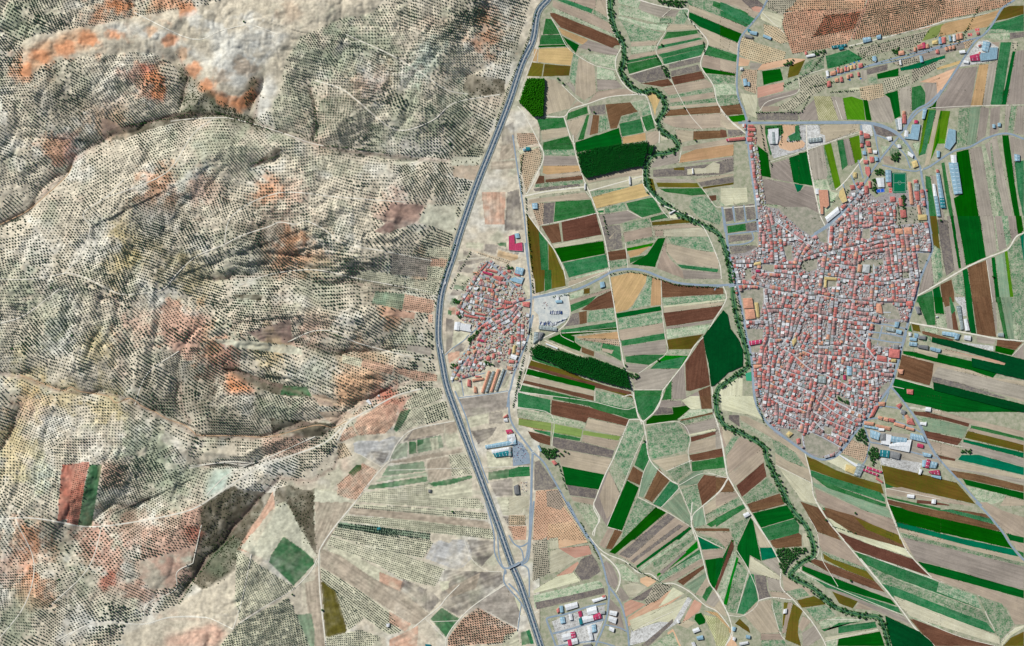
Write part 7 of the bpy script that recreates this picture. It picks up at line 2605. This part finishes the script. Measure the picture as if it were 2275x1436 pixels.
def flat(name,p,z,mat,**k):
    q=p if np.cross(p,np.roll(p,-1,0)).sum()<0 else p[::-1]
    return meshobj(name,np.c_[wx(q[:,0]),wy(q[:,1]),np.full(len(q),z)],[tuple(range(len(q)))],mat,kind='structure',**k)
tpl=plain('town_yard_ground',(164,158,156),.25,.15,.95,(124,120,116)); flat('town_paving',TOWN,.1,tpl); flat('village_paving',VILL,.05,ylm)
om=plain('vacant_plot_soil',(168,160,146),.2,.05,.95,(122,128,108))
OPEN=[o_ for i_,o_ in enumerate(OPEN) if i_ not in (4,)]
for i,(c_,p) in enumerate(OPEN): 
    if len(p)>3 and i>0: flat('vacant_plot',p,.14+.006*i,om)
for i,(c_,p) in enumerate(STREETS): ribbon('street',resample(p,4),2.3,stm,.19+.002*(i%9))
OX,OY,SC=990,260,2  # raster, 1 m cells
OC=np.ones((1600,2240),np.uint8)
yy,xx=np.mgrid[0:1600,0:2240]; XX=xx/SC+OX; YY=yy/SC+OY
for poly in (TOWN,VILL): OC[inpoly(XX,YY,poly)]=0
for nl in NORTH:
    OC[segdist(XX,YY,nl)<12]=0
for c_,p in OPEN:
    if len(p)>3: OC[inpoly(XX,YY,p)]=1
for b in BL:
    x0,y0=b['p'].min(0)-2; x1,y1=b['p'].max(0)+2
    S=(slice(max(0,int((y0-OY)*SC)),max(0,int((y1-OY)*SC))),slice(max(0,int((x0-OX)*SC)),max(0,int((x1-OX)*SC))))
    if OC[S].size: OC[S][segdist(XX[S],YY[S],np.vstack([b['p'],b['p'][:1]]))<1.0]=1; OC[S][inpoly(XX[S],YY[S],b['p'])]=1
def burn(p,w):
    for x,y in resample(p,.4):
        i=int((x-OX)*SC); j=int((y-OY)*SC); r=int(math.ceil(w*SC))
        if r<i<2240-r and r<j<1600-r:
            OC[j-r+1:j+r,i-r+1:i+r]=1
SL=[(p,1.35,True) for _,p in STREETS]+[(p,float(c_[1:])*.5,False) for c_,p in ROADS if c_[0]=='a' and p[:,0].max()>1000]+[(p,1.0,False) for c_,p in ROADS if c_[0]=='d']
SLL=[]
for p,w,s in SL:
    if len(p)<2: continue
    burn(p,w); SLL.append((p,w))
HS=[]
def tryhouse(cx,cy,a,w,d,h,kind,fill=.07,vil=False):
    # w along the street, d depth, metres
    ca,sa=math.cos(a),math.sin(a); us=np.linspace(-.5,.5,max(3,int(w/1.6)))*w*.94/PX; vs2=np.linspace(-.5,.5,max(3,int(d/1.6)))*d*.94/PX
    u,v=np.meshgrid(us,vs2); x=cx+u*ca-v*sa; y=cy+u*sa+v*ca
    i=((x-OX)*SC).astype(int); j=((y-OY)*SC).astype(int)
    if i.min()<1 or j.min()<1 or i.max()>2238 or j.max()>1598: return False
    if OC[j,i].mean()>fill: return False
    x0,x1=int((cx-OX)*SC-max(w,d)*.75),int((cx-OX)*SC+max(w,d)*.75)+1; y0,y1=int((cy-OY)*SC-max(w,d)*.75),int((cy-OY)*SC+max(w,d)*.75)+1
    x0=max(x0,0);y0=max(y0,0); S=(slice(y0,y1),slice(x0,x1)); dx=XX[S]-cx; dy=YY[S]-cy
    uu=dx*ca+dy*sa; vv=-dx*sa+dy*ca; OC[S][(np.abs(uu)<w/2/PX)&(np.abs(vv)<d/2/PX)]=1
    HS.append((cx,cy,a,w,d,h,kind)); return True
def pickroof(back=False):
    r=random.random()
    if back: return 'l' if r<.42 else 'q' if r<.58 else 'k' if r<.72 else 'w' if r<.84 else 'r' if r<.93 else 'g' if r<.98 else 'b'
    return 'r' if r<.19 else 'q' if r<.4 else 'k' if r<.58 else 'l' if r<.8 else 'o' if r<.86 else 'w' if r<.95 else 'g'
for p,w in SLL:
    q=resample(p,.5); L=np.r_[0,np.cumsum(np.hypot(*np.diff(q,axis=0).T))]
    for side in (-1,1):
        s=random.uniform(0,2); 
        while s<L[-1]-2:
            wd=random.uniform(8.0,13.5); s+=wd/2/PX
            x=np.interp(s,L,q[:,0]); y=np.interp(s,L,q[:,1]); x2=np.interp(s+1,L,q[:,0]); y2=np.interp(s+1,L,q[:,1]); x3=np.interp(s-1,L,q[:,0]); y3=np.interp(s-1,L,q[:,1])
            a=math.atan2(y2-y3,x2-x3); d=random.uniform(10,16); o_=w+.15+d/2/PX
            vil=x<1200; hh_=random.uniform(6.5,10.5) if not vil else random.uniform(4.5,7)
            if vil and random.random()<.12: s+=wd/2/PX; continue
            if tryhouse(x-math.sin(a)*side*o_,y+math.cos(a)*side*o_,a,wd,d,hh_,'f'): s+=wd/2/PX; continue
            wd2=wd*.62; d2=d*.7; o_=w+.15+d2/2/PX; s-=wd/2/PX-wd2/2/PX
            x=np.interp(s,L,q[:,0]); y=np.interp(s,L,q[:,1])
            if tryhouse(x-math.sin(a)*side*o_,y+math.cos(a)*side*o_,a,wd2,d2,hh_*.9,'f'): s+=wd2/2/PX; continue
            s+=.8-wd2/2/PX+.0
nf=len(HS)
# rear buildings in the cores of the blocks
FA=[(np.array([h[0],h[1]]),h[2]) for h in HS]; FP=np.array([f[0] for f in FA]); FAn=np.array([f[1] for f in FA])
for k in range(90000):
    x=random.uniform(1000,2080); y=random.uniform(270,1030)
    i=int((x-OX)*SC); j=int((y-OY)*SC)
    if OC[j,i]: continue
    if x<1200 and random.random()<.4: continue
    n0=((FP[:,0]-x)**2+(FP[:,1]-y)**2).argmin()
    if (FP[n0][0]-x)**2+(FP[n0][1]-y)**2>400: continue
    big=k<22000
    tryhouse(x,y,FAn[n0],random.uniform(6,11) if big else random.uniform(3.5,6.5),random.uniform(5,10) if big else random.uniform(3.5,6),random.uniform(3.0,6.8) if big else random.uniform(2.6,4.5),'b',.13)
print('houses',nf,len(HS))
def house_geo(w,d,h,kind,flatroof):
    x=w/2;y=d/2; b=[(-x,-y),(x,-y),(x,y),(-x,y)]
    V=[(px,py,-.3) for px,py in b]+[(px,py,h) for px,py in b]; F=[(0,1,5,4),(1,2,6,5),(2,3,7,6),(3,0,4,7)]
    if flatroof:
        RV=[(px*.97,py*.97,h-.25) for px,py in b]; RF=[(0,1,2,3)]; F+=[]
        V+=[(px*.97,py*.97,h) for px,py in b]+[(px*.97,py*.97,h-.25) for px,py in b]; F+=[(4,5,9,8),(5,6,10,9),(6,7,11,10),(7,4,8,11),(8,9,13,12),(9,10,14,13),(10,11,15,14),(11,8,12,15)]
    else:
        rh=min(d*.2,2.4); RV=[(-x-.1,-y-.25,h-.05),(x+.1,-y-.25,h-.05),(x+.1,y+.25,h-.05),(-x-.1,y+.25,h-.05),(-x-.1,0,h+rh),(x+.1,0,h+rh)]; RF=[(0,1,5,4),(2,3,4,5)]
        V+=[(-x,0,h+rh-.1),(x,0,h+rh-.1)]; F+=[(5,6,9),(7,4,8)]
    return V,F,RV,RF
HS2=[]
for hh in HS:
    back=hh[6]=='b'; c_=pickroof(back); fl=(c_ in 'lwgb' ) or (back and random.random()<.3); HS2.append((*hh,c_,fl))
inview=[h for h in HS2 if 0<h[0]<2275 and 0<h[1]<1436]
inview.sort(key=lambda h:-h[3]*h[4]); big=set(id(h) for h in inview[:300])
def quarter(x,y):
    if x<1200: return 'in the upper half of the motorway village' if y<700 else 'in the lower half of the motorway village'
    if y<470: return 'along the upper end of the large town'
    r='upper' if y<620 else 'middle' if y<790 else 'lower'; c_='left' if x<1760 else 'centre' if x<1890 else 'right'
    return f'in the {r} {c_} quarter of the large town'
def fineq(x,y):
    if x<1200: return ('top' if y<650 else 'upper' if y<710 else 'lower' if y<770 else 'bottom')+' rows, '+('left' if x<1085 else 'right')+' side of the village'
    r='top' if y<500 else 'upper' if y<590 else 'upper middle' if y<680 else 'lower middle' if y<770 else 'lower' if y<860 else 'bottom'
    return r+' rows, '+('left edge' if x<1710 else 'left middle' if x<1800 else 'right middle' if x<1900 else 'right edge')+' of town'
HLAB={}; hg=defaultdict(list)
for h in inview[:300]: hg[(CN[h[7]],'flat' if h[8] else 'ridged',fineq(h[0],h[1]))].append(h)
for k,v in hg.items():
    v.sort(key=lambda h:h[0])
    for i,h in enumerate(v):
        b_=f"{k[0]} {k[1]} roofed house, {k[2]}"; HLAB[id(h)]=(b_+('' if len(v)==1 else f', {ORD[i]}' if len(v)<=9 else ''),b_)
AV=[];AF=[];AM=[];AU=[]; slots=['wall']+list(RM)
for h in HS2:
    cx,cy,a,w,d,ht,kd,c_,fl=h; V,F,RV,RF=house_geo(w,d,ht,kd,fl); rz=-a; z=.12
    if id(h) in big:
        lb,gb=HLAB[id(h)]
        t=empty('town_house',(float(wx(cx)),float(wy(cy)),z),lb,'house',gb,rz)
        meshobj('walls',V,F,wallm,parent=t); rfo=meshobj('roof',RV,RF,RM[c_],parent=t,uv=[(v[0],v[1]) for v in RV])
        if not fl:
            s=.45; ux_,uy_=w*.22,d*.18; meshobj('chimney',[(ux_+dx*s,uy_+dy*s,zz) for zz in (ht,ht+2.6) for dx,dy in ((-1,-1),(1,-1),(1,1),(-1,1))],[(0,1,5,4),(1,2,6,5),(2,3,7,6),(3,0,4,7),(4,5,6,7)],wallm,parent=rfo)
        continue
    ca,sa=math.cos(rz),math.sin(rz); X0,Y0=float(wx(cx)),float(wy(cy))
    for VV,FF,mi in ((V,F,0),(RV,RF,slots.index(c_))):
        b0=len(AV)
        for v in VV: AV.append((X0+v[0]*ca-v[1]*sa,Y0+v[0]*sa+v[1]*ca,z+v[2])); AU.append((v[0],v[1]))
        for f in FF: AF.append(tuple(b0+i for i in f)); AM.append(mi)
o=meshobj('town_houses',AV,AF,[wallm]+[RM[k] for k in RM],mi=AM,uv=AU); o['kind']='stuff'; o['label']='closely packed smaller tiled houses and sheds filling the town and village blocks'; o['category']='houses'
# yard trees in the gaps
yt=[]
for k in range(9000):
    x=random.uniform(1000,2080); y=random.uniform(270,1030); i=int((x-OX)*SC); j=int((y-OY)*SC)
    if OC[j-2:j+3,i-2:i+3].sum()==0 and random.random()<(.4 if x>1300 else .7): yt.append((x,y)); OC[j-3:j+4,i-3:i+4]=1
for i in (4,7,11,12,14,16,19):
    if i<len(OPEN):
        for q in lattice(OPEN[i][1],4.5,.3,1.4):
            if random.random()<.28: yt.append(tuple(q))
for poly in (np.array([(1905,100),(1840,165),(2100,110),(2180,70),(2150,60)],float),np.array([(1010,640),(1060,600),(1120,640),(1160,600),(1100,760),(1040,720)],float)):
    for q in lattice(poly,5,.2,1.6):
        if random.random()<.3: yt.append(tuple(q))
yt=np.array(yt); scatter('garden_trees',yt,R.uniform(1.3,3.0,len(yt)),G_br,'small garden and courtyard trees between the houses','trees')
print('yard trees',len(yt))

# ---------------- sports grounds, pools ----------------
bl=plain('blue_court',(28,92,196),.08,.1,.7); pw=plain('pool_water',(20,120,190),.1,.1,.1,None,.5); rdc=plain('red_court',(206,92,84),.1,.1,.8); gpc=plain('green_court',(60,160,120),.1,.1,.8)
def court(name,label,p,mat,cat,lines_=True,z=.8):
    q,c=local(p); q=q[::-1] if np.cross(q,np.roll(q,-1,0)).sum()<0 else q
    t=empty(name,(c[0],c[1],z),label,cat); V=np.vstack([np.c_[q,np.zeros(4)],np.c_[q,np.full(4,-.8)]])
    meshobj('surface',V,[(0,1,2,3)]+[(i,4+i,4+(i+1)%4,(i+1)%4) for i in range(4)],mat,parent=t)
    if lines_:
        V=[];F=[]
        def seg(a,b,w=.3):
            d_=(b-a)/np.hypot(*(b-a)); n_=np.array([-d_[1],d_[0]])*w; k=len(V)
            for v in (a-n_,b-n_,b+n_,a+n_): V.append((v[0],v[1],.05))
            F.append((k,k+1,k+2,k+3))
        k_=q*.9
        for i in range(4): seg(k_[i],k_[(i+1)%4])
        i=0 if np.hypot(*(q[1]-q[0]))>np.hypot(*(q[2]-q[1])) else 1; m_=lambda a,b:(k_[a%4]+k_[b%4])/2
        seg(m_(i,i+1),m_(i+2,i+3)); cen=np.zeros(2)
        rad=min(np.hypot(*(q[1]-q[0])),np.hypot(*(q[2]-q[1])))*.13
        cr=[np.array([math.cos(t_),math.sin(t_)])*rad for t_ in np.linspace(0,2*math.pi,17)]
        for u_,v_ in zip(cr[:-1],cr[1:]): seg(u_,v_,.2)
        meshobj('line_markings',V,F,paint,parent=t)
def bx(x0,y0,x1,y1,a=0.0):
    c=np.array([(x0+x1)/2,(y0+y1)/2]); r=np.array([(x0,y0),(x1,y0),(x1,y1),(x0,y1)],float)-c; ca,sa=math.cos(a),math.sin(a); return r@np.array([[ca,sa],[-sa,ca]])+c
court('football_pitch','dark green football pitch with white lines beside the blue hall',bx(1984,384,2013,429,0),plain('artificial_turf',(10,106,72),.1,.03),'football pitch')
court('padel_court','bright blue hard court below the white hall',bx(1947,420,1965,428,-.1),bl,'court')
court('tennis_court','small red hard court left of the football pitch',bx(1975,418,1982,429),rdc,'court')
court('tennis_court','red court on the green pad by the upper right crossroads, left one',bx(2150,74,2160,81,-.1),rdc,'court'); court('tennis_court','red court on the green pad by the upper right crossroads, right one',bx(2166,63,2176,70,-.1),rdc,'court')
court('swimming_pool','large bright blue pool left of the village',np.array([(1011,716),(1022,716),(1020,733),(1009,732)],float),pw,'pool',False)
court('playing_field','green grass plot between the grid streets, upper left of town',np.array([(1616,503),(1656,497),(1657,512),(1617,518)],float),MATS['G'],'lawn',False)
court('playing_field','mint green pad beside the river at the left edge of town',np.array([(1656,830),(1669,826),(1670,847),(1658,846)],float),gpc,'court',False)
PL=sorted([(1857,158),(1880,148),(1890,143),(1898,139),(1943,126),(1908,136),(1888,178),(1912,175),(1842,190),(2112,108),(2088,84)])
PL=[(x,y,o_) for (x,y),o_ in zip(PL,['first','second','third','fourth','fifth','sixth','seventh','eighth','ninth','tenth','eleventh'])]
for x,y,o_ in PL: court('swimming_pool',f'small blue garden pool in the villa strip, {o_} in the data' if 0 else f'small blue garden pool, {o_} from left in the villa rows',bx(x-2,y-1.2,x+2,y+1.2,-.25),pw,'pool',False)

# ---------------- vehicles ----------------
tyre=plain('tyre',(30,30,32)); glass=plain('car_glass',(40,56,66),.1,.5,.2)
def car_mesh(name,col,lorry=False):
    bm=bmesh.new()
    def boxp(x0,x1,y0,y1,z0,z1,mi,t=0,tt=0):
        vs_=[bm.verts.new(v) for v in ((x0,y0,z0),(x1,y0,z0),(x1,y1,z0),(x0,y1,z0),(x0+t,y0+tt,z1),(x1-t,y0+tt,z1),(x1-t,y1-tt,z1),(x0+t,y1-tt,z1))]
        for f in ((0,3,2,1),(4,5,6,7),(0,1,5,4),(1,2,6,5),(2,3,7,6),(3,0,4,7)):
            bm.faces.new([vs_[i] for i in f]).material_index=mi
    def wheel(x,y,r):
        ret=bmesh.ops.create_cone(bm,cap_ends=True,segments=10,radius1=r,radius2=r,depth=.3)
        bmesh.ops.rotate(bm,verts=ret['verts'],cent=(0,0,0),matrix=__import__('mathutils').Matrix.Rotation(math.pi/2,3,'X')); bmesh.ops.translate(bm,verts=ret['verts'],vec=(x,y,r))
        for f in {f for v in ret['verts'] for f in v.link_faces}: f.material_index=2
    if lorry:
        boxp(-7.5,4.6,-1.35,1.35,1.1,4.0,0,.05,.02); boxp(5.2,7.5,-1.25,1.25,.7,3.4,3,.25,.1); boxp(7.0,7.55,-1.1,1.1,1.9,2.9,1,.1,.1); boxp(-7.4,6,-.5,.5,.7,1.1,2)
        for x in (-6.4,-5.2,-4,3.6,6.4):
            for y in (-1.1,1.1): wheel(x,y,.5)
    else:
        boxp(-2.2,2.2,-.9,.9,.3,.85,0,.08,.03); boxp(-1.6,1.1,-.82,.82,.85,1.42,1,.45,.12); boxp(-1.1,.6,-.68,.68,1.42,1.46,0)
        for x in (-1.35,1.4):
            for y in (-.85,.85): wheel(x,y,.32)
    me=bpy.data.meshes.new(name); bm.to_mesh(me); bm.free(); p_=plain('paint_'+name+str(col),col,.03,.5,.3,None,.5)
    for m_ in (p_,glass,tyre,plain('lorry_cab',(200,206,212))): me.materials.append(m_)
    return me
CCOL=[('white',(236,238,240)),('silver grey',(168,172,178)),('black',(34,36,40)),('red',(170,40,40)),('blue',(40,72,130))]
CM=[(n_,car_mesh('car',c_)) for n_,c_ in CCOL]; LM=[(n_,car_mesh('lorry',c_,True)) for n_,c_ in CCOL[:2]+CCOL[4:]]
def car(x,y,a,z,where,lorry=False,ci=None):
    n_,me=random.choice(LM if lorry else CM) if ci is None else (LM if lorry else CM)[ci]
    o=bpy.data.objects.new('lorry' if lorry else 'car',me); o.location=(float(wx(x)),float(wy(y)),z); o.rotation_euler=(0,0,a); COL.objects.link(o)
    lb=f"{n_} {'box lorry' if lorry else 'car'} {where}"; o['label']=lb; o['category']='lorry' if lorry else 'car'; o['group']=lb
HD=np.gradient(HR,axis=0)
for k,p in MISC:
    if k=='cars':
        for i,(x,y) in enumerate(p):
            j=((HR-[x,y])**2).sum(1).argmin(); d_=HD[j]/np.hypot(*HD[j]); s=-1 if i%2 else 1; q=HR[j]+np.array([-d_[1],d_[0]])*s*(2.4 if i%3 else 4.4)
            car(q[0],q[1],math.atan2(-d_[1],d_[0]),.7,'driving on the '+('upper' if y<480 else 'middle' if y<900 else 'lower')+' stretch of the motorway',i in (0,1,2,3,6,11),0 if i in (0,1,2,3) else None)
for j in range(7,len(HR)-4,8):
    d_=HD[j]/np.hypot(*HD[j]); s=random.choice((-1,1)); q=HR[j]+np.array([-d_[1],d_[0]])*s*random.choice((2.4,4.4)); y=q[1]
    car(q[0],q[1],math.atan2(-d_[1],d_[0])+(math.pi if s>0 else 0),.7,'driving on the '+('upper' if y<480 else 'middle' if y<900 else 'lower')+' stretch of the motorway')
flat('lorry_park_ground',np.array([(1187,660),(1262,652),(1266,700),(1255,715),(1235,727),(1198,722),(1196,700),(1186,690)],float),.2,plain('lorry_park_gravel',(206,206,196),.15,.05,.9,(170,178,178)))
flat('scrapyard_ground',np.array([(1138,972),(1160,985),(1176,1010),(1178,1030),(1140,1036)],float),.25,asph)
for k in range(30): x=1200+k*1.9+random.uniform(-.5,.5); car(x,722-max(0,(x-1225))*.42 if x>1225 else 719+random.uniform(-3,1),1.3+random.uniform(-.2,.2)-(.9 if x>1236 else 0),.3,'parked along the lower fence of the lorry park',True)
for k in range(14): car(1222+k*2.0,694+random.uniform(-1,1),1.5+random.uniform(-.1,.1),.3,'in the central row of the lorry park',True)
for k in range(12): car(1202+random.uniform(0,24),676+random.uniform(-7,10),random.uniform(.5,1.6),.3,'standing in the upper part of the lorry park')
for k in range(60): car(1141+random.uniform(0,30),985+random.uniform(0,44),random.uniform(0,3.1),.3,'in the crowded scrap yard beside the roundabout')
for k in range(22): car(1158+random.uniform(0,13),1070+random.uniform(0,28),random.choice((0,1.57))+random.uniform(-.1,.1),.3,"in the walled yard")
for k in range(20): car(1925+k*1.7+random.uniform(-.5,.5),1010+k*.35+random.uniform(-1,10),random.uniform(0,3),.4,'in the factory estate yards at the lower right')
seg=[s for s in STREETS]
for k in range(110):
    p=random.choice(seg)[1]; q=resample(p,1.0)
    if len(q)<3: continue
    j=random.randrange(1,len(q)-1); d_=q[j+1]-q[j]; d_/=np.hypot(*d_); c0=q[j]+np.array([-d_[1],d_[0]])*random.choice((-.7,.7))
    car(c0[0],c0[1],math.atan2(-d_[1],d_[0]),.12,'parked in a street '+quarter(*c0))
# roundabouts
for x,y,r,lb in ((1184,1005,5,'round planted traffic island at the junction left of the plain'),(2048.5,378,4,'round planted traffic island on the bypass right of the town'),(1975,701,3,'small round planted island in the square at the right of town')):
    t=empty('traffic_island',(float(wx(x)),float(wy(y)),.6),lb,'roundabout'); n_=20
    for nm,rr,z0,z1,mt in (('kerb',r,0,.25,paint),('planting',r*.55,.2,.9,broad)):
        V=[(math.cos(2*math.pi*i/n_)*rr*s_,math.sin(2*math.pi*i/n_)*rr*s_,z_) for s_,z_ in ((1,z0),(1,z1),(.8,z1)) for i in range(n_)]
        F=[(a_*n_+i,a_*n_+(i+1)%n_,(a_+1)*n_+(i+1)%n_,(a_+1)*n_+i) for a_ in (0,1) for i in range(n_)]+[tuple(2*n_+i for i in range(n_))]
        meshobj(nm,V,F,mt,parent=t)
